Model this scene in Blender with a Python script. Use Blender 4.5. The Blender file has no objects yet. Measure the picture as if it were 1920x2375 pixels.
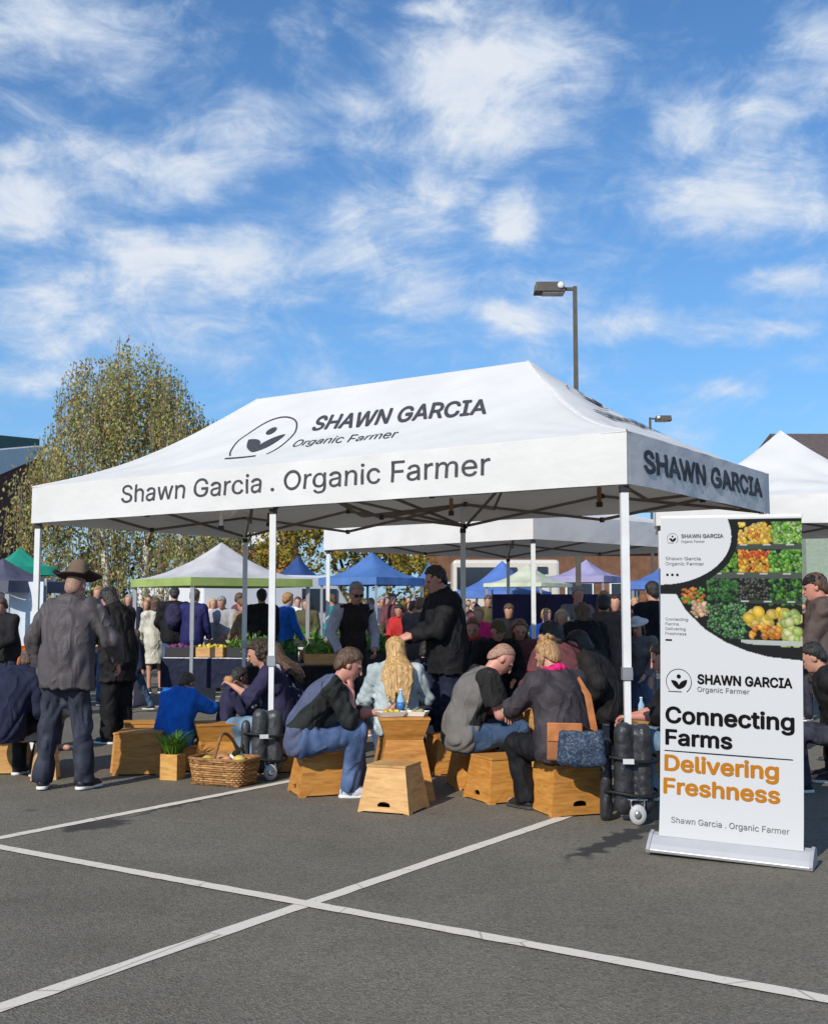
import bpy, bmesh, math, random
import numpy as np
from mathutils import Vector, Matrix, Quaternion
PI = math.pi
R = math.radians
random.seed(7)
rng = np.random.default_rng(7)
scene = bpy.context.scene
COL = scene.collection

# ------------------------------------------------------------------ camera
FPX, CX, CY, EYE = 2620.0, 960.0, 1187.5, 1.5
PITCH = math.atan((1407 - CY) / FPX)
cam_data = bpy.data.cameras.new('camera')
cam_data.sensor_fit = 'HORIZONTAL'
cam_data.sensor_width = 36
cam_data.lens = 36 * FPX / 1920
cam_data.clip_start = 0.05
cam_data.clip_end = 3000
cam = bpy.data.objects.new('camera', cam_data)
COL.objects.link(cam)
cam.location = (0, 0, EYE)
cam.rotation_euler = (PI / 2 + PITCH, 0, 0)
scene.camera = cam

def ray(px, py):
    u, v = (px - CX) / FPX, (CY - py) / FPX
    c, s = math.cos(PITCH), math.sin(PITCH)
    return Vector((u, c - v * s, v * c + s))
def G(px, py, z=0.0):
    d = ray(px, py)
    t = (z - EYE) / d.z
    return Vector((d.x * t, d.y * t, z))
def P(px, py, Y):
    d = ray(px, py)
    t = Y / d.y
    return Vector((d.x * t, Y, EYE + d.z * t))

# ------------------------------------------------------------------ world
SUN_DIR = Vector((-0.52 * math.cos(R(33)), -0.854 * math.cos(R(33)), math.sin(R(33)))).normalized()
SUN_AZ = math.atan2(SUN_DIR.x, SUN_DIR.y)
SUN_EL = math.asin(SUN_DIR.z)
world = bpy.data.worlds.new('World')
scene.world = world
world.use_nodes = True
wt = world.node_tree
wt.nodes.clear()

def nn(t, kind, **kw):
    n = t.nodes.new(kind)
    for k, v in kw.items():
        setattr(n, k, v)
    return n
def math_node(t, op, a, b=None, c=None, clamp=False):
    n = t.nodes.new('ShaderNodeMath'); n.operation = op; n.use_clamp = clamp
    for i, v in enumerate((a, b, c)):
        if v is None: continue
        if isinstance(v, (int, float)): n.inputs[i].default_value = v
        else: t.links.new(v, n.inputs[i])
    return n.outputs[0]
def vmath(t, op, a, b=None):
    n = t.nodes.new('ShaderNodeVectorMath'); n.operation = op
    for i, v in enumerate((a, b)):
        if v is None: continue
        if isinstance(v, (tuple, list, Vector)): n.inputs[i].default_value = v
        else: t.links.new(v, n.inputs[i])
    return n

CLOUDS = [  # px, py, rx, ry, strength of the cloud puffs (full-size picture pixels)
 (60,50,260,95,1),(200,60,150,80,.8),(25,375,90,50,.8),(45,500,95,75,1),(430,385,210,62,1),(600,330,180,60,.75),(380,440,190,50,.7),
 (820,240,100,60,.7),(840,320,110,60,.65),(1060,200,150,120,1),(1230,140,150,105,1),(1170,260,150,85,.9),(1080,320,130,60,.7),
 (1030,430,80,60,.8),(340,590,120,70,1),(560,590,170,75,1),(790,520,100,70,.7),(850,610,170,65,.9),(1180,500,58,90,.85),(1290,490,70,30,.4),
 (1610,270,95,105,.95),(1780,270,100,85,.9),(1880,100,95,100,1),(1830,190,110,70,.8),(1680,455,190,90,1),(1880,500,90,50,.7),
 (1880,640,115,42,1),(1470,740,120,52,.85),(1250,745,90,50,.65),(1590,765,130,42,.6),(1800,760,110,32,.7),(130,720,170,100,.8),
 (350,770,230,80,.65),(560,770,170,55,.55),(60,860,140,55,.75),(760,800,180,45,.5),(700,870,150,40,.5),(1700,910,130,22,.6),(1420,840,90,34,.45),
 (780,25,150,45,.55),(1010,25,90,30,.8),(660,260,110,45,.6),(250,160,110,28,.4),(1450,600,90,20,.35),(980,830,120,30,.35),(1890,850,80,20,.5),
 (300,470,180,60,.55),(650,500,160,60,.6),(950,540,150,70,.65),(900,360,120,90,.6),(420,680,260,60,.65),(240,660,160,60,.6),(700,690,200,45,.6),(900,680,160,45,.55),(60,760,120,60,.8),(470,840,220,45,.55),(1100,640,160,40,.35),(1340,690,120,30,.4),(1560,180,100,70,.45),(1740,370,140,80,.6),(1560,520,130,40,.5),(1700,560,170,35,.5),(1380,380,80,40,.3),(1850,700,110,40,.6),(1640,720,150,40,.5),(180,930,160,30,.35),(960,110,130,60,.45),(880,470,120,55,.6),(100,640,90,50,.6)]

def build_world():
    t = wt
    out = nn(t, 'ShaderNodeOutputWorld')
    bg = nn(t, 'ShaderNodeBackground')
    t.links.new(bg.outputs[0], out.inputs[0])
    sky = nn(t, 'ShaderNodeTexSky', sky_type='NISHITA')
    sky.sun_disc = False
    sky.sun_elevation = SUN_EL
    sky.sun_rotation = SUN_AZ
    sky.air_density = 1.0; sky.dust_density = 0.25; sky.ozone_density = 2.6
    tc = nn(t, 'ShaderNodeTexCoord')
    D = tc.outputs['Generated']
    sep = nn(t, 'ShaderNodeSeparateXYZ'); t.links.new(D, sep.inputs[0])
    # the clouds lie on a high layer: direction divided by its height
    zc = math_node(t, 'MAXIMUM', sep.outputs[2], 0.03)
    zc = math_node(t, 'ADD', zc, 0.10)
    pl = nn(t, 'ShaderNodeCombineXYZ')
    t.links.new(math_node(t, 'DIVIDE', sep.outputs[0], zc), pl.inputs[0])
    t.links.new(math_node(t, 'DIVIDE', sep.outputs[1], zc), pl.inputs[1])
    def noise(vec, scale, detail, rough, dist=0.0, seed=(0,0,0)):
        mp = nn(t, 'ShaderNodeMapping'); t.links.new(vec, mp.inputs[0]); mp.inputs[1].default_value = seed
        n = nn(t, 'ShaderNodeTexNoise'); t.links.new(mp.outputs[0], n.inputs['Vector'])
        n.inputs['Scale'].default_value = scale; n.inputs['Detail'].default_value = detail
        n.inputs['Roughness'].default_value = rough; n.inputs['Distortion'].default_value = dist
        return n
    g0 = nn(t, 'ShaderNodeMapping'); t.links.new(D, g0.inputs[0]); g0.inputs[2].default_value = (0, R(-12), 0); g0.inputs[3].default_value = (1, 1, 1.9)
    fbm = noise(g0.outputs[0], 6.5, 9, 0.64, 0.7)
    fine = noise(g0.outputs[0], 17.0, 7, 0.66, 0.9, (3.1, 1.7, 0))
    big = noise(pl.outputs[0], 0.75, 3, 0.5, 0.3, (7.7, 4.1, 0))
    # puffs at their places in the sky; coordinates on a plane in front
    yc = math_node(t, 'MAXIMUM', sep.outputs[1], 0.05)
    g = nn(t, 'ShaderNodeCombineXYZ')
    t.links.new(math_node(t, 'DIVIDE', sep.outputs[0], yc), g.inputs[0])
    t.links.new(math_node(t, 'DIVIDE', sep.outputs[2], yc), g.inputs[2])
    wn = noise(g.outputs[0], 9.0, 5, 0.6)
    wv = vmath(t, 'SUBTRACT', wn.outputs['Color'], (0.5, 0.5, 0.5))
    ws = vmath(t, 'MULTIPLY', wv.outputs[0], (0.11, 0.0, 0.075))
    gw = vmath(t, 'ADD', g.outputs[0], ws.outputs[0]).outputs[0]
    acc = None
    for (px, py, rx, ry, s) in CLOUDS:
        d = ray(px, py)
        c = (d.x / d.y, 0, d.z / d.y)
        a = vmath(t, 'SUBTRACT', gw, c)
        b = vmath(t, 'MULTIPLY', a.outputs[0], (FPX / rx / 1.5, 0, FPX / ry / 1.5))
        q = vmath(t, 'DOT_PRODUCT', b.outputs[0], b.outputs[0]).outputs['Value']
        q = math_node(t, 'MULTIPLY', q, -1.1)
        q = math_node(t, 'EXPONENT', q)
        q = math_node(t, 'MULTIPLY', q, s)
        acc = q if acc is None else math_node(t, 'SMOOTH_MAX', acc, q, 0.25)
    # mask of the sky in front; elsewhere the plain layer goes on
    fr = math_node(t, 'SUBTRACT', sep.outputs[1], 0.72)
    fr = math_node(t, 'MULTIPLY', fr, 8.0, clamp=True)
    puff = math_node(t, 'MULTIPLY', math_node(t, 'MULTIPLY', acc, 1.16), fr)
    inv = math_node(t, 'SUBTRACT', 1.0, fr)
    other = math_node(t, 'MULTIPLY', math_node(t, 'SUBTRACT', big.outputs[0], 0.33), 2.0, clamp=True)
    base = math_node(t, 'ADD', puff, math_node(t, 'MULTIPLY', other, inv))
    f = math_node(t, 'SUBTRACT', fbm.outputs[0], 0.5)
    f = math_node(t, 'MULTIPLY', f, 2.1)
    f2 = math_node(t, 'MULTIPLY', math_node(t, 'SUBTRACT', fine.outputs[0], 0.5), 1.1)
    dens = math_node(t, 'ADD', math_node(t, 'ADD', base, f), f2)
    mr = nn(t, 'ShaderNodeMapRange', interpolation_type='SMOOTHSTEP')
    t.links.new(dens, mr.inputs[0])
    mr.inputs[1].default_value = 0.10; mr.inputs[2].default_value = 1.30
    mr.inputs[3].default_value = 0.02; mr.inputs[4].default_value = 0.92
    sc = vmath(t, 'MULTIPLY', sky.outputs[0], (0.064, 0.110, 0.146))
    hz = math_node(t, 'MULTIPLY', math_node(t, 'MAXIMUM', sep.outputs[2], 0.0), -5.5); hz = math_node(t, 'MULTIPLY', math_node(t, 'EXPONENT', hz), 0.8)
    hm = nn(t, 'ShaderNodeMixRGB'); t.links.new(hz, hm.inputs[0]); t.links.new(sc.outputs[0], hm.inputs[1]); hm.inputs[2].default_value = (0.27, 0.46, 0.74, 1)
    sc = hm
    # cloud whiteness: slightly bluer where thin
    cc = nn(t, 'ShaderNodeMixRGB')
    ccf = math_node(t, 'MULTIPLY_ADD', fbm.outputs[0], 1.5, -0.22); ccf = math_node(t, 'ADD', ccf, math_node(t, 'MULTIPLY', math_node(t, 'SUBTRACT', fine.outputs[0], 0.5), 0.9))
    ccf = math_node(t, 'MULTIPLY', ccf, mr.outputs[0], clamp=True)
    t.links.new(math_node(t, 'MULTIPLY', ccf, 1.35, clamp=True), cc.inputs[0])
    cc.inputs[1].default_value = (0.50, 0.64, 0.84, 1); cc.inputs[2].default_value = (0.80, 0.84, 0.90, 1)
    mx = nn(t, 'ShaderNodeMixRGB')
    t.links.new(mr.outputs[0], mx.inputs[0]); t.links.new(sc.outputs[0], mx.inputs[1]); t.links.new(cc.outputs[0], mx.inputs[2])
    t.links.new(mx.outputs[0], bg.inputs[0])
    bg.inputs[1].default_value = 1.0
build_world()
world.cycles.sampling_method = 'MANUAL'
world.cycles.sample_map_resolution = 512

sun = bpy.data.lights.new('sun', 'SUN')
sun.energy = 4.1
sun.angle = R(0.53)
sun.color = (1.0, 0.93, 0.82)
so = bpy.data.objects.new('sun', sun)
COL.objects.link(so)
so.rotation_euler = SUN_DIR.to_track_quat('Z', 'Y').to_euler()
so.location = (-20, -30, 30)
vs = scene.view_settings
vs.view_transform = 'Standard'; vs.look = 'None'; vs.gamma = 1; vs.exposure = 0.02
vs.use_curve_mapping = False
scene.cycles.max_bounces = 6
scene.cycles.use_denoising = True

# ------------------------------------------------------------------ helpers
def tag(o, label=None, cat=None, group=None, kind=None):
    if label: o['label'] = label
    if cat: o['category'] = cat
    if group: o['group'] = group
    if kind: o['kind'] = kind
    return o
def empty(name, loc=(0, 0, 0), rz=0, label=None, cat=None, group=None):
    o = bpy.data.objects.new(name, None)
    COL.objects.link(o); o.location = loc; o.rotation_euler = (0, 0, rz)
    o.empty_display_size = 0.1
    return tag(o, label, cat, group)
def link_mesh(name, me, mats, parent=None):
    o = bpy.data.objects.new(name, me)
    COL.objects.link(o)
    if mats is not None:
        if not isinstance(mats, (list, tuple)): mats = [mats]
        if len(me.materials) == 0:
            for m in mats: me.materials.append(m)
    if parent is not None: o.parent = parent
    return o
class MB:
    def __init__(s): s.v = []; s.f = []; s.m = []; s.sm = []
    def add(s, vs, fs, mi=0, M=None, smooth=False):
        o = len(s.v)
        if M is not None: vs = [M @ Vector(v) for v in vs]
        s.v += [tuple(v) for v in vs]
        s.f += [tuple(i + o for i in f) for f in fs]
        s.m += [mi] * len(fs); s.sm += [smooth] * len(fs)
        return s
    def box(s, c, d, mi=0, M=None, taper=1.0):
        x, y, z = d[0] / 2, d[1] / 2, d[2] / 2
        vs = []
        for k, zz in ((1, -z), (taper, z)):
            vs += [(c[0] - x * k, c[1] - y * k, c[2] + zz), (c[0] + x * k, c[1] - y * k, c[2] + zz), (c[0] + x * k, c[1] + y * k, c[2] + zz), (c[0] - x * k, c[1] + y * k, c[2] + zz)]
        return s.add(vs, [(3, 2, 1, 0), (4, 5, 6, 7), (0, 1, 5, 4), (1, 2, 6, 5), (2, 3, 7, 6), (3, 0, 4, 7)], mi, M)
    def tube(s, pts, r, n=8, mi=0, cap=True, smooth=True, flat=None):
        pts = [Vector(p) for p in pts]
        rs = r if isinstance(r, (list, tuple)) else [r] * len(pts)
        vs = []; fs = []; up0 = None
        for i, p in enumerate(pts):
            a = pts[max(i - 1, 0)]; b = pts[min(i + 1, len(pts) - 1)]
            d = (b - a).normalized() if (b - a).length > 1e-9 else Vector((0, 0, 1))
            if up0 is None:
                up0 = Vector((0, 0, 1)) if abs(d.z) < .9 else Vector((0, 1, 0))
            x = d.cross(up0)
            if x.length < 1e-5: x = d.cross(Vector((1, 0, 0)))
            x.normalize(); y = x.cross(d).normalized(); up0 = y
            for k in range(n):
                an = 2 * PI * (k + .5) / n
                ca, sa = math.cos(an), math.sin(an)
                if flat: sa *= flat
                vs.append(p + (x * ca + y * sa) * rs[i])
        for i in range(len(pts) - 1):
            for k in range(n):
                k2 = (k + 1) % n
                fs.append((i * n + k, i * n + k2, (i + 1) * n + k2, (i + 1) * n + k))
        if cap:
            fs.append(tuple(range(n - 1, -1, -1))); fs.append(tuple((len(pts) - 1) * n + k for k in range(n)))
        return s.add(vs, fs, mi, None, smooth)
    def lathe(s, prof, n=16, mi=0, M=None, smooth=True):
        vs = []; fs = []
        for (r, z) in prof:
            for k in range(n):
                a = 2 * PI * k / n
                vs.append((r * math.cos(a), r * math.sin(a), z))
        for i in range(len(prof) - 1):
            for k in range(n):
                k2 = (k + 1) % n
                fs.append((i * n + k, i * n + k2, (i + 1) * n + k2, (i + 1) * n + k))
        fs.append(tuple(range(n - 1, -1, -1))); fs.append(tuple((len(prof) - 1) * n + k for k in range(n)))
        return s.add(vs, fs, mi, M, smooth)
    def blob(s, c, r, mi=0, seed=0, rough=.12, sub=1):
        bm = bmesh.new(); bmesh.ops.create_icosphere(bm, subdivisions=sub, radius=1)
        rr = random.Random(seed)
        r = r if isinstance(r, (tuple, list)) else (r, r, r)
        vs = []
        for v in bm.verts:
            k = 1 + rr.uniform(-rough, rough)
            vs.append((c[0] + v.co.x * r[0] * k, c[1] + v.co.y * r[1] * k, c[2] + v.co.z * r[2] * k))
        fs = [tuple(v.index for v in f.verts) for f in bm.faces]
        bm.free()
        return s.add(vs, fs, mi, None, True)
    def build(s, name, mats, parent=None, bevel=0):
        me = bpy.data.meshes.new(name)
        me.from_pydata(s.v, [], s.f)
        o = link_mesh(name, me, mats, parent)
        me.polygons.foreach_set('material_index', s.m)
        me.polygons.foreach_set('use_smooth', s.sm)
        if bevel:
            md = o.modifiers.new('b', 'BEVEL'); md.width = bevel; md.segments = 2; md.limit_method = 'ANGLE'
        me.update()
        return o
def frame(o, x, y=None, z=None):
    """matrix with columns x,y,z and origin o"""
    x = Vector(x).normalized()
    if z is None: z = Vector((0, 0, 1))
    z = Vector(z).normalized()
    if y is None: y = z.cross(x).normalized()
    M = Matrix.Identity(4)
    for i in range(3):
        M[i][0] = x[i]; M[i][1] = y[i]; M[i][2] = z[i]; M[i][3] = o[i]
    return M
def copy_tree(o, parent=None):
    c = o.copy(); COL.objects.link(c)
    if parent is not None: c.parent = parent
    for ch in list(o.children): copy_tree(ch, c)
    return c

_mats = {}
def mat(name, col, rough=.7, var=0.0, vscale=8, bump=0.0, bscale=30, metal=0, col2=None, spec=.35, trans=0.0, stretch=None, tcol=None, distort=0, detail=5, sheen=0, coord='Object', vr=(0.35, 0.65)):
    if name in _mats: return _mats[name]
    m = bpy.data.materials.new(name); m.use_nodes = True
    t = m.node_tree; p = t.nodes['Principled BSDF']
    p.inputs['Base Color'].default_value = (*col, 1); p.inputs['Roughness'].default_value = rough
    p.inputs['Metallic'].default_value = metal; p.inputs['Specular IOR Level'].default_value = spec
    if sheen: p.inputs['Sheen Weight'].default_value = sheen
    if var or bump or col2:
        tc = nn(t, 'ShaderNodeTexCoord'); mp = nn(t, 'ShaderNodeMapping')
        t.links.new(tc.outputs[coord], mp.inputs[0])
        if stretch: mp.inputs[3].default_value = stretch
    if var or col2:
        n = nn(t, 'ShaderNodeTexNoise'); t.links.new(mp.outputs[0], n.inputs['Vector'])
        n.inputs['Scale'].default_value = vscale; n.inputs['Detail'].default_value = detail; n.inputs['Distortion'].default_value = distort
        r = nn(t, 'ShaderNodeValToRGB'); t.links.new(n.outputs[0], r.inputs[0])
        a = tuple(max(0, c * (1 - var)) for c in col); b = col2 if col2 else tuple(min(1, c * (1 + var)) for c in col)
        r.color_ramp.elements[0].position = vr[0]; r.color_ramp.elements[1].position = vr[1]
        r.color_ramp.elements[0].color = (*a, 1); r.color_ramp.elements[1].color = (*b, 1)
        t.links.new(r.outputs[0], p.inputs['Base Color'])
    if bump:
        n2 = nn(t, 'ShaderNodeTexNoise'); t.links.new(mp.outputs[0], n2.inputs['Vector'])
        n2.inputs['Scale'].default_value = bscale; n2.inputs['Detail'].default_value = 4
        b = nn(t, 'ShaderNodeBump'); b.inputs['Strength'].default_value = min(1, bump); b.inputs['Distance'].default_value = 0.01 * max(1, bump)
        t.links.new(n2.outputs[0], b.inputs['Height']); t.links.new(b.outputs[0], p.inputs['Normal'])
    if trans:
        tr = nn(t, 'ShaderNodeBsdfTranslucent'); tr.inputs[0].default_value = (*(tcol or col), 1)
        mx = nn(t, 'ShaderNodeMixShader'); mx.inputs[0].default_value = trans
        t.links.new(p.outputs[0], mx.inputs[1]); t.links.new(tr.outputs[0], mx.inputs[2])
        t.links.new(mx.outputs[0], t.nodes['Material Output'].inputs[0])
    _mats[name] = m
    return m
def srgb(r, g, b):
    f = lambda c: ((c / 255 + .055) / 1.055) ** 2.4 if c > 10 else c / 255 / 12.92
    return (f(r), f(g), f(b))
def set_mat(o, m, slot=0):
    o.material_slots[slot].link = 'OBJECT'; o.material_slots[slot].material = m

FONT = None
try:
    import os
    _fp = os.path.join(bpy.utils.system_resource('DATAFILES', path='fonts'), 'Inter.woff2')
    if os.path.exists(_fp): FONT = bpy.data.fonts.load(_fp)
except Exception:
    FONT = None
from mathutils.geometry import delaunay_2d_cdt
def text_mesh(s, size=1.0, bold=0.0, shear=0.0, spacing=1.0):
    """flat lettering: (list of 2d verts with a tiny depth step, faces, bounds)"""
    cu = bpy.data.curves.new('t', 'FONT'); cu.body = s; cu.size = size; cu.shear = shear
    cu.space_character = spacing; cu.resolution_u = 2; cu.fill_mode = 'NONE'
    if FONT: cu.font = FONT
    ob = bpy.data.objects.new('t', cu); COL.objects.link(ob)
    me = bpy.data.meshes.new_from_object(ob)
    co = [(v.co.x, v.co.y) for v in me.vertices]; nb = {}
    for e in me.edges:
        a, b = e.vertices; nb.setdefault(a, []).append(b); nb.setdefault(b, []).append(a)
    seen = set(); loops = []
    for st in range(len(co)):
        if st in seen or st not in nb: continue
        lp = [st]; seen.add(st); cur = st
        while True:
            nx = [k for k in nb[cur] if k not in seen]
            if not nx: break
            cur = min(nx, key=lambda k: (k - lp[-1]) % len(co)) if len(lp) == 1 else nx[0]
            lp.append(cur); seen.add(cur)
        if len(lp) > 2: loops.append([co[k] for k in lp])
    # letters apart from each other are worked out one at a time
    rngs = sorted((min(q[0] for q in L), max(q[0] for q in L), k) for k, L in enumerate(loops)); groups = []
    for a, b, k in rngs:
        if groups and a <= groups[-1][0] + 2.2 * bold: groups[-1][1].append(k); groups[-1][0] = max(groups[-1][0], b)
        else: groups.append([b, [k]])
    vs = []; fs = []
    for _m, ks in groups:
        pts = []; ed = []
        for q in range(9 if bold else 1):
            dx, dy = (0, 0) if q == 0 else (bold * math.cos(PI * q / 4 + .1), bold * math.sin(PI * q / 4 + .1))
            for k_ in ks:
                L = loops[k_]; o = len(pts); pts += [(x + dx, y + dy) for x, y in L]; ed += [(o + k, o + (k + 1) % len(L)) for k in range(len(L))]
        r = delaunay_2d_cdt([Vector(q) for q in pts], ed, [], 0, 1e-5)
        V2 = np.array([tuple(v) for v in r[0]]); F2 = np.array([tuple(f) for f in r[2]])
        c = V2[F2].mean(1); A = np.array([pts[a] for a, b in ed]); B_ = np.array([pts[b] for a, b in ed])
        x, y = c[:, 0][:, None], c[:, 1][:, None]
        up = (A[None, :, 1] <= y) & (B_[None, :, 1] > y); dn = (A[None, :, 1] > y) & (B_[None, :, 1] <= y)
        side = (B_[None, :, 0] - A[None, :, 0]) * (y - A[None, :, 1]) - (x - A[None, :, 0]) * (B_[None, :, 1] - A[None, :, 1])
        F2 = F2[((up & (side > 0)).sum(1) - (dn & (side < 0)).sum(1)) != 0]
        P0, P1, P2 = V2[F2[:, 0]], V2[F2[:, 1]], V2[F2[:, 2]]
        w = (P1[:, 0] - P0[:, 0]) * (P2[:, 1] - P0[:, 1]) - (P2[:, 0] - P0[:, 0]) * (P1[:, 1] - P0[:, 1])
        F2 = np.where((w > 0)[:, None], F2, F2[:, ::-1])[np.abs(w) > 1e-9]
        us, inv = np.unique(F2, return_inverse=True); o = len(vs)
        vs += [tuple(q) for q in V2[us].tolist()]; fs += [tuple(q) for q in (inv.reshape(-1, 3) + o).tolist()]
    bpy.data.objects.remove(ob); bpy.data.curves.remove(cu); bpy.data.meshes.remove(me)
    xs = [v[0] for v in vs]; ys = [v[1] for v in vs]
    return vs, fs, (min(xs), max(xs), min(ys), max(ys))
def fit_text(s, w, hcap, bold=0.0, spacing=1.0):
    """lettering scaled so that it is w wide and capital letters hcap high, baseline 0, starting at x=0"""
    _a, _b, cb = text_mesh('H', 1.0)
    k = hcap / (cb[3] - cb[2])
    vs, fs, b = text_mesh(s, 1.0, bold, 0, spacing)
    kx = w / (b[1] - b[0])
    return [((x - b[0]) * kx, y * k) for x, y in vs], fs
def refine(vs, fs, step):
    """cut flat 2d lettering along a grid so that it can follow a curved cloth"""
    bm = bmesh.new()
    bv = [bm.verts.new((q[0], q[1], q[2] if len(q) > 2 else 0)) for q in vs]
    for f in fs:
        try: bm.faces.new([bv[i] for i in f])
        except ValueError: pass
    xs = [v[0] for v in vs]; ys = [v[1] for v in vs]
    for ax, lo, hi in ((0, min(xs), max(xs)), (1, min(ys), max(ys))):
        k = lo + step
        while k < hi:
            co = [0, 0, 0]; co[ax] = k; no = [0, 0, 0]; no[ax] = 1
            bmesh.ops.bisect_plane(bm, geom=bm.verts[:] + bm.edges[:] + bm.faces[:], dist=1e-6, plane_co=co, plane_no=no)
            k += step
    bm.verts.index_update()
    v2 = [tuple(v.co) for v in bm.verts]; f2 = [tuple(v.index for v in f.verts) for f in bm.faces]
    bm.free()
    return v2, f2
def map_sheet(name, v2, fs, fn, m, parent):
    if name == 'lettering':  # every word is a piece of its own
        xs = sorted(q[0] for q in v2); hh = max(q[1] for q in v2) - min(q[1] for q in v2)
        cuts = [(a + b) / 2 for a, b in zip(xs, xs[1:]) if b - a > .22 * hh]
        if cuts:
            import bisect
            o = None
            for k in range(len(cuts) + 1):
                sel = [f for f in fs if bisect.bisect(cuts, v2[f[0]][0]) == k]
                us = sorted({i for f in sel for i in f}); mp_ = {i: n for n, i in enumerate(us)}
                if not sel: continue
                me = bpy.data.meshes.new(name); me.from_pydata([tuple(fn(*v2[i])) for i in us], [], [tuple(mp_[i] for i in f) for f in sel])
                o = link_mesh(name, me, m, parent)
            return o
    me = bpy.data.meshes.new(name); me.from_pydata([tuple(fn(*q)) for q in v2], [], fs)
    return link_mesh(name, me, m, parent)

# ------------------------------------------------------------------ ground
def ground():
    m = bpy.data.materials.new('asphalt'); m.use_nodes = True
    t = m.node_tree; p = t.nodes['Principled BSDF']
    tc = nn(t, 'ShaderNodeTexCoord'); O = tc.outputs['Object']
    def noise(scale, det=4, rough=.6, v=None):
        n = nn(t, 'ShaderNodeTexNoise'); t.links.new(v or O, n.inputs['Vector']); n.inputs['Scale'].default_value = scale
        n.inputs['Detail'].default_value = det; n.inputs['Roughness'].default_value = rough; return n.outputs[0]
    def ramp(f, a, b, ca, cb):
        r = nn(t, 'ShaderNodeValToRGB'); t.links.new(f, r.inputs[0]); e = r.color_ramp.elements
        e[0].position = a; e[1].position = b; e[0].color = (*ca, 1); e[1].color = (*cb, 1); return r.outputs[0]
    def mix(fac, a, b, typ='MIX'):
        x = nn(t, 'ShaderNodeMixRGB', blend_type=typ)
        if isinstance(fac, float): x.inputs[0].default_value = fac
        else: t.links.new(fac, x.inputs[0])
        t.links.new(a, x.inputs[1])
        if isinstance(b, tuple): x.inputs[2].default_value = (*b, 1)
        else: t.links.new(b, x.inputs[2])
        return x.outputs[0]
    c = ramp(noise(0.8, 5), .3, .7, (0.158, 0.142, 0.111), (0.190, 0.171, 0.136))
    vo = nn(t, 'ShaderNodeTexVoronoi'); t.links.new(O, vo.inputs['Vector']); vo.inputs['Scale'].default_value = 95
    sp = nn(t, 'ShaderNodeSeparateXYZ'); t.links.new(vo.outputs['Color'], sp.inputs[0])
    grain = ramp(sp.outputs[0], 0.0, 1.0, (0.72, 0.71, 0.70), (1.30, 1.29, 1.28))
    c = mix(1.0, c, grain, 'MULTIPLY')
    fine = ramp(noise(260, 2), .3, .7, (0.70, 0.70, 0.70), (1.32, 1.32, 1.31))
    c = mix(0.8, c, fine, 'MULTIPLY')
    blotch = mix(1.0, ramp(noise(2.6, 6, .7), .58, .74, (1, 1, 1), (0.78, 0.76, 0.74)), ramp(noise(.35, 5, .65), .38, .62, (.86, .86, .86), (1.06, 1.06, 1.06)), 'MULTIPLY')
    c = mix(1.0, c, blotch, 'MULTIPLY')
    # cast shadow patches painted dark into the asphalt colour, with outlines of their own
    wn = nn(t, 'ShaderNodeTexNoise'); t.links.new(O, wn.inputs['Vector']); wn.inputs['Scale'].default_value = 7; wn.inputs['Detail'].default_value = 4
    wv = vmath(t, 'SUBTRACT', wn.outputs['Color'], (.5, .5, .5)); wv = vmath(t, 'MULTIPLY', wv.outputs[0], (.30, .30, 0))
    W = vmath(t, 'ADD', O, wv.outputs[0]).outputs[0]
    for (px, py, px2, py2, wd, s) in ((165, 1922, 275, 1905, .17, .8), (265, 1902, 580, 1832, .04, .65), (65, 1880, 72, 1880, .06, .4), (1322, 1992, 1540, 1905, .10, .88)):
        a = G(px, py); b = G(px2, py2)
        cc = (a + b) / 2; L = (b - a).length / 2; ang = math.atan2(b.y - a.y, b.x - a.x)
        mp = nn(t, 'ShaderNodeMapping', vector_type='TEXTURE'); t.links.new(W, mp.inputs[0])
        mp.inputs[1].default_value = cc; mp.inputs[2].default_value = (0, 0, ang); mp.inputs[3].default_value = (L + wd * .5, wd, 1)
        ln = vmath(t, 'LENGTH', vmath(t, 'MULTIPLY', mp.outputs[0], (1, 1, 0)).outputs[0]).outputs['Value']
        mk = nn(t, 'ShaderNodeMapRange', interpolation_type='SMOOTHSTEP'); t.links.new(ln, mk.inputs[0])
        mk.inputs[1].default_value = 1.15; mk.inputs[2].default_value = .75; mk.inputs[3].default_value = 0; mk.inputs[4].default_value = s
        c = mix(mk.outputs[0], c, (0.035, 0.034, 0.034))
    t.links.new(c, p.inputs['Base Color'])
    p.inputs['Roughness'].default_value = .88; p.inputs['Specular IOR Level'].default_value = .25
    b = nn(t, 'ShaderNodeBump'); b.inputs['Strength'].default_value = .7; b.inputs['Distance'].default_value = .006
    t.links.new(vo.outputs['Distance'], b.inputs['Height']); t.links.new(b.outputs[0], p.inputs['Normal'])
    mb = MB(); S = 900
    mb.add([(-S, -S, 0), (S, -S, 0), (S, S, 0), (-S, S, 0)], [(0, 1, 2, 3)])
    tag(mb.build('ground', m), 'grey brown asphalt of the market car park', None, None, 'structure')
    # worn white paint of the markings, reused for the sunlit strips
    w = bpy.data.materials.new('marking_and_sunlit_strip_paint'); w.use_nodes = True
    t = w.node_tree; p = t.nodes['Principled BSDF']
    tc = nn(t, 'ShaderNodeTexCoord'); O = tc.outputs['Object']
    n1 = nn(t, 'ShaderNodeTexNoise'); t.links.new(O, n1.inputs['Vector']); n1.inputs['Scale'].default_value = 45; n1.inputs['Detail'].default_value = 5; n1.inputs['Roughness'].default_value = .75
    r = nn(t, 'ShaderNodeValToRGB'); t.links.new(n1.outputs[0], r.inputs[0]); e = r.color_ramp.elements
    e[0].position = .30; e[0].color = (.32, .30, .27, 1); e[1].position = .42; e[1].color = (.74, .665, .55, 1)
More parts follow.
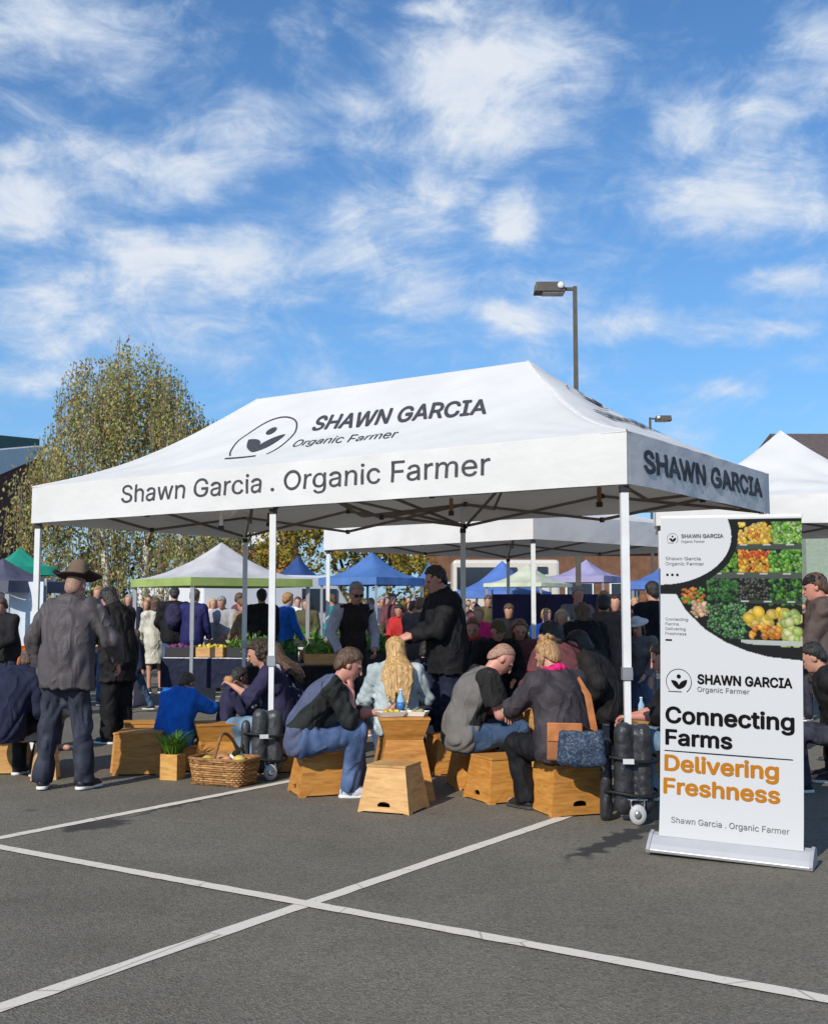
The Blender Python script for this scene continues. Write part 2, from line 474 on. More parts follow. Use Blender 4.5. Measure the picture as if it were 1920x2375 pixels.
    vo = nn(t, 'ShaderNodeTexVoronoi', feature='DISTANCE_TO_EDGE'); t.links.new(O, vo.inputs['Vector']); vo.inputs['Scale'].default_value = 1.3
    r2 = nn(t, 'ShaderNodeValToRGB'); t.links.new(vo.outputs[0], r2.inputs[0]); e = r2.color_ramp.elements
    e[0].position = .001; e[0].color = (.45, .43, .40, 1); e[1].position = .006; e[1].color = (1, 1, 1, 1)
    mx = nn(t, 'ShaderNodeMixRGB', blend_type='MULTIPLY'); mx.inputs[0].default_value = 1
    t.links.new(r.outputs[0], mx.inputs[1]); t.links.new(r2.outputs[0], mx.inputs[2]); t.links.new(mx.outputs[0], p.inputs['Base Color'])
    p.inputs['Roughness'].default_value = .8
    def line(a, b, wd, z=.004):
        d = (b - a).normalized(); n = Vector((-d.y, d.x, 0)) * wd / 2
        m_ = MB(); N = 160; vs = []; rr = random.Random(int(a.x * 100))
        for i in range(N + 1):
            p_ = a + (b - a) * i / N
            j1, j2 = rr.uniform(-.004, .004), rr.uniform(-.004, .004)
            q1 = p_ + n * (1 + j1 / wd * 2); q2 = p_ - n * (1 + j2 / wd * 2)
            vs += [(q1.x, q1.y, z), (q2.x, q2.y, z)]
        m_.add(vs, [(2 * i + 1, 2 * i + 3, 2 * i + 2, 2 * i) for i in range(N)])
        tag(m_.build('marking_or_sunlit_strip', w), None, None, None, 'structure')
    a, b = G(0, 1945), G(636, 1820)
    d = (b - a).normalized(); line(a - d * 3, b + d * 1.0, .088)
    a2, b2 = G(0, 2340), G(1289, 1903)
    d = (b2 - a2).normalized(); line(a2 - d * 3, b2 + d * 9, .090)
    a3, b3 = G(0, 1968), G(1920, 2323)
    d = (b3 - a3).normalized(); line(a3 - d * 4, b3 + d * 3, .090, .008)
    # sunlit strips between shadows behind the tents, drawn as pale painted stripes
    n = Vector((-d.y, d.x, 0))
    for k in range(6):
        q = G(330, 1640) + Vector((0.2, 0, 0)) + Vector((.05, .42, 0)) * k * 2.2
        line(q, q + Vector((3.2, .5, 0)), .11)
ground()
# ------------------------------------------------------------------ materials shared
WHITE_CLOTH = mat('white_canopy_cloth', (.80, .79, .765), .75, var=.04, vscale=1.6, bump=.55, bscale=7, trans=.20, tcol=(.86, .68, .50), stretch=(1, 1, 1.6))
PRINT = mat('charcoal_print', (.055, .055, .062), .7, var=.25, vscale=30)
POLE_WHITE = mat('white_powder_coat', (.74, .74, .73), .35, var=.04, vscale=9)
POLE_GREY = mat('grey_aluminium', (.42, .42, .43), .4, metal=.6, var=.06, vscale=12)
TRUSS = mat('truss_steel', (.19, .165, .14), .5, metal=.1, var=.1, vscale=12)
DARKPLASTIC = mat('dark_plastic', (.03, .03, .032), .5)
BROWNTAPE = mat('brown_knob', (.22, .12, .05), .6)

def leaf2(p0, p1, wl, wr, n=12):
    """a pointed leaf outline between two points, wl/wr the bulge on either side"""
    x0, y0 = p0; x1, y1 = p1; L = math.hypot(x1 - x0, y1 - y0); dx, dy = (x1 - x0) / L, (y1 - y0) / L
    o = []
    for i in range(n + 1):
        t = i / n; b = math.sin(PI * t) ** .8
        o.append((x0 + dx * L * t - dy * wl * b, y0 + dy * L * t + dx * wl * b))
    for i in range(n - 1, 0, -1):
        t = i / n; b = math.sin(PI * t) ** .8
        o.append((x0 + dx * L * t + dy * wr * b, y0 + dy * L * t - dx * wr * b))
    return o
def logo_shapes(r):
    """round farm emblem: open ring with a flat foot, a dot and two leaves; radius r about 0,0"""
    v = []; f = []
    def strip(pts, wd):
        o = len(v)
        for i, p in enumerate(pts):
            a = pts[max(i - 1, 0)]; b = pts[min(i + 1, len(pts) - 1)]
            L = math.hypot(b[0] - a[0], b[1] - a[1]) or 1; nx, ny = -(b[1] - a[1]) / L, (b[0] - a[0]) / L
            v.extend([(p[0] + nx * wd / 2, p[1] + ny * wd / 2), (p[0] - nx * wd / 2, p[1] - ny * wd / 2)])
        for i in range(len(pts) - 1): f.append((o + 2 * i, o + 2 * i + 1, o + 2 * i + 3, o + 2 * i + 2))
    a0, a1 = R(-52), R(222)
    strip([(r * math.cos(a0 + (a1 - a0) * i / 40), r * math.sin(a0 + (a1 - a0) * i / 40)) for i in range(41)], r * .045)
    strip([(r * math.cos(a1) - .1 * r, r * math.sin(a0)), (r * math.cos(a0) * .4, r * math.sin(a0))], r * .06)
    def fan(poly):
        o = len(v); cx = sum(p[0] for p in poly) / len(poly); cy = sum(p[1] for p in poly) / len(poly)
        v.append((cx, cy)); v.extend(poly); n = len(poly)
        for i in range(n): f.append((o, o + 1 + i, o + 1 + (i + 1) % n))
    fan([(r * .17 * math.cos(2 * PI * i / 16), r * .42 + r * .17 * math.sin(2 * PI * i / 16)) for i in range(16)])
    fan(leaf2((-r * .62, r * .10), (-.02 * r, -.58 * r), r * .30, r * .10))
    fan(leaf2((-r * .05, -r * .58), (r * .66, r * .18), r * .22, r * .22))
    return v, f

def bar(mb, a, b, wd=.03, th=.015, mi=0):
    a = Vector(a); b = Vector(b); d = (b - a).normalized()
    up = Vector((0, 0, 1))
    if abs(d.z) > .95: up = Vector((1, 0, 0))
    x = d.cross(up).normalized(); y = x.cross(d).normalized()
    vs = []
    for p in (a, b):
        for sx, sy in ((-1, -1), (1, -1), (1, 1), (-1, 1)): vs.append(p + x * sx * th / 2 + y * sy * wd / 2)
    mb.add(vs, [(3, 2, 1, 0), (4, 5, 6, 7), (0, 1, 5, 4), (1, 2, 6, 5), (2, 3, 7, 6), (3, 0, 4, 7)], mi)

SEAM = mat('seam_tape', (.66, .65, .63), .8, var=.08, vscale=20)
class Tent:
    def __init__(s, name, label, B, ang, L, W, z0, z1, zr, inset, cloth, valance_cloth=None, sag=.10, posts=2, group=None, detail=1, cat='tent', seed=1, pole=None, wr=1.0, skip_poles=False, scallop=0, posts_at=None):
        s.B = Vector(B); s.u = Vector((math.cos(ang), math.sin(ang), 0)); s.w = Vector((-math.sin(ang), math.cos(ang), 0))
        s.L, s.W, s.z0, s.z1, s.zr, s.inset, s.sag, s.wr = L, W, z0, z1, zr, inset, sag, wr
        s.seed = seed; s.back = posts > 2
        rr = random.Random(seed)
        s.ph = [rr.uniform(0, 6) for _ in range(12)]
        s.root = empty(name, s.B, 0, label, cat, group)
        off = s.B
        s.par = s.root
        n1, n2 = (110, 40) if detail else (10, 6)
        mb = MB()
        def grid(fn, na, nb):
            vs = [fn(i / na, j / nb) - off for j in range(nb + 1) for i in range(na + 1)]
            fs = [(j * (na + 1) + i, j * (na + 1) + i + 1, (j + 1) * (na + 1) + i + 1, (j + 1) * (na + 1) + i) for j in range(nb) for i in range(na)]
            mb.add(vs, fs, 0, None, True)
        for k in range(4): grid(lambda a, b, k=k: s.roof(k, a, b), n1, n2)
        mb.build('canopy', cloth, s.root)
        if detail:
            for k in range(4):
                for (a0_, nm_) in ((0, 'hip_seam'),):
                    m5 = MB(); m5.tube([s.roof(k, 0, b / 24) - off + Vector((0, 0, .002)) for b in range(25)], .009, 5, cap=False); m5.build(nm_, SEAM, s.root)
                m5 = MB(); m5.tube([s.roof(k, a / 40, 0) - off + Vector((0, 0, -.004)) for a in range(41)], .0075, 5, cap=False); m5.build('eave_seam', SEAM, s.root)
        vc = valance_cloth or cloth
        s.val = []
        corners = [(0, 0, L, 0), (L, 0, L, W), (L, W, 0, W), (0, W, 0, 0)]
        for (a0, b0, a1, b1) in corners:
            m2 = MB(); na = 90 if detail else 12; nb = 5 if detail else 2
            vs = []
            for j in range(nb + 1):
                for i in range(na + 1):
                    t = i / na; q = j / nb
                    vs.append(s.valpt(a0 + (a1 - a0) * t, b0 + (b1 - b0) * t, q, (a0, b0, a1, b1), scallop) - off)
            fs = [(j * (na + 1) + i, j * (na + 1) + i + 1, (j + 1) * (na + 1) + i + 1, (j + 1) * (na + 1) + i) for j in range(nb) for i in range(na)]
            m2.add(vs, fs, 0, None, True)
            s.val.append(m2.build('valance', vc, s.root))
        # posts
        pm = pole or POLE_WHITE
        fr = posts_at or [i / (posts - 1) for i in range(posts)]
        s.posts = []
        if not skip_poles:
            for jj, wv in enumerate((0.05, W - .05)):
                for f_ in fr:
                    p = s.at(.05 + f_ * (L - .10), wv, 0) - off
                    m3 = MB(); h2 = 1.02
                    m3.box((p.x, p.y, (h2 + z1 - .05) / 2), (.056, .056, z1 - .05 - h2), 0)
                    m3.box((p.x, p.y, h2 / 2 + .02), (.045, .045, h2 + .1), 1)
                    po = m3.build('post', [pm, pm if detail else POLE_GREY], s.root)
                    if detail:
                        m4 = MB(); m4.box((p.x, p.y, h2), (.072, .072, .09)); m4.box((p.x + .03, p.y, h2 - .01), (.03, .02, .035)); m4.build('clamp', POLE_GREY, po)
                        m4 = MB(); m4.box((p.x, p.y, .006), (.11, .11, .012)); m4.build('foot_plate', POLE_GREY, po)
                        m4 = MB(); m4.box((p.x, p.y, z0 - .03), (.066, .066, .05)); m4.build('slider', DARKPLASTIC, po)
                    s.posts.append(po)
        # scissor trusses
        zt, zb = z0 + .27, z0 + .02
        spans = max(1, round(L / 3.2)) * 2; sp2 = max(1, round(W / 3.2)) * 2
        def scissors(pa, pb, n):
            for i in range(n):
                a = pa + (pb - pa) * (i / n); b = pa + (pb - pa) * ((i + 1) / n)
                side = (pb - pa).normalized().cross(Vector((0, 0, 1))) * .012
                for k, (z_a, z_b) in enumerate(((zt, zb), (zb, zt))):
                    m3 = MB(); o_ = side * (1 if k else -1)
                    bar(m3, Vector((a.x, a.y, z_a)) + o_ - off, Vector((b.x, b.y, z_b)) + o_ - off)
                    m3.build('truss_bar', TRUSS, s.root)
                if detail:
                    for zz in (zb, zt): m3 = MB(); m3.box((b.x - off.x, b.y - off.y, zz), (.045, .045, .05)); m3.build('truss_joint', DARKPLASTIC, s.root)
        if detail:
            e = .05
            scissors(s.at(e, e, 0), s.at(L - e, e, 0), spans)
            scissors(s.at(e, W - e, 0), s.at(L - e, W - e, 0), spans)
            scissors(s.at(e, e, 0), s.at(e, W - e, 0), sp2)
            scissors(s.at(L - e, e, 0), s.at(L - e, W - e, 0), sp2)
            if posts > 2: scissors(s.at(L / 2, e, 0), s.at(L / 2, W - e, 0), sp2)
            if detail:
                # inner trusses from the corners to the peak posts, and the peak posts
                for sx in ((inset, L - inset) if L > W * 1.2 else (L / 2,)):
                    m3 = MB(); q = s.at(sx, W / 2, 0) - off
                    m3.box((q.x, q.y, (zr - .06 + z0 + .22) / 2), (.04, .04, zr - .06 - z0 - .22)); m3.build('peak_post', TRUSS, s.root)
                    for cx in ((0.05, sx) if sx < L / 2 else (sx, L - .05)):
                        pass
                    near = (.05 if sx < L / 2 else L - .05) if L > W * 1.2 else None
                    ends = [(near, .05), (near, W - .05), (L / 2, .05), (L / 2, W - .05)] if near is not None else [(.05, .05), (L - .05, .05), (.05, W - .05), (L - .05, W - .05)]
                    for (ex, ey) in ends:
                        m3 = MB(); bar(m3, s.at(ex, ey, zb) - off, s.at(sx, W / 2, zt + .25) - off); m3.build('truss_bar', TRUSS, s.root)
                        m3 = MB(); bar(m3, s.at(ex, ey, zt) - off, s.at((ex + sx) / 2, (ey + W / 2) / 2, zb + .1) - off); bar(m3, s.at((ex + sx) / 2, (ey + W / 2) / 2, zb + .1) - off, s.at(sx, W / 2, zt + .5) - off); m3.build('truss_bar', TRUSS, s.root)
    def at(s, a, b, z): return s.B + s.u * a + s.w * b + Vector((0, 0, z))
    def h(s, b):
        return b - s.sag * math.sin(PI * b) * (1.0 - .35 * b)
    def roof(s, k, a, b):
        L, W, ins = s.L, s.W, s.inset
        if L <= W * 1.2: ins = L / 2
        if k == 0: x, y = a * L * (1 - b) + b * (ins + a * (L - 2 * ins)), b * W / 2
        elif k == 1: x, y = L - b * ins, a * W * (1 - b) + b * W / 2
        elif k == 2: x, y = (1 - a) * L * (1 - b) + b * (ins + (1 - a) * (L - 2 * ins)), W - b * W / 2
        else: x, y = b * ins, (1 - a) * W * (1 - b) + b * W / 2
        return s.roof_xy(k, a, b, x, y)
    def roof_xy(s, k, a, b, x, y):
        z = s.z1 + (s.zr - s.z1) * s.h(b)
        z -= .10 * (s.zr - s.z1) * math.sin(PI * b) * (1 - math.sin(PI * a) ** .5)
        e = math.sin(PI * a) * math.sin(PI * min(1, b * .98 + .01))
        ph = s.ph
        z -= .012 * s.wr * e
        g = math.sin(PI * a) ** .5 * min(1, 6 * b) * (1 - b ** 4)
        z += s.wr * g * (.009 * math.sin(3.1 * x + 5 * y + ph[k]) * math.sin(1.7 * x - 3 * y + ph[k + 1]) + .0035 * math.sin(9 * x - 14 * y + ph[k + 2] + 2 * math.sin(2 * x + ph[3])))
        # puckers run from the corners
        for (cx, cy) in ((0, 0), (s.L, 0), (s.L, s.W), (0, s.W)):
            dx, dy = x - cx, y - cy; r = math.hypot(dx, dy) + 1e-6; an = math.atan2(dy, dx)
            z += s.wr * .014 * g * math.exp(-r / 1.3) * min(1, r * 2) * math.sin(an * 26 + ph[5])
        return s.at(x, y, z)
    def roof_front(s, X, b):
        """point on the front panel above eave position X"""
        if s.L <= s.W * 1.2: ins = s.L / 2
        else: ins = s.inset
        lo, hi = b * ins, s.L - b * ins
        a = (X - lo) / (hi - lo)
        return s.roof_xy(0, a, b, X, b * s.W / 2)
    def roof_right(s, Y, b):
        a = (Y - b * s.W / 2) / (s.W * (1 - b))
        ins = s.inset if s.L > s.W * 1.2 else s.L / 2
        return s.roof_xy(1, a, b, s.L - b * ins, Y)
    def valpt(s, a, b, q, edge, scallop=0, out=0.0):
        a0, b0, a1, b1 = edge
        t = ((a - a0) + (b - b0)) / ((a1 - a0) + (b1 - b0))
        z = s.z1 + (s.z0 - s.z1) * q
        nrm = Vector((b1 - b0, -(a1 - a0), 0)).normalized()  # outward in tent coordinates
        ln = abs(a1 - a0) + abs(b1 - b0)
        if s.back and b0 == b1 == s.W: z = s.z1 + (s.z0 - s.z1) * q * .80
        d = .012 + .02 * q + s.wr * q * .010 * math.sin(t * ln * 4.2 + s.ph[7]) * math.sin(PI * t) + s.wr * .004 * math.sin(PI * t) * math.sin(13 * t * ln + 14 * q)
        c = 1 if q > 0 else 0
        if scallop and q > .7: z += scallop * abs(math.sin(t * PI * round(ln / .5))) - scallop
        z -= .012 * math.sin(PI * t * 3) ** 2 * q * 0 + 0.0
        d = d * min(1, 12 * min(t, 1 - t) + .15) + out
        p = s.at(a, b, z) + (s.u * nrm.x + s.w * nrm.y) * d
        return p

ANG = math.atan2(-.569, .822)
main = Tent('market_canopy_tent', 'large white pop-up canopy tent with black farmer lettering, nearest of all the tents', (-4.08, 12.02, 0), ANG, 6.84, 3.3, 2.385, 2.775, 3.80, 1.72,
            WHITE_CLOTH, sag=.060, posts=3, detail=1, cat='canopy tent', seed=3, posts_at=[0, .495, 1])
def main_lettering():
    off = main.B; root = main.root; v0, v1 = main.val[0], main.val[1]
    L = main.L
    # front valance
    vs, fs = fit_text('Shawn Garcia . Organic Farmer', 4.26, .172, .004)
    vs, fs = refine(vs, fs, .06)
    def fv(x, y, d=0):
        q = (main.z1 - (2.528 + y)) / (main.z1 - main.z0)
        return main.valpt(1.44 + x, 0, q, (0, 0, L, 0), 0, .005) - off
    map_sheet('lettering', vs, fs, fv, PRINT, v0)
    vs, fs = fit_text('SHAWN GARCIA', 2.78, .160, .030); vs, fs = refine(vs, fs, .06)
    def fr(x, y, d=0):
        q = (main.z1 - (2.497 + y + .012 * x)) / (main.z1 - main.z0)
        return main.valpt(L, .24 + x, q, (L, 0, L, main.W), 0, .005 + d) - off
    map_sheet('lettering', vs, fs, fr, PRINT, v1)
    canopy = [c for c in root.children if c.name.startswith('canopy')][0]
    slope = math.hypot(main.W / 2, main.zr - main.z1)
    up = Vector((0, 0, 1)) * .0055 - main.w * .003
    def roof(x0, b0, shear):
        def fn(x, y, d=0):
            return main.roof_front(x0 + x - shear * y, b0 + y / slope) + up * (1 + d * 80) - off
        return fn
    vs, fs = fit_text('SHAWN GARCIA', 1.98, .33, .022); vs, fs = refine(vs, fs, .05)
    map_sheet('lettering', vs, fs, roof(3.21, .468, .42), PRINT, canopy)
    vs, fs = fit_text('Organic Farmer', 1.2, .20); vs, fs = refine(vs, fs, .05)
    map_sheet('lettering', vs, fs, roof(3.28, .245, .33), PRINT, canopy)
    vs, fs = logo_shapes(.49); vs = [(x * .75, y * 1.17) for x, y in vs]; vs, fs = refine(vs, fs, .08)
    fn = roof(2.963, 0, .35)
    map_sheet('emblem', [(q[0], q[1] + .817) for q in vs], fs, fn, PRINT, canopy)
    # lettering on the side panel of the roof
    vs, fs = fit_text('SHAWN GARCIA', 1.15, .2, .03); vs, fs = refine(vs, fs, .08)
    def side(x, y, d=0): return main.roof_right(1.02 + x, .34 + y / 1.9) + Vector((0, 0, .01 + d)) + main.u * .01 - off
    map_sheet('lettering', vs, fs, side, PRINT, canopy)
    vs, fs = logo_shapes(.22); vs, fs = refine(vs, fs, .08)
    map_sheet('emblem', [(q[0] + .6, q[1] + .55) for q in vs], fs, side, PRINT, canopy)
    # straps, a small bag of guy lines and orange knobs under the roof
    for (a, b, z, h_) in ((4.55, 1.2, 2.44, .12), (6.0, 1.3, 2.46, .13), (2.3, 1.2, 2.42, .1), (2.45, .35, 2.36, .16)):
        m = MB(); p = main.at(a, b, z) - off; m.box(p, (.035, .035, h_), 0); m.box((p.x, p.y, p.z - h_ / 2 - .02), (.05, .05, .04), 1)
        m.build('hanging_strap', [BROWNTAPE if h_ != .16 else POLE_WHITE, DARKPLASTIC], root)
main_lettering()

CLOTH2 = mat('white_canopy_cloth_old', (.80, .79, .77), .8, var=.05, vscale=2, bump=.5, bscale=6, trans=.20, tcol=(.86, .70, .54))
B2 = Vector((-1.43, 17.9, 0))
t2 = Tent('market_canopy_tent', 'plain white pop-up canopy tent standing right behind the lettered tent', B2, math.atan2(14.9 - 17.9, 1.575 + 1.43), 4.25, 4.5, 2.39, 2.75, 3.6, 2.1, CLOTH2, posts=2, detail=1, group='white canopy tents', cat='canopy tent', seed=5, pole=POLE_WHITE)
t3 = Tent('market_canopy_tent', 'white peaked canopy tent behind the roll-up banner at the right edge', (2.76, 12.85, 0), math.atan2(-.70, 2.9), 3.0, 3.0, 2.42, 2.74, 3.68, 1.5, CLOTH2, posts=2, detail=1, group='white canopy tents', cat='canopy tent', seed=8, wr=1.6)

def col_cloth(name, c, tr=.12): return mat(name, c, .7, var=.12, vscale=3, bump=.3, bscale=7, trans=tr)
# further tents by picture position: peak px, peak py, half width in px, depth Y, eave py
def far_tent(label, pk, py, x0, x1, ey, Y, rot, c, vc=None, zv=.16, name='market_tent', seed=1, poles=True):
    s_ = (x1 - x0) * Y / FPX
    side = s_ / (abs(math.cos(rot)) + abs(math.sin(rot)))
    zr = P(pk, py, Y).z; z0 = P(pk, ey, Y).z
    cx = P(pk, ey, Y).x
    ctr = Vector((cx, Y, 0))
    u = Vector((math.cos(rot), math.sin(rot), 0)); w = Vector((-math.sin(rot), math.cos(rot), 0))
    B = ctr - u * side / 2 - w * side / 2
    return Tent(name, label, B, rot, side, side, z0, z0 + zv, zr, side / 2, c, vc or c, sag=.16, posts=2, detail=0, group='small market stall tents', cat='stall tent', seed=seed, pole=POLE_GREY, skip_poles=not poles, wr=1.5)
GREYC = col_cloth('pale_grey_tent', (.62, .60, .60)); LIME = col_cloth('lime_valance', (.33, .43, .13))
BLUE = col_cloth('blue_tarp_tent', (.085, .19, .45)); NAVYT = col_cloth('navy_tent', (.03, .07, .22)); BLUE2 = col_cloth('bright_blue_tent', (.11, .22, .58), .25)
CREAM = col_cloth('pale_lime_tent', (.74, .78, .58), .35); LILAC = col_cloth('lilac_tent', (.36, .33, .52)); TEAL = col_cloth('teal_tent', (.02, .30, .20)); SLATE = col_cloth('slate_tent', (.10, .10, .14))
far_tent('pale grey stall tent with a lime green edge beneath the birch tree', 512, 1258, 283, 712, 1362, 17.5, R(-52), GREYC, LIME, .12, seed=2)
far_tent('navy blue stall tent behind the grey and lime one', 690, 1290, 590, 750, 1362, 27, R(-30), NAVYT, seed=3)
far_tent('mid blue peaked stall tent in front of the yellow tree', 862, 1280, 748, 992, 1358, 25, R(-38), BLUE, seed=4)
far_tent('small light blue tent peeking out beside the standing man in black', 995, 1305, 950, 1030, 1360, 33, R(20), BLUE, seed=6)
far_tent('bright blue stall tent in front of the white camper', 1165, 1300, 1050, 1290, 1388, 27, R(-20), BLUE2, seed=7)
far_tent('pale lime stall tent between two tent poles right of the bright blue one', 1225, 1308, 1130, 1340, 1362, 25, R(-35), CREAM, CREAM, .08, seed=9)
far_tent('lilac grey stall tent behind the people serving food', 1360, 1298, 1265, 1450, 1352, 29, R(-30), LILAC, seed=10)
far_tent('bright blue tent just left of the roll-up banner', 1570, 1285, 1455, 1700, 1368, 24, R(-15), BLUE2, seed=11)
far_tent('small teal green tent above the dark stall at the left edge', 45, 1270, -60, 125, 1335, 22, R(35), TEAL, seed=12)
far_tent('slate grey stall tent at the left edge behind the seated people', 5, 1295, -150, 115, 1375, 16.5, R(-20), SLATE, seed=13)
# ------------------------------------------------------------------ roll-up banner
def banner():
    BL = G(1526, 1978); BR = G(1874, 2012)
    d = (BR - BL).normalized(); nrm = Vector((d.y, -d.x, 0))  # towards the camera
    wd = .838; H = 2.04; z0 = .085
    mid = (BL + BR) / 2
    root = empty('roll_up_banner', mid, math.atan2(d.y, d.x), 'tall white roll-up banner with produce picture standing on the asphalt', 'banner stand')
    root.rotation_euler = (0, R(1.1), math.atan2(d.y, d.x))
    # local frame: x right along banner, y away from camera, z up
    silver = mat('silver_base', (.50, .50, .505), .38, metal=.25, var=.03)
    m = MB(); hw = .462
    prof = [(-.115, .012), (-.125, .03), (-.10, .06), (-.045, .105), (.0, .118), (.05, .105), (.085, .05), (.085, .012)]
    vs = []; n = len(prof)
    for x in (-hw, hw): vs += [(x, y, z) for y, z in prof]
    fs = [tuple(range(n)), tuple(range(2 * n - 1, n - 1, -1))] + [(i, n + i, n + (i + 1) % n, (i + 1) % n) for i in range(n)]
    m.add(vs, fs); m.build('base_housing', silver, root, bevel=.004)
    for x in (-hw - .006, hw + .006):
        m = MB(); vs = []
        for xx in (x - .010, x + .010): vs += [(xx, y * 1.08, z * 1.06 + .002) for y, z in prof]
        m.add(vs, fs); m.build('end_cap', mat('grey_end_cap', (.36, .36, .37), .4), root)
    m = MB(); m.tube([(0, .06, .09), (0, .045, H + .02)], .012, 8); m.build('support_pole', silver, root)
    m = MB(); m.box((0, .005, H + .004), (wd, .02, .024)); m.build('top_rail', mat('white_rail', (.75, .75, .75), .3), root)
    # printed sheet, a fine grid coloured as printed
    nx, nz = 220, 480
    zz0, zz1 = z0 + .02, H
    lean = lambda z: .035 * 0 + 0.0
    X, Z = np.meshgrid(np.linspace(0, 1, nx + 1), np.linspace(0, 1, nz + 1))  # u right, v up
    U = X; V = 1 - Z       # V down from the top
    # metric coordinates from the top left corner
    px = U * wd; py = V * (zz1 - zz0)
    colr = np.zeros(U.shape + (3,)); base = np.array((.55, .55, .552)); colr[:] = base
    # picture coordinates of the print: 327 px wide, 790 px high
    qx = U * 327.0; qy = V * 790.0
    dark = np.array((.010, .011, .012))
    # the photograph area: below and right of the white quarter disc, above the big curve
    cur = np.interp(qx, [0, 38, 61, 106, 154, 203, 251, 327], [192, 192, 232, 278, 308, 328, 340, 346])
    disc = ((qx / 168.0) ** 2 + (np.maximum(qy - 48, 0) / 120.0) ** 2 < 1) & (qx < 158 + 10 * np.sin(np.clip(qy, 0, 96) / 96 * PI))
    ph = (qy < cur) & ~disc & (qy > 4)
    colr[ph] = dark
    disc2 = ((qx / 183.0) ** 2 + (np.maximum(qy - 48, 0) / 136.0) ** 2 < 1)
    inner = ph & ~disc2 & (qy < cur - np.interp(qx, [38, 150, 240, 327], [6, 10, 24, 30])) & (qy > 12)
    pr = np.random.default_rng(5)
    def blobs(x0, x1, y0, y1, n, r0, r1, cols, hi=.5):
        for _ in range(n):
            cx, cy, r = pr.uniform(x0, x1), pr.uniform(y0, y1), pr.uniform(r0, r1)
            ax = pr.uniform(.6, 1.0); an = pr.uniform(0, PI)
            i0, i1 = int(max(0, (cx - r - 2) / 327 * nx)), int(min(nx + 1, (cx + r + 2) / 327 * nx + 2)); j1 = int(min(nz + 1, (1 - (cy - r - 2) / 790) * nz + 2)); j0 = int(max(0, (1 - (cy + r + 2) / 790) * nz - 1))
            W_ = (slice(j0, j1), slice(i0, i1)); dx, dy = qx[W_] - cx, qy[W_] - cy
            ex = (dx * math.cos(an) + dy * math.sin(an)) / r; ey = (-dx * math.sin(an) + dy * math.cos(an)) / (r * ax)
            d2 = ex * ex + ey * ey
            mk = (d2 < 1) & inner[W_]
            c = np.array(cols[pr.integers(len(cols))]) * pr.uniform(.7, 1.25)
            hl = np.clip(1 - ((dx + r * .3) ** 2 + (dy + r * .35) ** 2) / (r * r * .4), 0, 1)
            sh = (1 - .55 * d2)[..., None] * c + hl[..., None] * hi * .32
            colr[W_][mk] = np.clip(sh * .72, 0, .8)[mk]
    green = [(.09, .30, .015), (.14, .42, .02), (.05, .20, .015), (.26, .5, .05)]; dgreen = [(.02, .09, .02), (.04, .15, .03), (.015, .06, .02)]
    orange = [(.75, .28, .02), (.8, .36, .03), (.7, .2, .02)]; yellow = [(.85, .55, .05), (.85, .62, .12), (.8, .45, .04)]
    blobs(150, 184, 10, 120, 70, 3, 8, dgreen + green[:2], .1)
    blobs(186, 258, 14, 66, 130, 4, 8, yellow, .5); blobs(200, 250, 30, 55, 20, 3, 6, orange, .2)
    blobs(262, 327, 12, 66, 170, 3, 8, green + [(.4, .6, .15)], .35); blobs(262, 327, 14, 66, 30, 2, 4, [(.5, .65, .35)], .2)
    blobs(186, 254, 82, 134, 100, 4, 8, orange + yellow[:1], .3); blobs(188, 250, 84, 100, 16, 4, 7, [(.65, .1, .02)], .2)
    blobs(256, 327, 80, 142, 170, 3, 8, green, .45); blobs(140, 180, 90, 134, 60, 3, 6, green, .3)
    blobs(112, 182, 152, 206, 150, 3, 6, dgreen + [(.06, .2, .05)], .15)
    blobs(184, 252, 152, 204, 110, 3, 5, [(.03, .035, .02), (.05, .05, .03)], .45)
    blobs(256, 327, 152, 214, 130, 3, 7, dgreen + green[:1], .2)
    blobs(50, 106, 176, 212, 40, 3, 8, [(.6, .12, .02), (.7, .25, .03), (.1, .3, .03)], .3)
    blobs(70, 110, 210, 248, 30, 5, 9, [(.6, .36, .2), (.7, .45, .28)], .4)
    blobs(110, 202, 214, 300, 300, 3, 6, dgreen + [(.05, .2, .04), (.1, .3, .08)], .5)
    blobs(206, 290, 222, 268, 24, 12, 17, yellow[:2], .25); blobs(208, 276, 268, 292, 22, 7, 11, orange, .4)
    blobs(286, 327, 228, 314, 40, 9, 13, [(.5, .6, .15), (.6, .62, .25), (.4, .55, .12)], .35)
    # shelf rails
    for (y0, y1, c, xa) in ((66, 80, (.05, .06, .05), 0), (136, 150, (.06, .07, .06), 0), (204, 212, (.03, .04, .03), 180), (300, 312, (.35, .36, .34), 190)):
        mk = (qy > y0) & (qy < y1) & inner & (qx > xa); colr[mk] = np.array(c)
        mk = (qy > y0 + 1) & (qy < y0 + 4) & inner & (np.sin(qx * .12 + y0) > .5) & (qx > xa); colr[mk] = (.4, .4, .36)
    me = bpy.data.meshes.new('printed_sheet')
    bx = (U - .5) * wd; bz = zz0 + Z * (zz1 - zz0)
    by = -.012 - .035 * (1 - Z) * np.exp(-Z * 9) + .004 * np.sin(U * PI) + 0 * Z - .004
    vs = np.stack([bx, by, bz], -1).reshape(-1, 3)
    idx = np.arange((nx + 1) * (nz + 1)).reshape(nz + 1, nx + 1)
    q = np.stack([idx[:-1, :-1], idx[:-1, 1:], idx[1:, 1:], idx[1:, :-1]], -1).reshape(-1, 4)
    me.vertices.add(len(vs)); me.vertices.foreach_set('co', vs.ravel()); me.loops.add(q.size); me.loops.foreach_set('vertex_index', q.ravel())
    me.polygons.add(len(q)); me.polygons.foreach_set('loop_start', np.arange(0, q.size, 4))
    me.update(); me.validate()
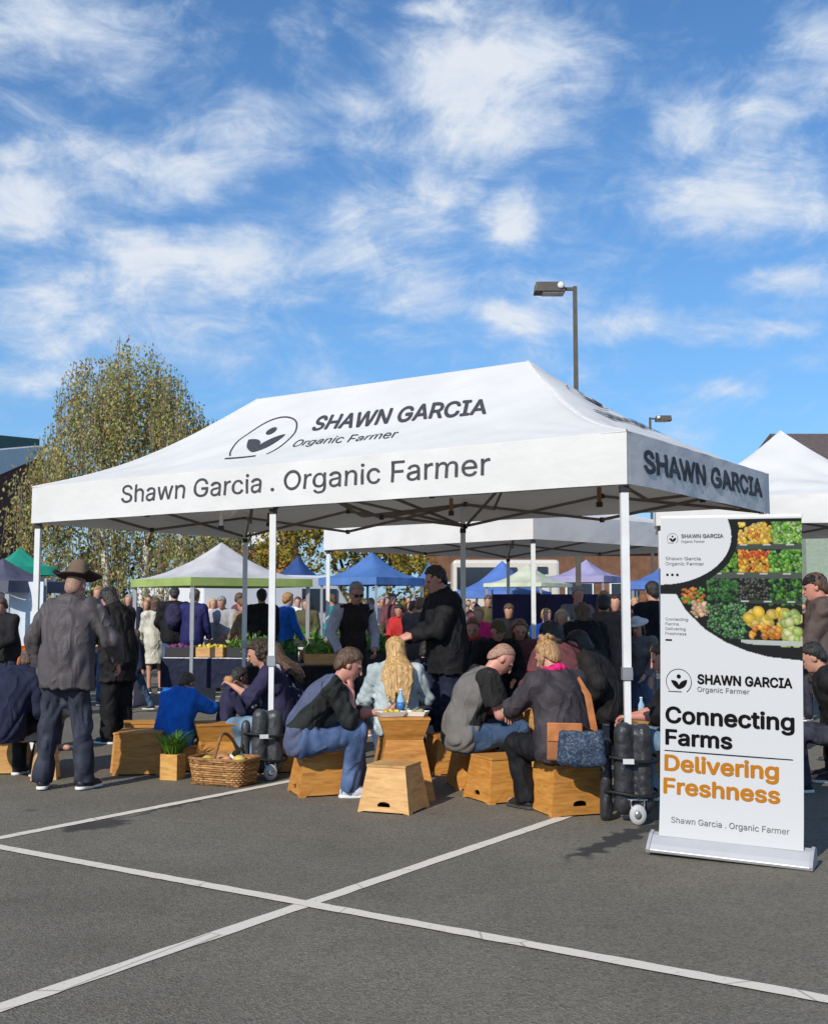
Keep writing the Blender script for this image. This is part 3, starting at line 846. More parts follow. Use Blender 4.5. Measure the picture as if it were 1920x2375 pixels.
    ca = me.color_attributes.new('print', 'FLOAT_COLOR', 'POINT')
    ca.data.foreach_set('color', np.concatenate([colr.reshape(-1, 3), np.ones((colr.shape[0] * colr.shape[1], 1))], 1).ravel().astype(np.float32))
    pm = bpy.data.materials.new('banner_print'); pm.use_nodes = True
    an = nn(pm.node_tree, 'ShaderNodeAttribute', attribute_name='print')
    pb = pm.node_tree.nodes['Principled BSDF']; pm.node_tree.links.new(an.outputs[0], pb.inputs['Base Color']); pb.inputs['Roughness'].default_value = .7; pb.inputs['Specular IOR Level'].default_value = .12
    sh = link_mesh('printed_sheet', me, pm, root)
    for p in (): pass
    BK = mat('black_ink', (.006, .006, .007), .8, spec=.08); OR = mat('orange_ink', (.43, .155, .008), .7, spec=.1); GY = mat('grey_ink', (.12, .12, .12), .5)
    def put(vs, fs, x, y, m_, name='lettering'):
        # x,y in print pixels of the baseline start
        def fn(a, b, d=0):
            X_ = (x / 327 - .5) * wd + a; Z_ = 1 - (y / 790) + b / (zz1 - zz0)
            yy = -.012 - .035 * (1 - Z_) * math.exp(-Z_ * 9) - .0055 - d
            return (X_, yy, zz0 + Z_ * (zz1 - zz0))
        map_sheet(name, vs, fs, fn, m_, sh)
    k = wd / 327; kv = (zz1 - zz0) / 790
    def T(s_, x, y, w, h_, m_, bold=0):
        vs, fs = fit_text(s_, w * k, h_ * kv, bold * 1.15)
        put(vs, fs, x, y, m_)
    T('Connecting', 12, 512, 296, 38, BK, .022); T('Farms', 12, 566, 157, 36, BK, .022)
    T('Delivering', 10, 630, 263, 37, OR, .022); T('Freshness', 8, 686, 268, 36, OR, .022)
    T('SHAWN GARCIA', 88, 412, 216, 22, BK, .025); T('Organic Farmer', 88, 432, 120, 12, GY)
    T('Shawn Garcia . Organic Farmer', 28, 756, 268, 14, GY)
    T('SHAWN GARCIA', 50, 50, 100, 9, GY, .02); T('Organic Farmer', 50, 62, 56, 6, GY)
    T('Shawn Garcia', 12, 106, 84, 8, GY); T('Organic Farmer', 12, 119, 92, 8, GY)
    for i in range(3):
        put([(0, 0), (.014, 0), (.014, .014), (0, .014)], [(0, 1, 2, 3)], 14 + i * 12, 146, BK, 'dot')
    T('Connecting', 12, 258, 54, 7, GY); T('Farms', 12, 270, 32, 7, GY); T('Delivering', 12, 282, 48, 7, GY); T('Freshness', 12, 294, 50, 7, GY)
    put([(0, 0), (.04, 0), (.04, .01), (0, .01)], [(0, 1, 2, 3)], 12, 309, BK, 'dot')
    put([(0, 0), (294 * k, 0), (294 * k, .006), (0, .006)], [(0, 1, 2, 3)], 10, 583, BK, 'rule')
    vs, fs = logo_shapes(30 * k); put(vs, fs, 44, 410, BK, 'emblem')
    vs, fs = logo_shapes(13 * k); put(vs, fs, 29, 52, BK, 'emblem')
banner()

# ------------------------------------------------------------------ street lamps
LAMPM = mat('lamp_bronze', (.10, .085, .07), .5, var=.1)
def lamp(label, px, py_head, Y, hw, hx, side):
    base = P(px, 1407, Y); base.z = 0
    top = P(px, py_head, Y).z
    r = empty('street_lamp', base, 0, label, 'street lamp', 'car park lamp posts')
    m = MB(); m.box((0, 0, top / 2), (.12 * hw, .12 * hw, top), taper=.75); m.box((0, 0, .15), (.3, .3, .3)); m.build('pole', LAMPM, r)
    m = MB(); m.box((side * .18 * hw, 0, top - .06 * hw), (.36 * hw, .07 * hw, .07 * hw)); m.build('arm', LAMPM, r)
    m = MB(); c = side * (.18 + .42) * hw
    m.box((c, 0, top - .05 * hw), (.72 * hw, .42 * hw, .24 * hw), taper=.9); hd = m.build('lamp_head', LAMPM, r, bevel=.02)
    
    m = MB(); m.lathe([(.08 * hw, 0), (.085 * hw, .015), (.04 * hw, .03)], 12, 0, Matrix.Translation((c - side * .25 * hw, -.215 * hw, top - .03 * hw)) @ Matrix.Rotation(PI / 2, 4, 'X'))
    m.build('lens', mat('lamp_lens', (.7, .7, .68), .2), hd)
    m = MB(); m.box((c - side * .08 * hw, 0, top - .18 * hw), (.5 * hw, .34 * hw, .02)); m.build('diffuser', mat('lamp_glass', (.45, .45, .42), .2), hd)
lamp('tall bronze lamp post with a box head rising behind the lettered tent', 1342, 664, 22, .85, 0, -1)
lamp('smaller far lamp head showing just above the lettered tent roof edge', 1515, 968, 38, .75, 0, 1)
for o in bpy.data.objects:
    pass

# ------------------------------------------------------------------ buildings and camper
def box_mesh(mb, c, d, mi=0): mb.box(c, d, mi)
BRICKD = mat('dark_brick', (.13, .048, .038), .85, var=.25, vscale=4, bump=.4, bscale=20)
BRICKO = mat('orange_brick', (.17, .085, .05), .85, var=.2, vscale=3, bump=.3)
METALR = mat('pale_metal_roof', (.50, .50, .50), .45, metal=.2, var=.08, stretch=(6, 1, 1))
GREENR = mat('green_trim', (.015, .07, .045), .5, var=.2)
DGLASS = mat('dark_glass', (.02, .025, .035), .1, spec=.8)
def quad_wall(mb, a, b, z0a, z1a, z0b, z1b, th, mi=0):
    d = Vector((b.x - a.x, b.y - a.y, 0)).normalized(); n = Vector((d.y, -d.x, 0)) * -th
    vs = [(a.x, a.y, z0a), (b.x, b.y, z0b), (b.x, b.y, z1b), (a.x, a.y, z1a)]
    vs += [(x + n.x, y + n.y, z) for x, y, z in vs]
    mb.add(vs, [(0, 1, 2, 3), (7, 6, 5, 4), (0, 4, 5, 1), (1, 5, 6, 2), (2, 6, 7, 3), (3, 7, 4, 0)], mi)
def left_building():
    a = P(-330, 1407, 27); b = P(92, 1407, 40); a.z = b.z = 0
    r = empty('brick_building', (0, 0, 0), 0, 'dark brick building with pale roof edge and green upper band, left of the birch', 'building')
    zt_a = P(-330, 1231, 27).z; zt_b = P(92, 1049, 40).z
    m = MB(); quad_wall(m, a, b, 0, zt_a, 0, zt_b, 8); m.build('wall', BRICKD, r)
    z2a = P(-330, 1075, 27).z; z2b = P(92, 1037, 40).z
    m = MB(); quad_wall(m, a + Vector((.25, -.35, 0)), b + Vector((.25, -.35, 0)), zt_a - .1, z2a, zt_b - .1, z2b, .5); m.build('roof_edge', METALR, r)
    a2, b2 = a + Vector((-2.5, 2.5, 0)), b + Vector((-1.0, 2.5, 0))
    m = MB(); quad_wall(m, a2, b2, z2a - .4, P(-330, 968, 29.5).z, z2b - .4, P(92, 1018, 42.5).z, 5); m.build('upper_storey', GREENR, r)
    d = (b - a).normalized()
    for k in range(3):
        p = a + (b - a) * (.3 + .22 * k); n = Vector((d.y, -d.x, 0)) * .03
        w = MB(); q = p + d * 1.6
        quad_wall(w, p + n, q + n, 1.2, 2.6, 1.2, 2.6, .05, 0); w.build('window', DGLASS, r)
left_building()
def right_building():
    r = empty('brick_building', (0, 0, 0), 0, 'brown gable roofed building beyond the white tent in the right corner', 'building')
    Y = 42
    p = lambda x, y, Yq=Y: P(x, y, Yq)
    a = p(1842, 985); b = p(2260, 985)
    m = MB(); h = p(1850, 1052).z
    m.box(((a.x + b.x) / 2, Y + 4, h / 2), (b.x - a.x - .6, 8, h)); m.build('wall', mat('sage_wall', (.30, .36, .28), .8, var=.1), r)
    zr = p(1842, 968).z; ze = p(1842, 1062).z
    m = MB(); x0, x1 = a.x, b.x
    vs = [(x0, Y - .6, ze), (x1, Y - .6, ze), (x1 - .2, Y + 4, zr), (x0 + .35, Y + 4, zr), (x0, Y + 8.6, ze), (x1, Y + 8.6, ze)]
    vs += [(x, y, z - .18) for x, y, z in vs]
    m.add(vs, [(0, 1, 2, 3), (3, 2, 5, 4), (6, 9, 8, 7), (9, 10, 11, 8), (0, 6, 7, 1), (4, 5, 11, 10), (0, 3, 9, 6), (3, 4, 10, 9), (1, 7, 8, 2), (2, 8, 11, 5)])
    m.build('roof', mat('brown_shingles', (.13, .095, .085), .85, var=.2, vscale=6, bump=.4), r)
    m = MB(); m.box((x0 + 2.6, Y - .1, h * .7), (1.6, .1, 1.0)); w = m.build('window', DGLASS, r)
    m = MB(); m.box((x0 + 2.6, Y - .14, h * .7 - .55), (1.8, .2, .08)); m.build('sill', POLE_WHITE, w)
right_building()
def back_building():
    r = empty('brick_building', (0, 0, 0), 0, 'long orange brick building with a flat canopy edge beyond the blue tents', 'building')
    Y = 46
    x0, x1 = P(985, 1300, Y).x, P(1700, 1300, Y).x; zt = P(1300, 1268, Y).z
    m = MB(); m.box(((x0 + x1) / 2, Y + 5, zt / 2), (x1 - x0, 10, zt)); m.build('wall', BRICKO, r)
    m = MB(); m.box(((x0 + x1) / 2, Y + 5, zt + .15), (x1 - x0 + 1, 11, .3)); m.build('roof', mat('orange_fascia', (.50, .27, .14), .8, var=.15), r)
    for i in range(7):
        xx = x0 + (i + .5) * (x1 - x0) / 7
        m = MB(); m.box((xx, Y - .03, 1.9), (1.15, .08, 1.2)); f = m.build('window', POLE_WHITE, r)
        m = MB(); m.box((xx, Y - .08, 1.9), (1.0, .04, 1.05)); m.build('pane', DGLASS, f)
    r2 = empty('brick_building', (0, 0, 0), 0, 'low reddish brick building with a white awning beyond the grey stall tent', 'building')
    Y = 50; x0, x1 = P(520, 1300, Y).x, P(660, 1300, Y).x; zt = P(600, 1215, Y).z
    m = MB(); m.box(((x0 + x1) / 2, Y + 3, zt / 2), (x1 - x0, 6, zt)); m.build('wall', mat('orange_brick_two', (.45, .17, .08), .85, var=.2), r2)
    m = MB(); m.box(((x0 + x1) / 2 + .3, Y - .1, zt - .5), (x1 - x0 - 1.0, .2, 1.0)); m.build('sign_band', POLE_WHITE, r2)
    m = MB(); m.box(((x0 + x1) / 2, Y + 3, zt + .1), (x1 - x0 + .6, 6.6, .2)); m.build('roof', mat('brown_fascia', (.2, .12, .08)), r2)
back_building()
def camper():
    Y = 38; x0, x1 = P(1048, 1300, Y).x, P(1300, 1300, Y).x; zt = P(1150, 1305 - 5, Y).z
    zt = P(1150, 1298, Y).z; L = x1 - x0
    r = empty('camper_van', ((x0 + x1) / 2, Y, 0), 0, 'white camper van with a dark side window behind the bright blue tent', 'camper van')
    wm = mat('camper_white', (.62, .57, .50), .4, var=.03)
    m = MB(); m.box((0, 1.1, .55 + (zt - .55) / 2), (L, 2.2, zt - .55), taper=.985); m.build('body', wm, r, bevel=.12)
    m = MB(); m.box((-L * .18, -.02, zt - .62), (L * .55, .06, .72)); m.build('window', DGLASS, r)
    m = MB(); m.box((L * .33, -.02, zt - .35), (.35, .05, .22)); m.build('roof_vent', DGLASS, r)
    for sx in (-.3, .3):
        m = MB(); m.lathe([(.34, -.1), (.36, 0), (.34, .1)], 18, 0, Matrix.Translation((L * sx, .15, .36)) @ Matrix.Rotation(PI / 2, 4, 'X')); m.build('wheel', DARKPLASTIC, r)
camper()
def vans():
    # white delivery van and box trailer seen between the stalls at the left
    wm = mat('van_white', (.75, .75, .76), .35)
    Y = 26; x0 = P(545, 1400, Y).x; 
    r = empty('delivery_van', (x0 + 1.0, Y, 0), R(35), 'white van seen between shoppers below the lime edged tent', 'van')
    m = MB()
    prof = [(-2.3, .35), (-2.3, 2.05), (-2.1, 2.2), (.9, 2.2), (1.5, 1.35), (2.2, 1.15), (2.3, .9), (2.3, .35)]
    vs = [(x, -.9, z) for x, z in prof] + [(x, .9, z) for x, z in prof]; n = len(prof)
    m.add(vs, [tuple(range(n)), tuple(range(2 * n - 1, n - 1, -1))] + [((i + 1) % n, i, n + i, n + (i + 1) % n) for i in range(n)]); m.build('body', wm, r, bevel=.05)
    m = MB(); m.box((.55, -.91, 1.65), (.9, .04, .5)); m.build('side_window', DGLASS, r)
    m = MB(); m.add([(.98, -.8, 2.08), (.98, .8, 2.08), (1.53, .8, 1.42), (1.53, -.8, 1.42)], [(0, 3, 2, 1)]); m.build('windscreen', DGLASS, r)
    for sx in (-1.5, 1.5):
        for sy in (-.9, .9):
            m = MB(); m.lathe([(.3, -.09), (.33, 0), (.3, .09)], 18, 0, Matrix.Translation((sx, sy * .95, .33)) @ Matrix.Rotation(PI / 2, 4, 'X')); m.build('wheel', DARKPLASTIC, r)
    Y = 30; a = P(300, 1400, Y).x; b = P(452, 1400, Y).x
    r = empty('box_trailer', ((a + b) / 2, Y, 0), 0, 'white box trailer behind the woman in the cream coat', 'trailer')
    zt = P(350, 1355, Y).z; m = MB(); m.box((0, 1, .5 + (zt - .5) / 2), (b - a, 2, zt - .5)); m.build('body', wm, r, bevel=.04)
    for k in range(3):
        m = MB(); m.box((-(b - a) / 2 + (k + 1) * (b - a) / 4, -.02, .5 + (zt - .5) / 2), (.06, .04, zt - .6)); m.build('rib', POLE_GREY, r)
    for sx in (-.3, .3):
        m = MB(); m.lathe([(.28, -.1), (.3, 0), (.28, .1)], 16, 0, Matrix.Translation((sx * 2, .2, .3)) @ Matrix.Rotation(PI / 2, 4, 'X')); m.build('wheel', DARKPLASTIC, r)
vans()

# ------------------------------------------------------------------ trees
def leaf_mesh(name, pts, size, mats, parent, seed, droop=.6, shade=3):
    rr = np.random.default_rng(seed); N = len(pts)
    a = rr.normal(size=(N, 3)); a[:, 2] -= droop * 2; a /= np.linalg.norm(a, axis=1)[:, None]
    b = rr.normal(size=(N, 3)); b -= (a * b).sum(1)[:, None] * a; b /= np.linalg.norm(b, axis=1)[:, None]
    s = size * rr.uniform(.6, 1.4, N)[:, None]
    p = np.asarray(pts)
    vs = np.stack([p - b * s * .38, p + a * s * .5, p + b * s * .38, p + a * s * 1.5 - 0, ], 1)
    vs[:, 0] = p; vs[:, 1] = p + a * s * .7 + b * s * .4; vs[:, 2] = p + a * s * 1.5; vs[:, 3] = p + a * s * .7 - b * s * .4
    vs = vs.reshape(-1, 3); q = np.arange(4 * N).reshape(-1, 4)
    me = bpy.data.meshes.new(name)
    me.vertices.add(4 * N); me.vertices.foreach_set('co', vs.ravel()); me.loops.add(4 * N); me.loops.foreach_set('vertex_index', q.ravel())
    me.polygons.add(N); me.polygons.foreach_set('loop_start', np.arange(0, 4 * N, 4))
    for m in mats: me.materials.append(m)
    me.polygons.foreach_set('material_index', rr.integers(0, len(mats), N).astype(np.int32))
    me.update()
    return link_mesh(name, me, None, parent)
LV = [mat('leaf_olive', (.42, .39, .13), .6, trans=.35), mat('leaf_green', (.28, .31, .11), .6, trans=.35), mat('leaf_yellow', (.55, .48, .17), .6, trans=.3), mat('leaf_rust', (.32, .15, .07), .6, trans=.3)]
BARK = mat('birch_bark', (.62, .58, .52), .8, var=.35, vscale=6, stretch=(1, 1, 4), vr=(.25, .55))
DBARK = mat('dark_bark', (.09, .07, .05), .9, var=.3)
def birch(label, Y, outline, trunk_x, n_strands, leafsize, seed, mats, name='birch_tree', bark=BARK, per=30, weep=1.0):
    """outline: picture points (px, py) of the crown's top edge; the crown hangs down from it"""
    rr = np.random.default_rng(seed)
    xs = [P(x, y, Y).x for x, y in outline]; zs = [P(x, y, Y).z for x, y in outline]
    base = Vector((P(trunk_x, 1407, Y).x, Y, 0))
    r = empty(name, base, 0, label, 'tree')
    cx = (xs[0] + xs[-1]) / 2; hw = (xs[-1] - xs[0]) / 2
    m = MB(); pts = []; tw = MB()
    top = max(zs)
    stems = [(-.35, .05), (.35, .0), (0.9, .1)] if bark is BARK else [(0, 0)]
    for k, (dx, dy) in enumerate(stems):
        b0 = Vector((dx * .8, dy, 0)); path = [b0]; rad = [.13]
        nseg = 8; gx = np.interp(base.x + dx * 2, xs, zs)
        H = max(top * (.80 if k == 0 else .70), 2)
        for i in range(1, nseg + 1):
            t = i / nseg
            path.append(Vector((dx * (.8 + 1.8 * t) + rr.normal() * .06, dy + rr.normal() * .06 + .3 * t * (k - 1), H * t)))
            rad.append(.13 * (1 - t) ** .8 + .012)
        m.tube(path, rad, 8)
        for j in range(16):
            t = rr.uniform(.28, .95); i0 = min(int(t * nseg), nseg - 1)
            p0 = path[i0].lerp(path[i0 + 1], t * nseg - i0)
            an = rr.uniform(0, 2 * PI); ln = (1.0 - .6 * t) * hw * .5 * rr.uniform(.5, 1.0)
            p1 = p0 + Vector((math.cos(an) * ln, math.sin(an) * ln * .8, ln * .7)); p2 = p1 + Vector((math.cos(an) * ln * .5, math.sin(an) * ln * .3, -ln * .05))
            tw.tube([p0, p0.lerp(p1, .5) + Vector((0, 0, .08)), p1, p2], [.045 * (1 - t) + .012, .03 * (1 - t) + .01, .012, .005], 5)
    m.build('trunk', bark, r)
    for s_ in range(n_strands):
        # starting point within the crown's volume
        x = rr.uniform(xs[0], xs[-1]); zmax = np.interp(x, xs, zs)
        zmax *= 1 - .07 * abs(math.sin(math.floor(x * 2.6) * 12.9898 + seed)) * (weep > 1)
        y = rr.normal() * hw * .42
        lim = 1 - .22 * min(1, abs(y) / hw)
        gap = math.sin(x * 3.1 + y * 1.7) * math.sin(x * 1.3 - 2)
        z = zmax * lim * (1 - abs(rr.normal()) * .16) if rr.random() < .55 else rr.uniform(.30, .95) * zmax * lim
        if gap > .62 and rr.random() < .7: continue
        ln = rr.uniform(.3, 1.3) * weep
        dx, dy = rr.normal() * .10, rr.normal() * .10
        n = int(per * (.4 + ln / weep) * .7)
        tt = rr.random(n); sp = .03 + .07 * (1 - tt)
        P_ = np.stack([x - base.x + dx * tt + rr.normal(size=n) * sp, y + dy * tt + rr.normal(size=n) * sp, z - ln * tt + rr.normal(size=n) * .03], 1)
        pts.append(P_[P_[:, 2] > .8])
        if s_ % 3 == 0: tw.tube([(x - base.x, y, z), (x - base.x + dx * .6, y + dy * .6, z - ln * .6), (x - base.x + dx, y + dy, z - ln)], [.010, .007, .004], 3, cap=False)
    tag(tw.build('branches', bark if bark is not BARK else mat('twig_brown', (.24, .18, .14), .8), r), None, None, None, 'stuff')
    leaf_mesh('crown', np.concatenate(pts), leafsize, mats, r, seed + 1, weep * .6)
birch('tall weeping birch with thinning olive and rust leaves behind the lettered tent', 30,
      [(88, 1060), (98, 965), (125, 975), (150, 985), (168, 850), (182, 770), (215, 742), (260, 765), (290, 738), (330, 772), (360, 745), (380, 795), (410, 780), (435, 825), (465, 880), (500, 930), (530, 990), (565, 1090)], 290, 2600, .060, 21, [LV[0], LV[0], LV[1], LV[1], LV[0], LV[2], LV[3]], per=30, weep=1.7)
YL = [mat('leaf_gold', (.42, .30, .03), .6, trans=.3), mat('leaf_ochre', (.30, .20, .03), .6, trans=.3), mat('leaf_moss', (.16, .17, .03), .6, trans=.25)]
birch('golden yellow autumn tree beyond the mid blue tent', 44, [(560, 1330), (600, 1235), (640, 1190), (700, 1160), (760, 1150), (820, 1165), (880, 1180), (930, 1215), (990, 1260), (1010, 1320)], 790, 520, .13, 33, YL, name='autumn_tree', bark=DBARK, per=24, weep=.6)
birch('low dark green tree row end behind the slate tent', 46, [(120, 1330), (180, 1260), (260, 1235), (340, 1225), (420, 1232), (500, 1245), (560, 1290), (600, 1340)], 380, 360, .14, 43, [LV[1], LV[0], mat('leaf_dark', (.04, .055, .02), .6)], name='shade_tree', bark=DBARK, per=22, weep=.6)
# ------------------------------------------------------------------ people: a body grown as one surface
def V(*a): return np.array(a, dtype=float)
def unit(v): return v / (np.linalg.norm(v) + 1e-9)
class Field:
    def __init__(s, lo, hi, h):
        s.h = h; s.lo = np.array(lo) - 2 * h
        s.n = np.ceil((np.array(hi) + 2 * h - s.lo) / h).astype(int) + 1
        s.D = np.full(tuple(s.n), 0.25, np.float32)
        s.ax = [s.lo[i] + h * np.arange(s.n[i]) for i in range(3)]
    def region(s, lo, hi, pad):
        sl = []
        for i in range(3):
            a = int(max(0, math.floor((lo[i] - pad - s.lo[i]) / s.h))); b = int(min(s.n[i], math.ceil((hi[i] + pad - s.lo[i]) / s.h) + 1))
            if b <= a: return None, None
            sl.append(slice(a, b))
        X, Y, Z = np.meshgrid(s.ax[0][sl[0]], s.ax[1][sl[1]], s.ax[2][sl[2]], indexing='ij', sparse=False)
        return tuple(sl), (X, Y, Z)
    def merge(s, sl, d, k, sub=False):
        A = s.D[sl]
        if sub:
            s.D[sl] = np.maximum(A, -d); return
        if k > 0:
            hh = np.maximum(k - np.abs(A - d), 0) / k
            s.D[sl] = np.minimum(A, d) - hh * hh * k * .25
        else: s.D[sl] = np.minimum(A, d)
    def cap(s, a, b, ra, rb, k=.02, flat=0, flatten=None, sub=False):
        """tapered capsule; flat bits: 1 cut square at a, 2 cut at b; flatten=(axis, factor)"""
        a = np.array(a, float); b = np.array(b, float); R_ = max(ra, rb)
        lo = np.minimum(a, b) - R_; hi = np.maximum(a, b) + R_
        sl, P_ = s.region(lo, hi, k + .03)
        if sl is None: return
        ab = b - a; L2 = ab @ ab + 1e-12
        px, py, pz = P_[0] - a[0], P_[1] - a[1], P_[2] - a[2]
        t = np.clip((px * ab[0] + py * ab[1] + pz * ab[2]) / L2, 0, 1)
        dx, dy, dz = px - t * ab[0], py - t * ab[1], pz - t * ab[2]
        if flatten is not None:
            n, fct = flatten; n = unit(n); q = dx * n[0] + dy * n[1] + dz * n[2]; e = (1 / fct - 1)
            dx, dy, dz = dx + q * n[0] * e, dy + q * n[1] * e, dz + q * n[2] * e
        d = np.sqrt(dx * dx + dy * dy + dz * dz) - (ra + (rb - ra) * t)
        if flatten is not None: d = d * (.5 + .5 * flatten[1])
        u = ab / math.sqrt(L2)
        if flat & 2: d = np.maximum(d, (P_[0] - b[0]) * u[0] + (P_[1] - b[1]) * u[1] + (P_[2] - b[2]) * u[2])
        if flat & 1: d = np.maximum(d, -(px * u[0] + py * u[1] + pz * u[2]))
        s.merge(sl, d, k, sub)
    def ell(s, c, r, M=None, k=.02, sub=False, cut=None):
        c = np.array(c, float); r = np.array(r, float); R_ = r.max()
        sl, P_ = s.region(c - R_, c + R_, k + .03)
        if sl is None: return
        x, y, z = P_[0] - c[0], P_[1] - c[1], P_[2] - c[2]
        if M is not None:  # columns are axes
            x, y, z = x * M[0, 0] + y * M[1, 0] + z * M[2, 0], x * M[0, 1] + y * M[1, 1] + z * M[2, 1], x * M[0, 2] + y * M[1, 2] + z * M[2, 2]
        k0 = np.sqrt((x / r[0]) ** 2 + (y / r[1]) ** 2 + (z / r[2]) ** 2); k1 = np.sqrt((x / r[0] ** 2) ** 2 + (y / r[1] ** 2) ** 2 + (z / r[2] ** 2) ** 2) + 1e-6
        d = k0 * (k0 - 1) / k1
        if cut is not None:
            for (n, o) in cut: d = np.maximum(d, x * n[0] + y * n[1] + z * n[2] - o)
        s.merge(sl, d, k, sub)
    def half(s, p, n, lo=None, hi=None):
        """keep the side away from n"""
        X, Y, Z = np.meshgrid(*s.ax, indexing='ij', sparse=True)
        n = unit(np.array(n, float)); s.D = np.maximum(s.D, ((X - p[0]) * n[0] + (Y - p[1]) * n[1] + (Z - p[2]) * n[2]).astype(np.float32))
    def folds(s, amp, seed, f=1.0, axis=None):
        wm = 2.2 if axis is None else .8
        r = np.random.default_rng(seed)
        X, Y, Z = np.meshgrid(*[a.astype(np.float32) for a in s.ax], indexing='ij', sparse=True)
        w = np.float32(.9) * np.sin(7 * X * f + 5 * Z * f + r.uniform(0, 6)) + np.float32(.9) * np.sin(8 * Y * f - 6 * Z * f + r.uniform(0, 6))
        tot = 0
        for i in range(3):
            kx, ky, kz = r.normal(size=3) * (24, 24, 15) * f
            if axis == 'v': kx, ky, kz = r.choice([-1, 1]) * r.uniform(14, 34), r.choice([-1, 1]) * r.uniform(10, 26), r.normal() * 5
            tot = tot + np.sin(kx * X + ky * Y + kz * Z + wm * w + r.uniform(0, 6)).astype(np.float32)
        s.D = s.D - np.float32(amp / 2) * (np.abs(tot) - np.float32(.9))
    def mesh(s):
        D = s.D; I = D < 0
        if not I.any(): return np.zeros((0, 3)), np.zeros((0, 4), int)
        c = I.astype(np.int8)
        S = sum(c[a:c.shape[0] - 1 + a, b:c.shape[1] - 1 + b, d:c.shape[2] - 1 + d] for a in (0, 1) for b in (0, 1) for d in (0, 1))
        act = (S > 0) & (S < 8)
        ii = np.argwhere(act)
        vid = np.full(act.shape, -1, np.int64); vid[act] = np.arange(len(ii))
        acc = np.zeros((len(ii), 3)); cnt = np.zeros(len(ii))
        cor = [(a, b, d) for a in (0, 1) for b in (0, 1) for d in (0, 1)]
        val = {q: D[ii[:, 0] + q[0], ii[:, 1] + q[1], ii[:, 2] + q[2]] for q in cor}
        for p in cor:
            for axx in range(3):
                if p[axx]: continue
                q = list(p); q[axx] = 1; q = tuple(q)
                a, b = val[p], val[q]; m = (a < 0) != (b < 0)
                t = np.where(m, a / np.where(m, a - b, 1), 0)
                pos = np.array(p, float)[None] + np.zeros((len(ii), 3)); pos[:, axx] += t
                acc[m] += pos[m]; cnt[m] += 1
        vs = (ii + acc / np.maximum(cnt, 1)[:, None]) * s.h + s.lo
        fs = []
        for axx in range(3):
            sh = [slice(None)] * 3; sh2 = [slice(None)] * 3
            sh[axx] = slice(0, -1); sh2[axx] = slice(1, None)
            A = I[tuple(sh)]; B_ = I[tuple(sh2)]
            e = np.argwhere(A != B_)
            o1, o2 = [(1, 2), (2, 0), (0, 1)][axx]
            ok = (e[:, o1] > 0) & (e[:, o2] > 0) & (e[:, o1] < D.shape[o1] - 1) & (e[:, o2] < D.shape[o2] - 1)
            e = e[ok]
            ins = A[e[:, 0], e[:, 1], e[:, 2]]
            def idx(d1, d2):
                f = e.copy(); f[:, o1] -= d1; f[:, o2] -= d2
                return vid[f[:, 0], f[:, 1], f[:, 2]]
            q = np.stack([idx(1, 1), idx(0, 1), idx(0, 0), idx(1, 0)], 1)
            q = np.where(ins[:, None], q, q[:, ::-1])
            fs.append(q)
        fs = np.concatenate(fs); fs = fs[(fs >= 0).all(1)]
        return vs, fs
def np_mesh(name, vs, fs):
    me = bpy.data.meshes.new(name)
    me.vertices.add(len(vs)); me.vertices.foreach_set('co', np.asarray(vs, np.float32).ravel())
    me.loops.add(fs.size); me.loops.foreach_set('vertex_index', fs.astype(np.int32).ravel())
    me.polygons.add(len(fs)); me.polygons.foreach_set('loop_start', np.arange(0, fs.size, 4, dtype=np.int32))
    me.polygons.foreach_set('use_smooth', np.ones(len(fs), bool))
    me.update()
    return me
def rotz(a): c, s = math.cos(a), math.sin(a); return np.array([[c, -s, 0], [s, c, 0], [0, 0, 1.0]])
def rotx(a): c, s = math.cos(a), math.sin(a); return np.array([[1, 0, 0], [0, c, -s], [0, s, c]])
def roty(a): c, s = math.cos(a), math.sin(a); return np.array([[c, 0, s], [0, 1, 0], [-s, 0, c]])
def ik(a, t, l1, l2, hint):
    d = t - a; L = np.linalg.norm(d); mx = (l1 + l2) * .999
    if L > mx: t = a + d / L * mx; d = t - a; L = mx
    u = d / L; x = (l1 * l1 - l2 * l2 + L * L) / (2 * L); h = math.sqrt(max(l1 * l1 - x * x, 0))
    p = np.array(hint, float); p = p - (p @ u) * u
    return a + u * x + unit(p) * h, t

SKIN = {'light': mat('skin_light', (.52, .27, .19), .5, var=.10, vscale=9, spec=.4), 'pink': mat('skin_pink', (.55, .25, .19), .5, var=.12, vscale=8, spec=.4),
        'tan': mat('skin_tan', (.36, .18, .11), .5, var=.1, vscale=8), 'dark': mat('skin_brown', (.16, .075, .045), .5, var=.1, vscale=8)}
def hairm(name, c, c2): return mat(name, c, .45, col2=c2, vscale=9, stretch=(9, 9, 1.2), bump=1.2, bscale=14, spec=.5, distort=.8)
HAIR = {'brown': hairm('hair_brown', (.035, .020, .012), (.17, .095, .05)), 'black': hairm('hair_black', (.008, .007, .007), (.035, .03, .027)), 'blonde': hairm('hair_blonde', (.34, .17, .05), (.75, .50, .22)),
        'grey': hairm('hair_grey', (.16, .15, .14), (.45, .43, .42)), 'auburn': hairm('hair_auburn', (.10, .035, .012), (.30, .13, .05)), 'curly': mat('hair_curly', (.010, .006, .004), .5, col2=(.085, .052, .028), vscale=34, bump=2.5, bscale=45, spec=.5),
        'stubble': mat('hair_stubble', (.33, .19, .135), .6, var=.3, vscale=60), 'strawberry': hairm('hair_strawberry', (.22, .10, .035), (.55, .33, .14))}
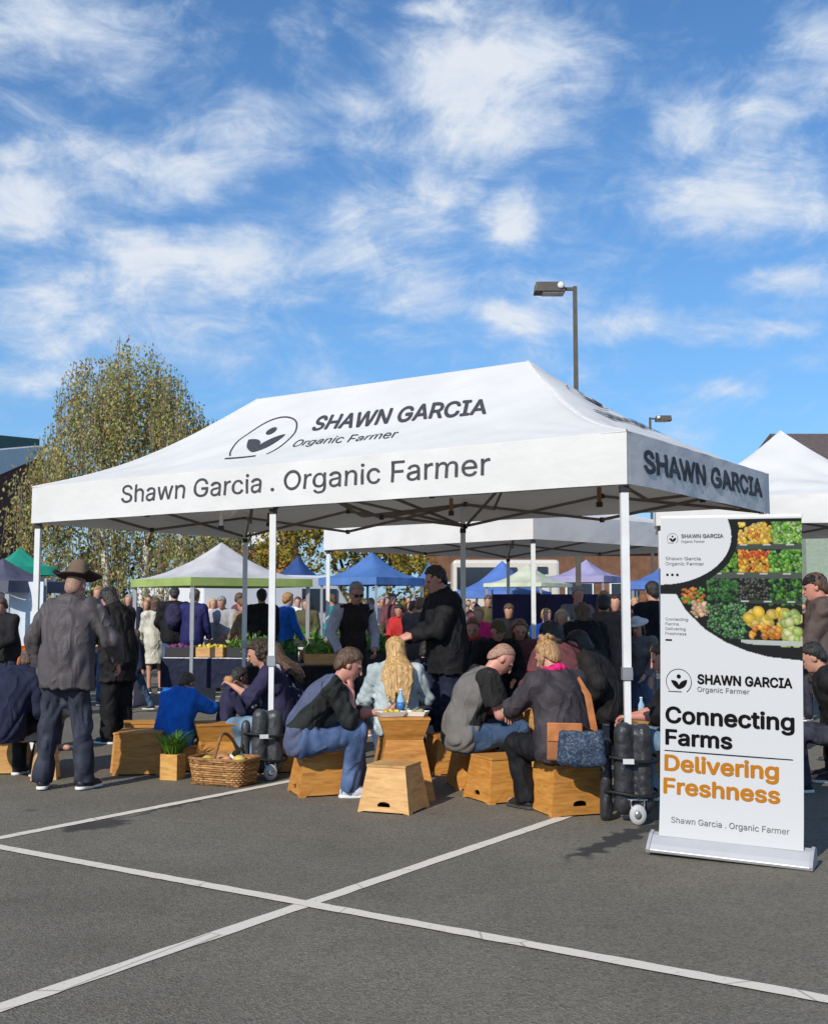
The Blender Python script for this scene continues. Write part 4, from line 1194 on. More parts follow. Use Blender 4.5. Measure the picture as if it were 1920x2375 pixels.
def cloth(name, c, rough=.8, var=.15, sheen=0, bump=.4, col2=None, vs=10):
    m = mat('fabric_' + name, c, rough, var=var, vscale=vs, bump=bump, bscale=70, sheen=sheen, spec=.22, col2=col2)
    # creases of the cloth: ridges that wander, on top of the weave
    t = m.node_tree; p = t.nodes['Principled BSDF']; tc = [n for n in t.nodes if n.type == 'TEX_COORD'][0]
    mp = nn(t, 'ShaderNodeMapping'); t.links.new(tc.outputs['Object'], mp.inputs[0]); mp.inputs[3].default_value = (1, 1, .55); mp.inputs[2].default_value = (.3, .5, .2)
    n = nn(t, 'ShaderNodeTexNoise'); t.links.new(mp.outputs[0], n.inputs['Vector']); n.inputs['Scale'].default_value = 6.0; n.inputs['Detail'].default_value = 1.5; n.inputs['Distortion'].default_value = .7
    a = math_node(t, 'SUBTRACT', n.outputs[0], .5); a = math_node(t, 'ABSOLUTE', a); a = math_node(t, 'MULTIPLY', a, -5.0); a = math_node(t, 'EXPONENT', a)
    b0 = [q for q in t.nodes if q.type == 'BUMP'][0]
    b = nn(t, 'ShaderNodeBump'); b.inputs['Strength'].default_value = .75; b.inputs['Distance'].default_value = .024
    t.links.new(a, b.inputs['Height']); t.links.new(b.outputs[0], b0.inputs['Normal'])
    return m
CL = dict(
    greyjacket=cloth('grey_brown_jacket', (.085, .073, .076), .55, .10), navyjean=cloth('dark_navy_jeans', (.020, .023, .034), .85, col2=(.055, .06, .085), vs=5), blackcloth=cloth('black', (.010, .010, .012), .75, .3),
    black2=cloth('soft_black', (.016, .015, .016), .8, .3), navy=cloth('navy', (.016, .020, .045), .8), navy2=cloth('purple_navy', (.030, .027, .065), .8), blue=cloth('bright_blue', (.010, .13, .50), .6, .2), bluedeep=cloth('royal_blue', (.01, .05, .30), .7),
    jean=cloth('mid_blue_jeans', (.035, .062, .14), .85, col2=(.10, .155, .29), vs=4.5), jeanpale=cloth('pale_blue_jeans', (.11, .19, .28), .85, col2=(.22, .34, .46), vs=4.5), jeandark=cloth('indigo_jeans', (.025, .045, .10), .85, col2=(.07, .13, .22), vs=4.5),
    slate=cloth('slate_blue_knit', (.085, .10, .165), .85), tshirt=cloth('charcoal_tee', (.022, .024, .023), .85, .2), greytee=cloth('warm_grey_shirt', (.155, .145, .135), .85, .08), blacktee=cloth('black_shirt', (.020, .019, .019), .85), paledenim=cloth('pale_denim', (.34, .42, .44), .85, col2=(.50, .56, .56), vs=6),
    vest=cloth('dark_brown_vest', (.025, .016, .015), .7), paleshirt=cloth('pale_lilac_shirt', (.42, .42, .50), .85), maroon=cloth('maroon_jacket', (.14, .05, .055), .8), blackjacket=cloth('charcoal_jacket', (.048, .040, .046), .65, .2), pink=cloth('hot_pink_scarf', (.65, .015, .14), .8),
    cream=cloth('cream_coat', (.56, .54, .45), .85), greysweater=cloth('light_grey_sweater', (.38, .38, .40), .9), purple=cloth('purple_blue_jacket', (.018, .020, .10), .7), orange=cloth('orange_top', (.65, .14, .02), .8), red=cloth('red_top', (.45, .03, .03), .8),
    white=cloth('white_shirt', (.70, .70, .70), .85), teal=cloth('teal_top', (.02, .25, .27), .8), olive=cloth('olive_jacket', (.09, .085, .04), .8), tan=cloth('tan_coat', (.30, .20, .11), .8), grey=cloth('mid_grey_top', (.16, .16, .17), .8), brownc=cloth('brown_coat', (.095, .070, .062), .75), skirt=cloth('blue_skirt', (.07, .11, .19), .8),
    hat=mat('brown_felt_hat', (.17, .115, .075), .85, var=.15, bump=.2), hatdark=mat('dark_brim', (.028, .012, .012), .8), shoeblack=mat('shoe_black', (.02, .02, .022), .5), shoeblue=mat('shoe_blue', (.04, .10, .30), .5, col2=(.55, .6, .68), vscale=14, vr=(.45, .5)), sole=mat('white_sole', (.70, .69, .66), .5), soledark=mat('dark_sole', (.05, .045, .04), .6),
    shoepink=mat('shoe_pink', (.50, .20, .18), .6, col2=(.6, .58, .55), vscale=12, vr=(.45, .55)), shoebrown=mat('shoe_brown', (.14, .07, .035), .5), stripe=mat('fabric_navy_flower', (.02, .02, .06), .85, col2=(.62, .62, .66), vscale=11, vr=(.56, .60)))
EYEM = mat('eye_dark', (.02, .015, .012), .2); MOUTHM = mat('lips', (.36, .12, .10), .5); LENSM = mat('dark_lens', (.01, .01, .012), .1, spec=.9)

def person(label, loc, face, S, root_name='person', group=None, proto=False):
    """face: heading (radians, 0 looks along +Y). S: pose and clothes in a 1.75 m body, scaled by S['h']"""
    g = S.get; h = g('vox', .010); sc = g('h', 1.75) / 1.75; fat = g('fat', 1.0); sit = 'seat' in S
    pz = g('seat', 0) / sc + .095 if sit else g('pz', .95)
    sh_w = g('shoulder', .185); male = g('male', True)
    l1, l2, l3 = [R(a) for a in g('lean', (2, 4, 6))]; sl = R(g('side', 0))
    tw = R(g('twist', 0))
    fr = lambda a: rotz(tw) @ rotx(-a) @ roty(sl) if True else None
    pel = V(0, 0, pz)
    F1, F2, F3 = fr(l1) if not sit else rotx(-l1 * .5), fr(l2), fr(l3)
    waist = pel + F1 @ V(0, 0, .15); chest = waist + F2 @ V(0, .0, .20); neck = chest + F3 @ V(0, -.01, .20)
    HP, HY, HR = R(g('headpitch', 0)), R(g('headyaw', 0)), R(g('headroll', 0))
    H = rotz(tw + HY) @ rotx(-HP) @ roty(HR)
    nk2 = neck + rotz(tw) @ rotx(-(l3 * .6 + HP * .4)) @ V(0, .01, .085)
    head = nk2 + H @ V(0, .018, .085)
    shl = neck + F3 @ V(-sh_w, 0, -.045); shr = neck + F3 @ V(sh_w, 0, -.045)
    hl, hr = pel + V(-.09, 0, -.02), pel + V(.09, 0, -.02)
    ua, fa, th, sn = .285, .25, .43, .41
    def arm(sh, key, sx):
        t = g(key); hint = g(key + 'h', (sx * .6, -.6, -.5))
        if t is None: t = (sx * (sh_w + .07), .02 + (.1 if sit else 0), pz - .05 + (.12 if sit else 0))
        return ik(sh, np.array(t, float), ua, fa, hint)
    for key_ in ('lh', 'rh'):
        if g(key_ + '_head'): S[key_] = tuple(head + H @ np.array(g(key_ + '_head'), float))
    el, wl = arm(shl, 'lh', -1); er, wr = arm(shr, 'rh', 1)
    def leg(hp, key, sx):
        t = g(key)
        if t is None: t = (sx * .11, .38, .09) if sit else (sx * .11, 0, .09)
        return ik(hp, np.array(t, float), th, sn, g(key + 'h', (sx * .15, 1, .6 if sit else 0)))
    kl, al = leg(hl, 'lf', -1); kr, ar = leg(hr, 'rf', 1)
    toe = lambda key, kn, an, sx: unit(np.array(g(key + 't', (sx * .2, 1, 0)), float))
    tl, tr_ = toe('lf', kl, al, -1), toe('rf', kr, ar, 1)
    allp = np.array([pel, waist, chest, neck, head, head + V(0, 0, .13), head + H @ V(0, .13, 0), shl, shr, el, er, wl, wr, kl, kr, al, ar, al + tl * .2 - V(0, 0, .09), ar + tr_ * .2 - V(0, 0, .09)])
    for w_, e_ in ((wl, el), (wr, er)): allp = np.vstack([allp, w_ + unit(w_ - e_) * .2])
    lo = allp.min(0) - .12; hi = allp.max(0) + .12; lo[2] = max(lo[2], -.02)
    fingers = h < .013
    # ---- body
    f = Field(lo, hi, h)
    f.ell(pel + V(0, -.01, 0), (.150 * fat, .108 * fat, .11), k=.04); f.ell(waist, (.13 * fat, .105 * fat, .15), F2, k=.06)
    f.ell(chest + F3 @ V(0, .0, .02), (.155 * fat, .11 * fat, .17), F3, k=.06); f.cap(shl, shr, .055, .055, k=.05)
    f.cap(neck - V(0, 0, .04), nk2 + H @ V(0, .0, .02), .055, .052, k=.04)
    for s_, e_, w_ in ((shl, el, wl), (shr, er, wr)):
        f.cap(s_, e_, .052 * fat, .040, k=.03); f.cap(e_, w_, .040, .026, k=.02); f.cap(e_ + (w_ - e_) * .1, e_ + (w_ - e_) * .45, .036, .034, k=.03)
    for hp, kn, an in ((hl, kl, al), (hr, kr, ar)):
        f.cap(hp, kn, .082 * fat, .052, k=.05); f.cap(kn, an, .050, .035, k=.03)
    for an, t in ((al, tl), (ar, tr_)): f.cap(an + V(0, 0, -.04), an + t * .16 + V(0, 0, -.055), .038, .034, k=.02)
    # head
    hs = g('head', 1.0)
    f.ell(head + H @ V(0, -.012, .03) * hs, V(.074, .092, .085) * hs, H, k=.0); f.ell(head + H @ V(0, .02, -.035) * hs, V(.058, .070, .080) * hs, H, k=.035)
    f.ell(head + H @ V(0, .062, -.088) * hs, V(.026, .022, .020) * hs, H, k=.025)
    if h < .016:
        f.cap(head + H @ V(0, .090, .012) * hs, head + H @ V(0, .112, -.030) * hs, .008, .013, k=.012)
        for sx in (-1, 1):
            f.ell(head + H @ V(sx * .076, -.008, -.008) * hs, V(.010, .019, .030) * hs, H, k=.006)
            f.ell(head + H @ V(sx * .030, .092, .006) * hs, V(.016, .010, .011) * hs, H, sub=True)
            f.cap(head + H @ V(sx * .012, .090, .024) * hs, head + H @ V(sx * .045, .078, .024) * hs, .008, .006, k=.012)
        f.cap(head + H @ V(-.016, .090, -.052) * hs, head + H @ V(.016, .090, -.052) * hs, .0085, .0085, k=.008)
    # hands
    palms = []
    for key, w_, e_, sx in (('lh', wl, el, -1), ('rh', wr, er, 1)):
        d = unit(unit(w_ - e_) + np.array(g(key + 'bend', (0, 0, 0)), float)); pn = np.array(g(key + 'palm', (-sx * .8, .0, -.5) if not sit else (0, 0, -1)), float); pn = unit(pn - (pn @ d) * d); sd = np.cross(d, pn) * (1 if sx > 0 else -1)
        pm = w_ + d * .045; palms.append((w_ + d * .09, d, pn))
        if not fingers:
            f.cap(w_, w_ + d * .07, .028, .032, k=.01, flatten=(pn, .6)); f.cap(w_ + d * .08, w_ + d * .14 + pn * .03, .026, .018, k=.01, flatten=(pn, .6)); continue
        f.cap(w_ + d * .01 + sd * .0, w_ + d * .075, .030, .038, k=.012, flatten=(pn, .45))
        curl = g(key + 'curl', .5)
        for q, (off_, ln) in enumerate(((-.030, .070), (-.010, .080), (.010, .076), (.029, .060))):
            b0 = w_ + d * (.088 - abs(off_) * .2) + sd * -off_
            c_ = curl * (1 + .12 * q)
            d1 = unit(d * math.cos(c_ * .9) + pn * math.sin(c_ * .9) - sd * off_ * 2); d2 = unit(d * math.cos(c_ * 2.0) + pn * math.sin(c_ * 2.0))
            f.cap(w_ + d * .07 + sd * -off_, b0, .010, .0095, k=.004); f.cap(b0, b0 + d1 * ln * .5, .0092, .0088, k=.003); f.cap(b0 + d1 * ln * .5, b0 + d1 * ln * .5 + d2 * ln * .5, .0088, .0078, k=.003)
        t0 = w_ + d * .025 + sd * .024; t1 = t0 + unit(d * .7 + sd * .8 + pn * .35) * .04; t2 = t1 + unit(d * .9 + sd * .15 + pn * (.3 + curl * .6)) * .034
        f.cap(t0, t1, .013, .011, k=.01); f.cap(t1, t2, .0105, .009, k=.004)
    vs, fs = f.mesh()
    me = np_mesh(root_name, vs * sc, fs)
    body = link_mesh(root_name, me, SKIN[g('skin', 'light')])
    tag(body, label, 'person', group)
    body.location = loc; body.rotation_euler = (0, 0, face)
    def child(name, fld, m, parent=body):
        v_, f_ = fld.mesh()
        if len(v_) == 0: return None
        return link_mesh(name, np_mesh(name, v_ * sc, f_), m, parent)
    hc = g('cvox', max(h, .012)); A = g('fold', .010) * 1.1
    seed = abs(hash(label)) % 1000 if False else sum(map(ord, label)) % 1000
    # ---- trousers or skirt
    bt = g('bottom')
    if bt is not None:
        low = max(0, min(al[2], ar[2]) - .06)
        f = Field(np.minimum(allp[[0, 13, 14, 15, 16]].min(0), pel) - .2, np.maximum(allp[[0, 13, 14, 15, 16]].max(0), waist) + .2, hc); e = g('loose', .012)
        f.ell(pel + V(0, -.006 if sit else -.012, .01 if sit else 0), (.16 * fat + e * .6, .118 * fat + e * .6, .115 if sit else .135), k=.03); f.ell(waist - V(0, 0, .03), (.135 * fat + e, .11 * fat + e, .12), F1, k=.05)
        for hp, kn, an in ((hl, kl, al), (hr, kr, ar)):
            f.cap(hp + (V(0, 0, .012) if sit else 0), kn, (.086 if not sit else .080) * min(fat, 1.15) + e * .7, .058 + e, k=.05); f.cap(kn, an, .056 + e, .044 + e * 1.2, k=.03, flat=2)
            f.cap(kn + (an - kn) * .75, an + unit(an - kn) * g('cuff', .035), .046 + e, .052 + e, k=.02, flat=2)
        if g('skirtlen'):
            pass
        f.folds(A * .8, seed + 5, 1.0)
        if g('shorts'): pass
        child('trousers', f, bt)
    sk = g('skirt')
    if sk is not None:
        f = Field(V(-.35, -.3, .2), V(.35, .35, pz + .2), hc); f.ell(pel, (.17, .13, .14), k=.04)
        f.cap(pel, pel - V(0, 0, g('skirtlen', .45)), .15, .21, k=.03, flat=2, flatten=(V(0, 1, 0), .75)); f.folds(A, seed + 6, 1.0, 'v'); child('skirt', f, sk)
    # ---- top
    tp = g('top')
    if tp is not None:
        e = g('bulk', .016); hem = g('hem', .10)
        pts = np.array([pel, waist, chest, neck, shl, shr, el, er, wl, wr]); f = Field(pts.min(0) - .25, pts.max(0) + .18, hc)
        f.ell(pel + V(0, -.004 if sit else -.012, .01 if sit else 0), (.158 * fat + e + (.010 if sit else 0), .112 * fat + e + (.010 if sit else 0), .13 + e), k=.04)
        if hem > .12: f.cap(pel, pel - V(0, 0, hem), .13 * fat + e, .15 * fat + e * 1.6, k=.05, flat=2, flatten=(V(0, 1, 0), .78))
        f.ell(waist, (.135 * fat + e * 1.2, .110 * fat + e * 1.2, .16), F2, k=.06); f.ell(chest + F3 @ V(0, 0, .02), (.158 * fat + e, .115 * fat + e, .175 + e), F3, k=.06)
        if e >= .028:
            f.cap(chest + F3 @ V(0, .0, .09), waist, .140 * fat + e, .150 * fat + e, k=.09, flatten=(F3 @ V(0, 1, 0), .70)); f.cap(waist, pel, .150 * fat + e, .158 * fat + e, k=.09, flatten=(F2 @ V(0, 1, 0), .72))
        if not male: f.ell(chest + F3 @ V(0, .06, .0), (.12 + e, .07 + e, .08), F3, k=.05)
        f.cap(shl, shr, .057 + e * .8, .057 + e * .8, k=.05)
        sleeve = g('sleeve', 'long')
        def arms(fl, only=None):
            for i_, (s_, e_, w_) in enumerate(((shl, el, wl), (shr, er, wr))):
                if only is not None and i_ != only: continue
                if sleeve == 'long':
                    fl.cap(s_, e_, .054 * fat + e, .046 + e * .8, k=.03); fl.cap(e_, w_, .045 + e * .8, .036 + e * .5, k=.02, flat=2)
                elif sleeve == 'push':
                    fl.cap(s_, e_, .054 * fat + e, .046 + e, k=.03); fl.cap(e_, e_ + (w_ - e_) * .35, .046 + e, .042 + e, k=.02, flat=2)
                elif sleeve == 'short': fl.cap(s_, s_ + (e_ - s_) * .72, .058 * fat + e, .056 * fat + e, k=.02, flat=2)
        if sleeve != 'none' and g('sleevemat') is None: arms(f)
        f.cap(neck - F3 @ V(0, 0, .03), neck + F3 @ V(0, .0, g('collar', .03)), .068 + e * .4, .064, k=.03, flat=2)
        f.half(pel - V(0, 0, hem), (0, 0, -1)) if not sit else f.half(pel - V(0, .0, min(hem, .085)), V(0, .15, -1))
        f.folds(A, seed, g('foldf', 1.0), g('foldaxis'))
        if sit:
            Z = f.ax[2][None, None, :]; f.D = np.maximum(f.D, (pz - .088 - Z).astype(np.float32))
        if g('hood'):
            f.ell(neck + F3 @ V(0, -.075, .015), (.115, .060, .065), F3, k=.02); f.ell(neck + F3 @ V(0, -.045, .065), (.080, .05, .03), F3, sub=True)
        tpo = child(g('topname', 'jacket'), f, tp)
        if g('sleevemat') is not None:
            e2 = e; f = Field(pts.min(0) - .15, pts.max(0) + .15, hc)
            ss = sleeve
            for k_ in (0, 1):
                f = Field(pts.min(0) - .15, pts.max(0) + .15, hc); arms(f, k_); f.folds(A * .8, seed + 2, 1.2); child('sleeve', f, g('sleevemat'))
            if g('frontmat') is not None:
                f = Field(pts.min(0) - .2, pts.max(0) + .2, hc); ee = e + .006
                f.ell(waist, (.135 * fat + ee * 1.2, .110 * fat + ee * 1.2, .16), F2, k=.06); f.ell(chest + F3 @ V(0, 0, .02), (.158 * fat + ee, .115 * fat + ee, .175 + ee), F3, k=.06); f.cap(shl, shr, .057 + ee, .057 + ee, k=.05)
                f.half(chest + F3 @ V(0, g('frontoff', 0), 0), F3 @ V(0, -1, 0)); f.folds(A, seed, g('foldf', 1.0), g('foldaxis'))
                if sit:
                    Z = f.ax[2][None, None, :]; f.D = np.maximum(f.D, (pz - .08 - Z).astype(np.float32))
                child('front_panel', f, g('frontmat'))
            if g('yoke'):
                f = Field(pts.min(0) - .2, pts.max(0) + .2, hc); ee = e + .004
                f.ell(chest + F3 @ V(0, 0, .02), (.158 * fat + ee, .115 * fat + ee, .175 + ee), F3, k=.06); f.cap(shl, shr, .057 + ee, .057 + ee, k=.05)
                f.half(neck + F3 @ V(0, 0, -.15), F3 @ V(0, -.75, -.8)); child('yoke', f, g('sleevemat'))
    # ---- shoes
    sm = g('shoes')
    if sm is not None:
        for an, t in ((al, tl), (ar, tr_)):
            f = Field(np.minimum(an, an + t * .2) - V(.1, .1, .15), np.maximum(an, an + t * .2) + .1, min(hc, .010)); dn = V(0, 0, -1)
            f.cap(an - t * .035 + dn * .045, an + t * .05 + dn * .04, .042, .044, k=.02); f.cap(an + t * .05 + dn * .045, an + t * .155 + dn * .058, .044, .036, k=.03); f.cap(an + dn * .03, an + V(0, 0, .01), .042, .043, k=.02, flat=2)
            f.half(an + dn * .078, (0, 0, -1)); sh = child('shoe', f, sm)
            f = Field(np.minimum(an, an + t * .2) - V(.1, .1, .15), np.maximum(an, an + t * .2) + .1, min(hc, .009))
            f.cap(an - t * .04 + dn * .080, an + t * .155 + dn * .080, .046, .044, k=0, flatten=(V(0, 0, 1), 1)); f.half(an + dn * .062, (0, 0, 1)); f.half(an + dn * .089, (0, 0, -1)); child('sole', f, g('solemat', CL['sole']), sh)
    # ---- hair and hats
    hk = g('hair', 'short'); hm = HAIR[g('haircol', 'brown')]
    if hk != 'bald':
        f = Field(head - V(.3, .4, .72 if hk == 'long' else .35), head + .25, g('hvox', min(hc, .010) if h < .016 else hc)); e = g('hairvol', .010)
        if hk == 'stubble': e = .0035
        ctr = head + H @ V(0, -.014, .035) * hs
        line = [(V(0, .75, -.70), .020 if hk != 'receding' else -.02)] if hk != 'stubble' else [(V(0, .70, -.75), .000)]
        f.ell(ctr, V(.074 + e, .094 + e, .086 + e) * hs, H, k=0, cut=line)
        if hk != 'receding': f.ell(ctr + H @ V(0, -.022, -.055), V(.073 + e * .45, .080 + e * .3, .082) * hs, H, k=.015, cut=[(V(0, .9, -.43), -.012)])
        if hk in ('curly', 'bob'):
            rr = np.random.default_rng(seed)
            for _ in range(110 if hk == 'curly' else 40):
                u = unit(rr.normal(size=3)); 
                if u[1] > .25 and u[2] < .55: continue
                if u[2] < -.75: continue
                rad = V(.088, .10, .105) if hk == 'curly' else V(.076, .094, .09)
                c_ = ctr + H @ (u * rad + V(0, -.012, -.02)); f.ell(c_, V(1, 1, 1) * rr.uniform(.022, .034), k=.008)
        if hk in ('long', 'bob', 'curly'):
            ln = {'long': g('hairlen', .36), 'bob': .10, 'curly': .10}[hk]
            rr = np.random.default_rng(seed + 1); back = neck
            NS = 58 if hk == 'long' else 24
            for i in range(NS):
                a = R(-84 + 168 * (i + .5) / NS)
                p0 = ctr + H @ (V(math.sin(a) * .078, -math.cos(a) * .095, .01) * hs)
                w_ = V(math.sin(a) * .095, -math.cos(a) * .06, 0)
                p1 = nk2 + H @ V(math.sin(a) * .082, -math.cos(a) * .085 - .01, -.01)
                f.cap(p0, p1, .020 if hk == 'long' else .024, .016, k=.008)
                if ln > .11:
                    outy = F3 @ V(0, -1, 0); le = ln * rr.uniform(.72, 1.05) * (1 if abs(a) < 1.1 else .8)
                    p2 = neck + F3 @ V(math.sin(a) * .125 + rr.normal() * .010, -.13 - .025 * math.cos(a) + rr.normal() * .006, -.06 + rr.normal() * .02); dl = max(le - .16, .05); wv_ = rr.normal() * .016
                    p25 = p2 + F3 @ V(wv_, -.02, -dl * .5); p3 = p2 + F3 @ V(-math.sin(a) * .05 + rr.normal() * .012, -.03 + rr.normal() * .006, -dl)
                    f.cap(p1, p2, .016, .015, k=.014); f.cap(p2, p25, .014, .011, k=.010); f.cap(p25, p3, .011, .004, k=.004)
                else: f.cap(p1, p1 + V(rr.normal() * .01, 0, -ln * .4), .02, .014, k=.01)
        if hk == 'bun':
            for i in range(30):
                rr = np.random.default_rng(seed + i); c_ = head + H @ (V(0, -.05, .115) + rr.normal(size=3) * V(.032, .028, .020)); f.ell(c_, V(1, .8, .8) * rr.uniform(.016, .028), k=.008)
            for i in range(10):
                rr = np.random.default_rng(seed + 50 + i); a = rr.uniform(-2, 2); p0 = ctr + H @ V(math.sin(a) * .08, -math.cos(a) * .09, -.02); f.cap(p0, p0 + V(rr.normal() * .015, rr.normal() * .015, -rr.uniform(.04, .12)), .009, .004, k=.004)
        if hk == 'pony': f.ell(head + H @ V(0, -.115, .03), (.03, .03, .03), k=.01); f.cap(head + H @ V(0, -.12, .02), head + H @ V(0, -.16, -.20), .028, .012, k=.01)
        if hk == 'short':
            rr = np.random.default_rng(seed)
            for _ in range(190):
                u = unit(rr.normal(size=3))
                if u[2] < -.85 or (u[1] > .15 and u[2] < .15) or (u[1] > .5 and u[2] < .5): continue
                c_ = ctr + H @ (u * V(.078, .098, .09) * hs); tng = unit(np.cross(u, V(.3, .2, 1))); f.cap(c_, c_ + H @ (tng * rr.uniform(-.025, .03) + V(0, 0, -.016 if u[2] < .5 else 0) - u * .002), .012, .005, k=.004)
        if hk == 'receding': pass
        if h < .016 and hk != 'stubble': f.folds(.004, seed + 9, 2.0)
        child('hair', f, hm)
    hat = g('hat')
    if hat:
        f = Field(head - .28, head + .3, min(hc, .010))
        if hat == 'brim':
            c0 = head + H @ V(0, -.01, .070)
            f.cap(c0, c0 + H @ V(0, 0, .085), .098, .078, k=.0, flat=0); f.ell(c0 + H @ V(0, 0, .18), (.03, .07, .035), H, sub=True); f.half(c0 + H @ V(0, 0, .0), H @ V(0, 0, -1))
            child('hat', f, g('hatmat', CL['hat']))
            f = Field(head - .28, head + .3, .008); f.ell(c0 + H @ V(0, 0, .006), (.158, .178, .020), H); X, Y, Z = np.meshgrid(*f.ax, indexing='ij', sparse=True)
            f.ell(c0 + H @ V(0, 0, .03), (.153, .175, .022), H, sub=True)
            for sx in (-1, 1): f.cap(c0 + H @ V(sx * .148, .11, .03), c0 + H @ V(sx * .148, -.11, .03), .018, .018, k=.03)
            child('brim', f, g('brimmat', CL['hatdark']))
        elif hat == 'sun':
            c0 = head + H @ V(0, -.01, .06); f.ell(c0, (.092, .108, .085), H, cut=[(V(0, 0, -1), 0.0)]); f.ell(c0, (.17, .18, .014), H, k=.01); child('hat', f, g('hatmat', CL['white']))
        elif hat == 'cap':
            c0 = head + H @ V(0, -.012, .045); f.ell(c0, (.086, .104, .085), H, cut=[(V(0, 0, -1), -.0)]); f.ell(c0 + H @ V(0, .12, .005), (.06, .07, .010), H, k=.01); child('cap', f, g('hatmat', CL['navy']))
        elif hat == 'beanie':
            c0 = head + H @ V(0, -.012, .035); f.ell(c0, (.088, .104, .095), H, cut=[(V(0, 0, -1), -.0)]); child('beanie', f, g('hatmat', CL['blackcloth']))
    if h < .016:
        m = MB()
        for sx in (-1, 1):
            c_ = (head + H @ V(sx * .030, .080, .006) * hs) * sc; m2 = MB(); m2.blob(c_, .0098 * sc, 0, 1, 0, 2); m2.build('eye', EYEM, body)
        if g('lips', 1):
            c_ = (head + H @ V(0, .094, -.052) * hs) * sc; m2 = MB(); m2.blob((0, 0, 0), (.019 * sc, .007 * sc, .006 * sc), 0, 1, 0, 2); o = m2.build('mouth', MOUTHM, body); o.location = c_; o.rotation_euler = Matrix(H.tolist()).to_euler()
    if g('glasses'):
        m2 = MB(); HM = Matrix(H.tolist()).to_4x4(); HM.translation = Vector((head * sc).tolist())
        for sx in (-1, 1):
            m2.lathe([(.024, -.003), (.026, 0), (.024, .003)], 12, 0, HM @ Matrix.Translation((sx * .031 * sc, .106 * sc, .008 * sc)) @ Matrix.Rotation(PI / 2, 4, 'X'))
            bar(m2, (HM @ Vector((sx * .057 * sc, .10 * sc, .012 * sc))), (HM @ Vector((sx * .08 * sc, 0, .010 * sc))), .006, .004)
        bar(m2, HM @ Vector((-.01 * sc, .107 * sc, .010 * sc)), HM @ Vector((.01 * sc, .107 * sc, .010 * sc)), .005, .004); m2.build('glasses', LENSM, body)
    if g('scarf') is not None:
        f = Field(neck - .2, neck + .2, .010)
        for i in range(14):
            a = 2 * PI * i / 14; b = 2 * PI * (i + 1) / 14
            f.cap(neck + F3 @ V(math.cos(a) * .075, math.sin(a) * .072, .045 + .008 * math.sin(3 * a)), neck + F3 @ V(math.cos(b) * .075, math.sin(b) * .072, .045 + .008 * math.sin(3 * b)), .030, .030, k=.01)
        f.folds(.008, 3, 2.0); child('scarf', f, g('scarf'))
    if g('backpack') is not None:
        f = Field(chest - .4, chest + .4, hc); c_ = chest + F3 @ V(0, -.19, -.02); f.ell(c_, (.15, .09, .22), F3); f.ell(c_ + F3 @ V(0, -.06, -.08), (.11, .06, .10), F3, k=.02)
        for sx in (-1, 1): f.cap(neck + F3 @ V(sx * .10, .03, .0), c_ + F3 @ V(sx * .09, .05, .14), .016, .016, k=.01)
        f.folds(.008, 4, 1.5); child('backpack', f, g('backpack'))
    body['_w'] = 0
    del body['_w']
    J = dict(pel=pel, waist=waist, chest=chest, neck=neck, head=head, shl=shl, shr=shr, wl=wl, wr=wr, palml=palms[0][0], palmr=palms[1][0], H=H, F3=F3, sc=sc, el=el, er=er)
    M = Matrix.Translation(loc) @ Matrix.Rotation(face, 4, 'Z')
    J['w'] = lambda p: M @ Vector((np.asarray(p) * sc).tolist())
    return body, J
# ------------------------------------------------------------------ plywood box seats and tables
def plymat(name, c, c2):
    m = mat(name, c, .55, col2=c2, vscale=3.2, stretch=(1.3, 1.3, 9), distort=1.6, bump=.12, bscale=30, spec=.35, vr=(.3, .7), detail=7)
    t = m.node_tree; p = t.nodes['Principled BSDF']; oi = nn(t, 'ShaderNodeObjectInfo'); mp = [n for n in t.nodes if n.type == 'MAPPING'][0]
    cb = nn(t, 'ShaderNodeCombineXYZ')
    for i in range(3): t.links.new(math_node(t, 'MULTIPLY', oi.outputs['Random'], (7.0, 3.0, 11.0)[i]), cb.inputs[i])
    t.links.new(cb.outputs[0], mp.inputs[1])
    src = p.inputs['Base Color'].links[0].from_socket
    v = math_node(t, 'MULTIPLY_ADD', oi.outputs['Random'], .30, .80)
    # scuffs and handling marks
    tc = [n for n in t.nodes if n.type == 'TEX_COORD'][0]; n2 = nn(t, 'ShaderNodeTexNoise'); t.links.new(mp.outputs[0], n2.inputs['Vector']); n2.inputs['Scale'].default_value = 2.1; n2.inputs['Detail'].default_value = 8; n2.inputs['Roughness'].default_value = .75
    sm = nn(t, 'ShaderNodeMapRange'); t.links.new(n2.outputs[0], sm.inputs[0]); sm.inputs[1].default_value = .52; sm.inputs[2].default_value = .68; sm.inputs[3].default_value = 1; sm.inputs[4].default_value = .62
    v = math_node(t, 'MULTIPLY', v, sm.outputs[0])
    mx = vmath(t, 'SCALE', src); t.links.new(v, mx.inputs['Scale']); t.links.new(mx.outputs[0], p.inputs['Base Color'])
    return m
PLY = [plymat('plywood_amber', (.46, .175, .030), (.64, .31, .07)), plymat('plywood_honey', (.50, .24, .055), (.66, .38, .12)), plymat('plywood_pale', (.54, .285, .10), (.70, .42, .17))]
INSIDE = mat('plywood_inside', (.22, .11, .04), .8)
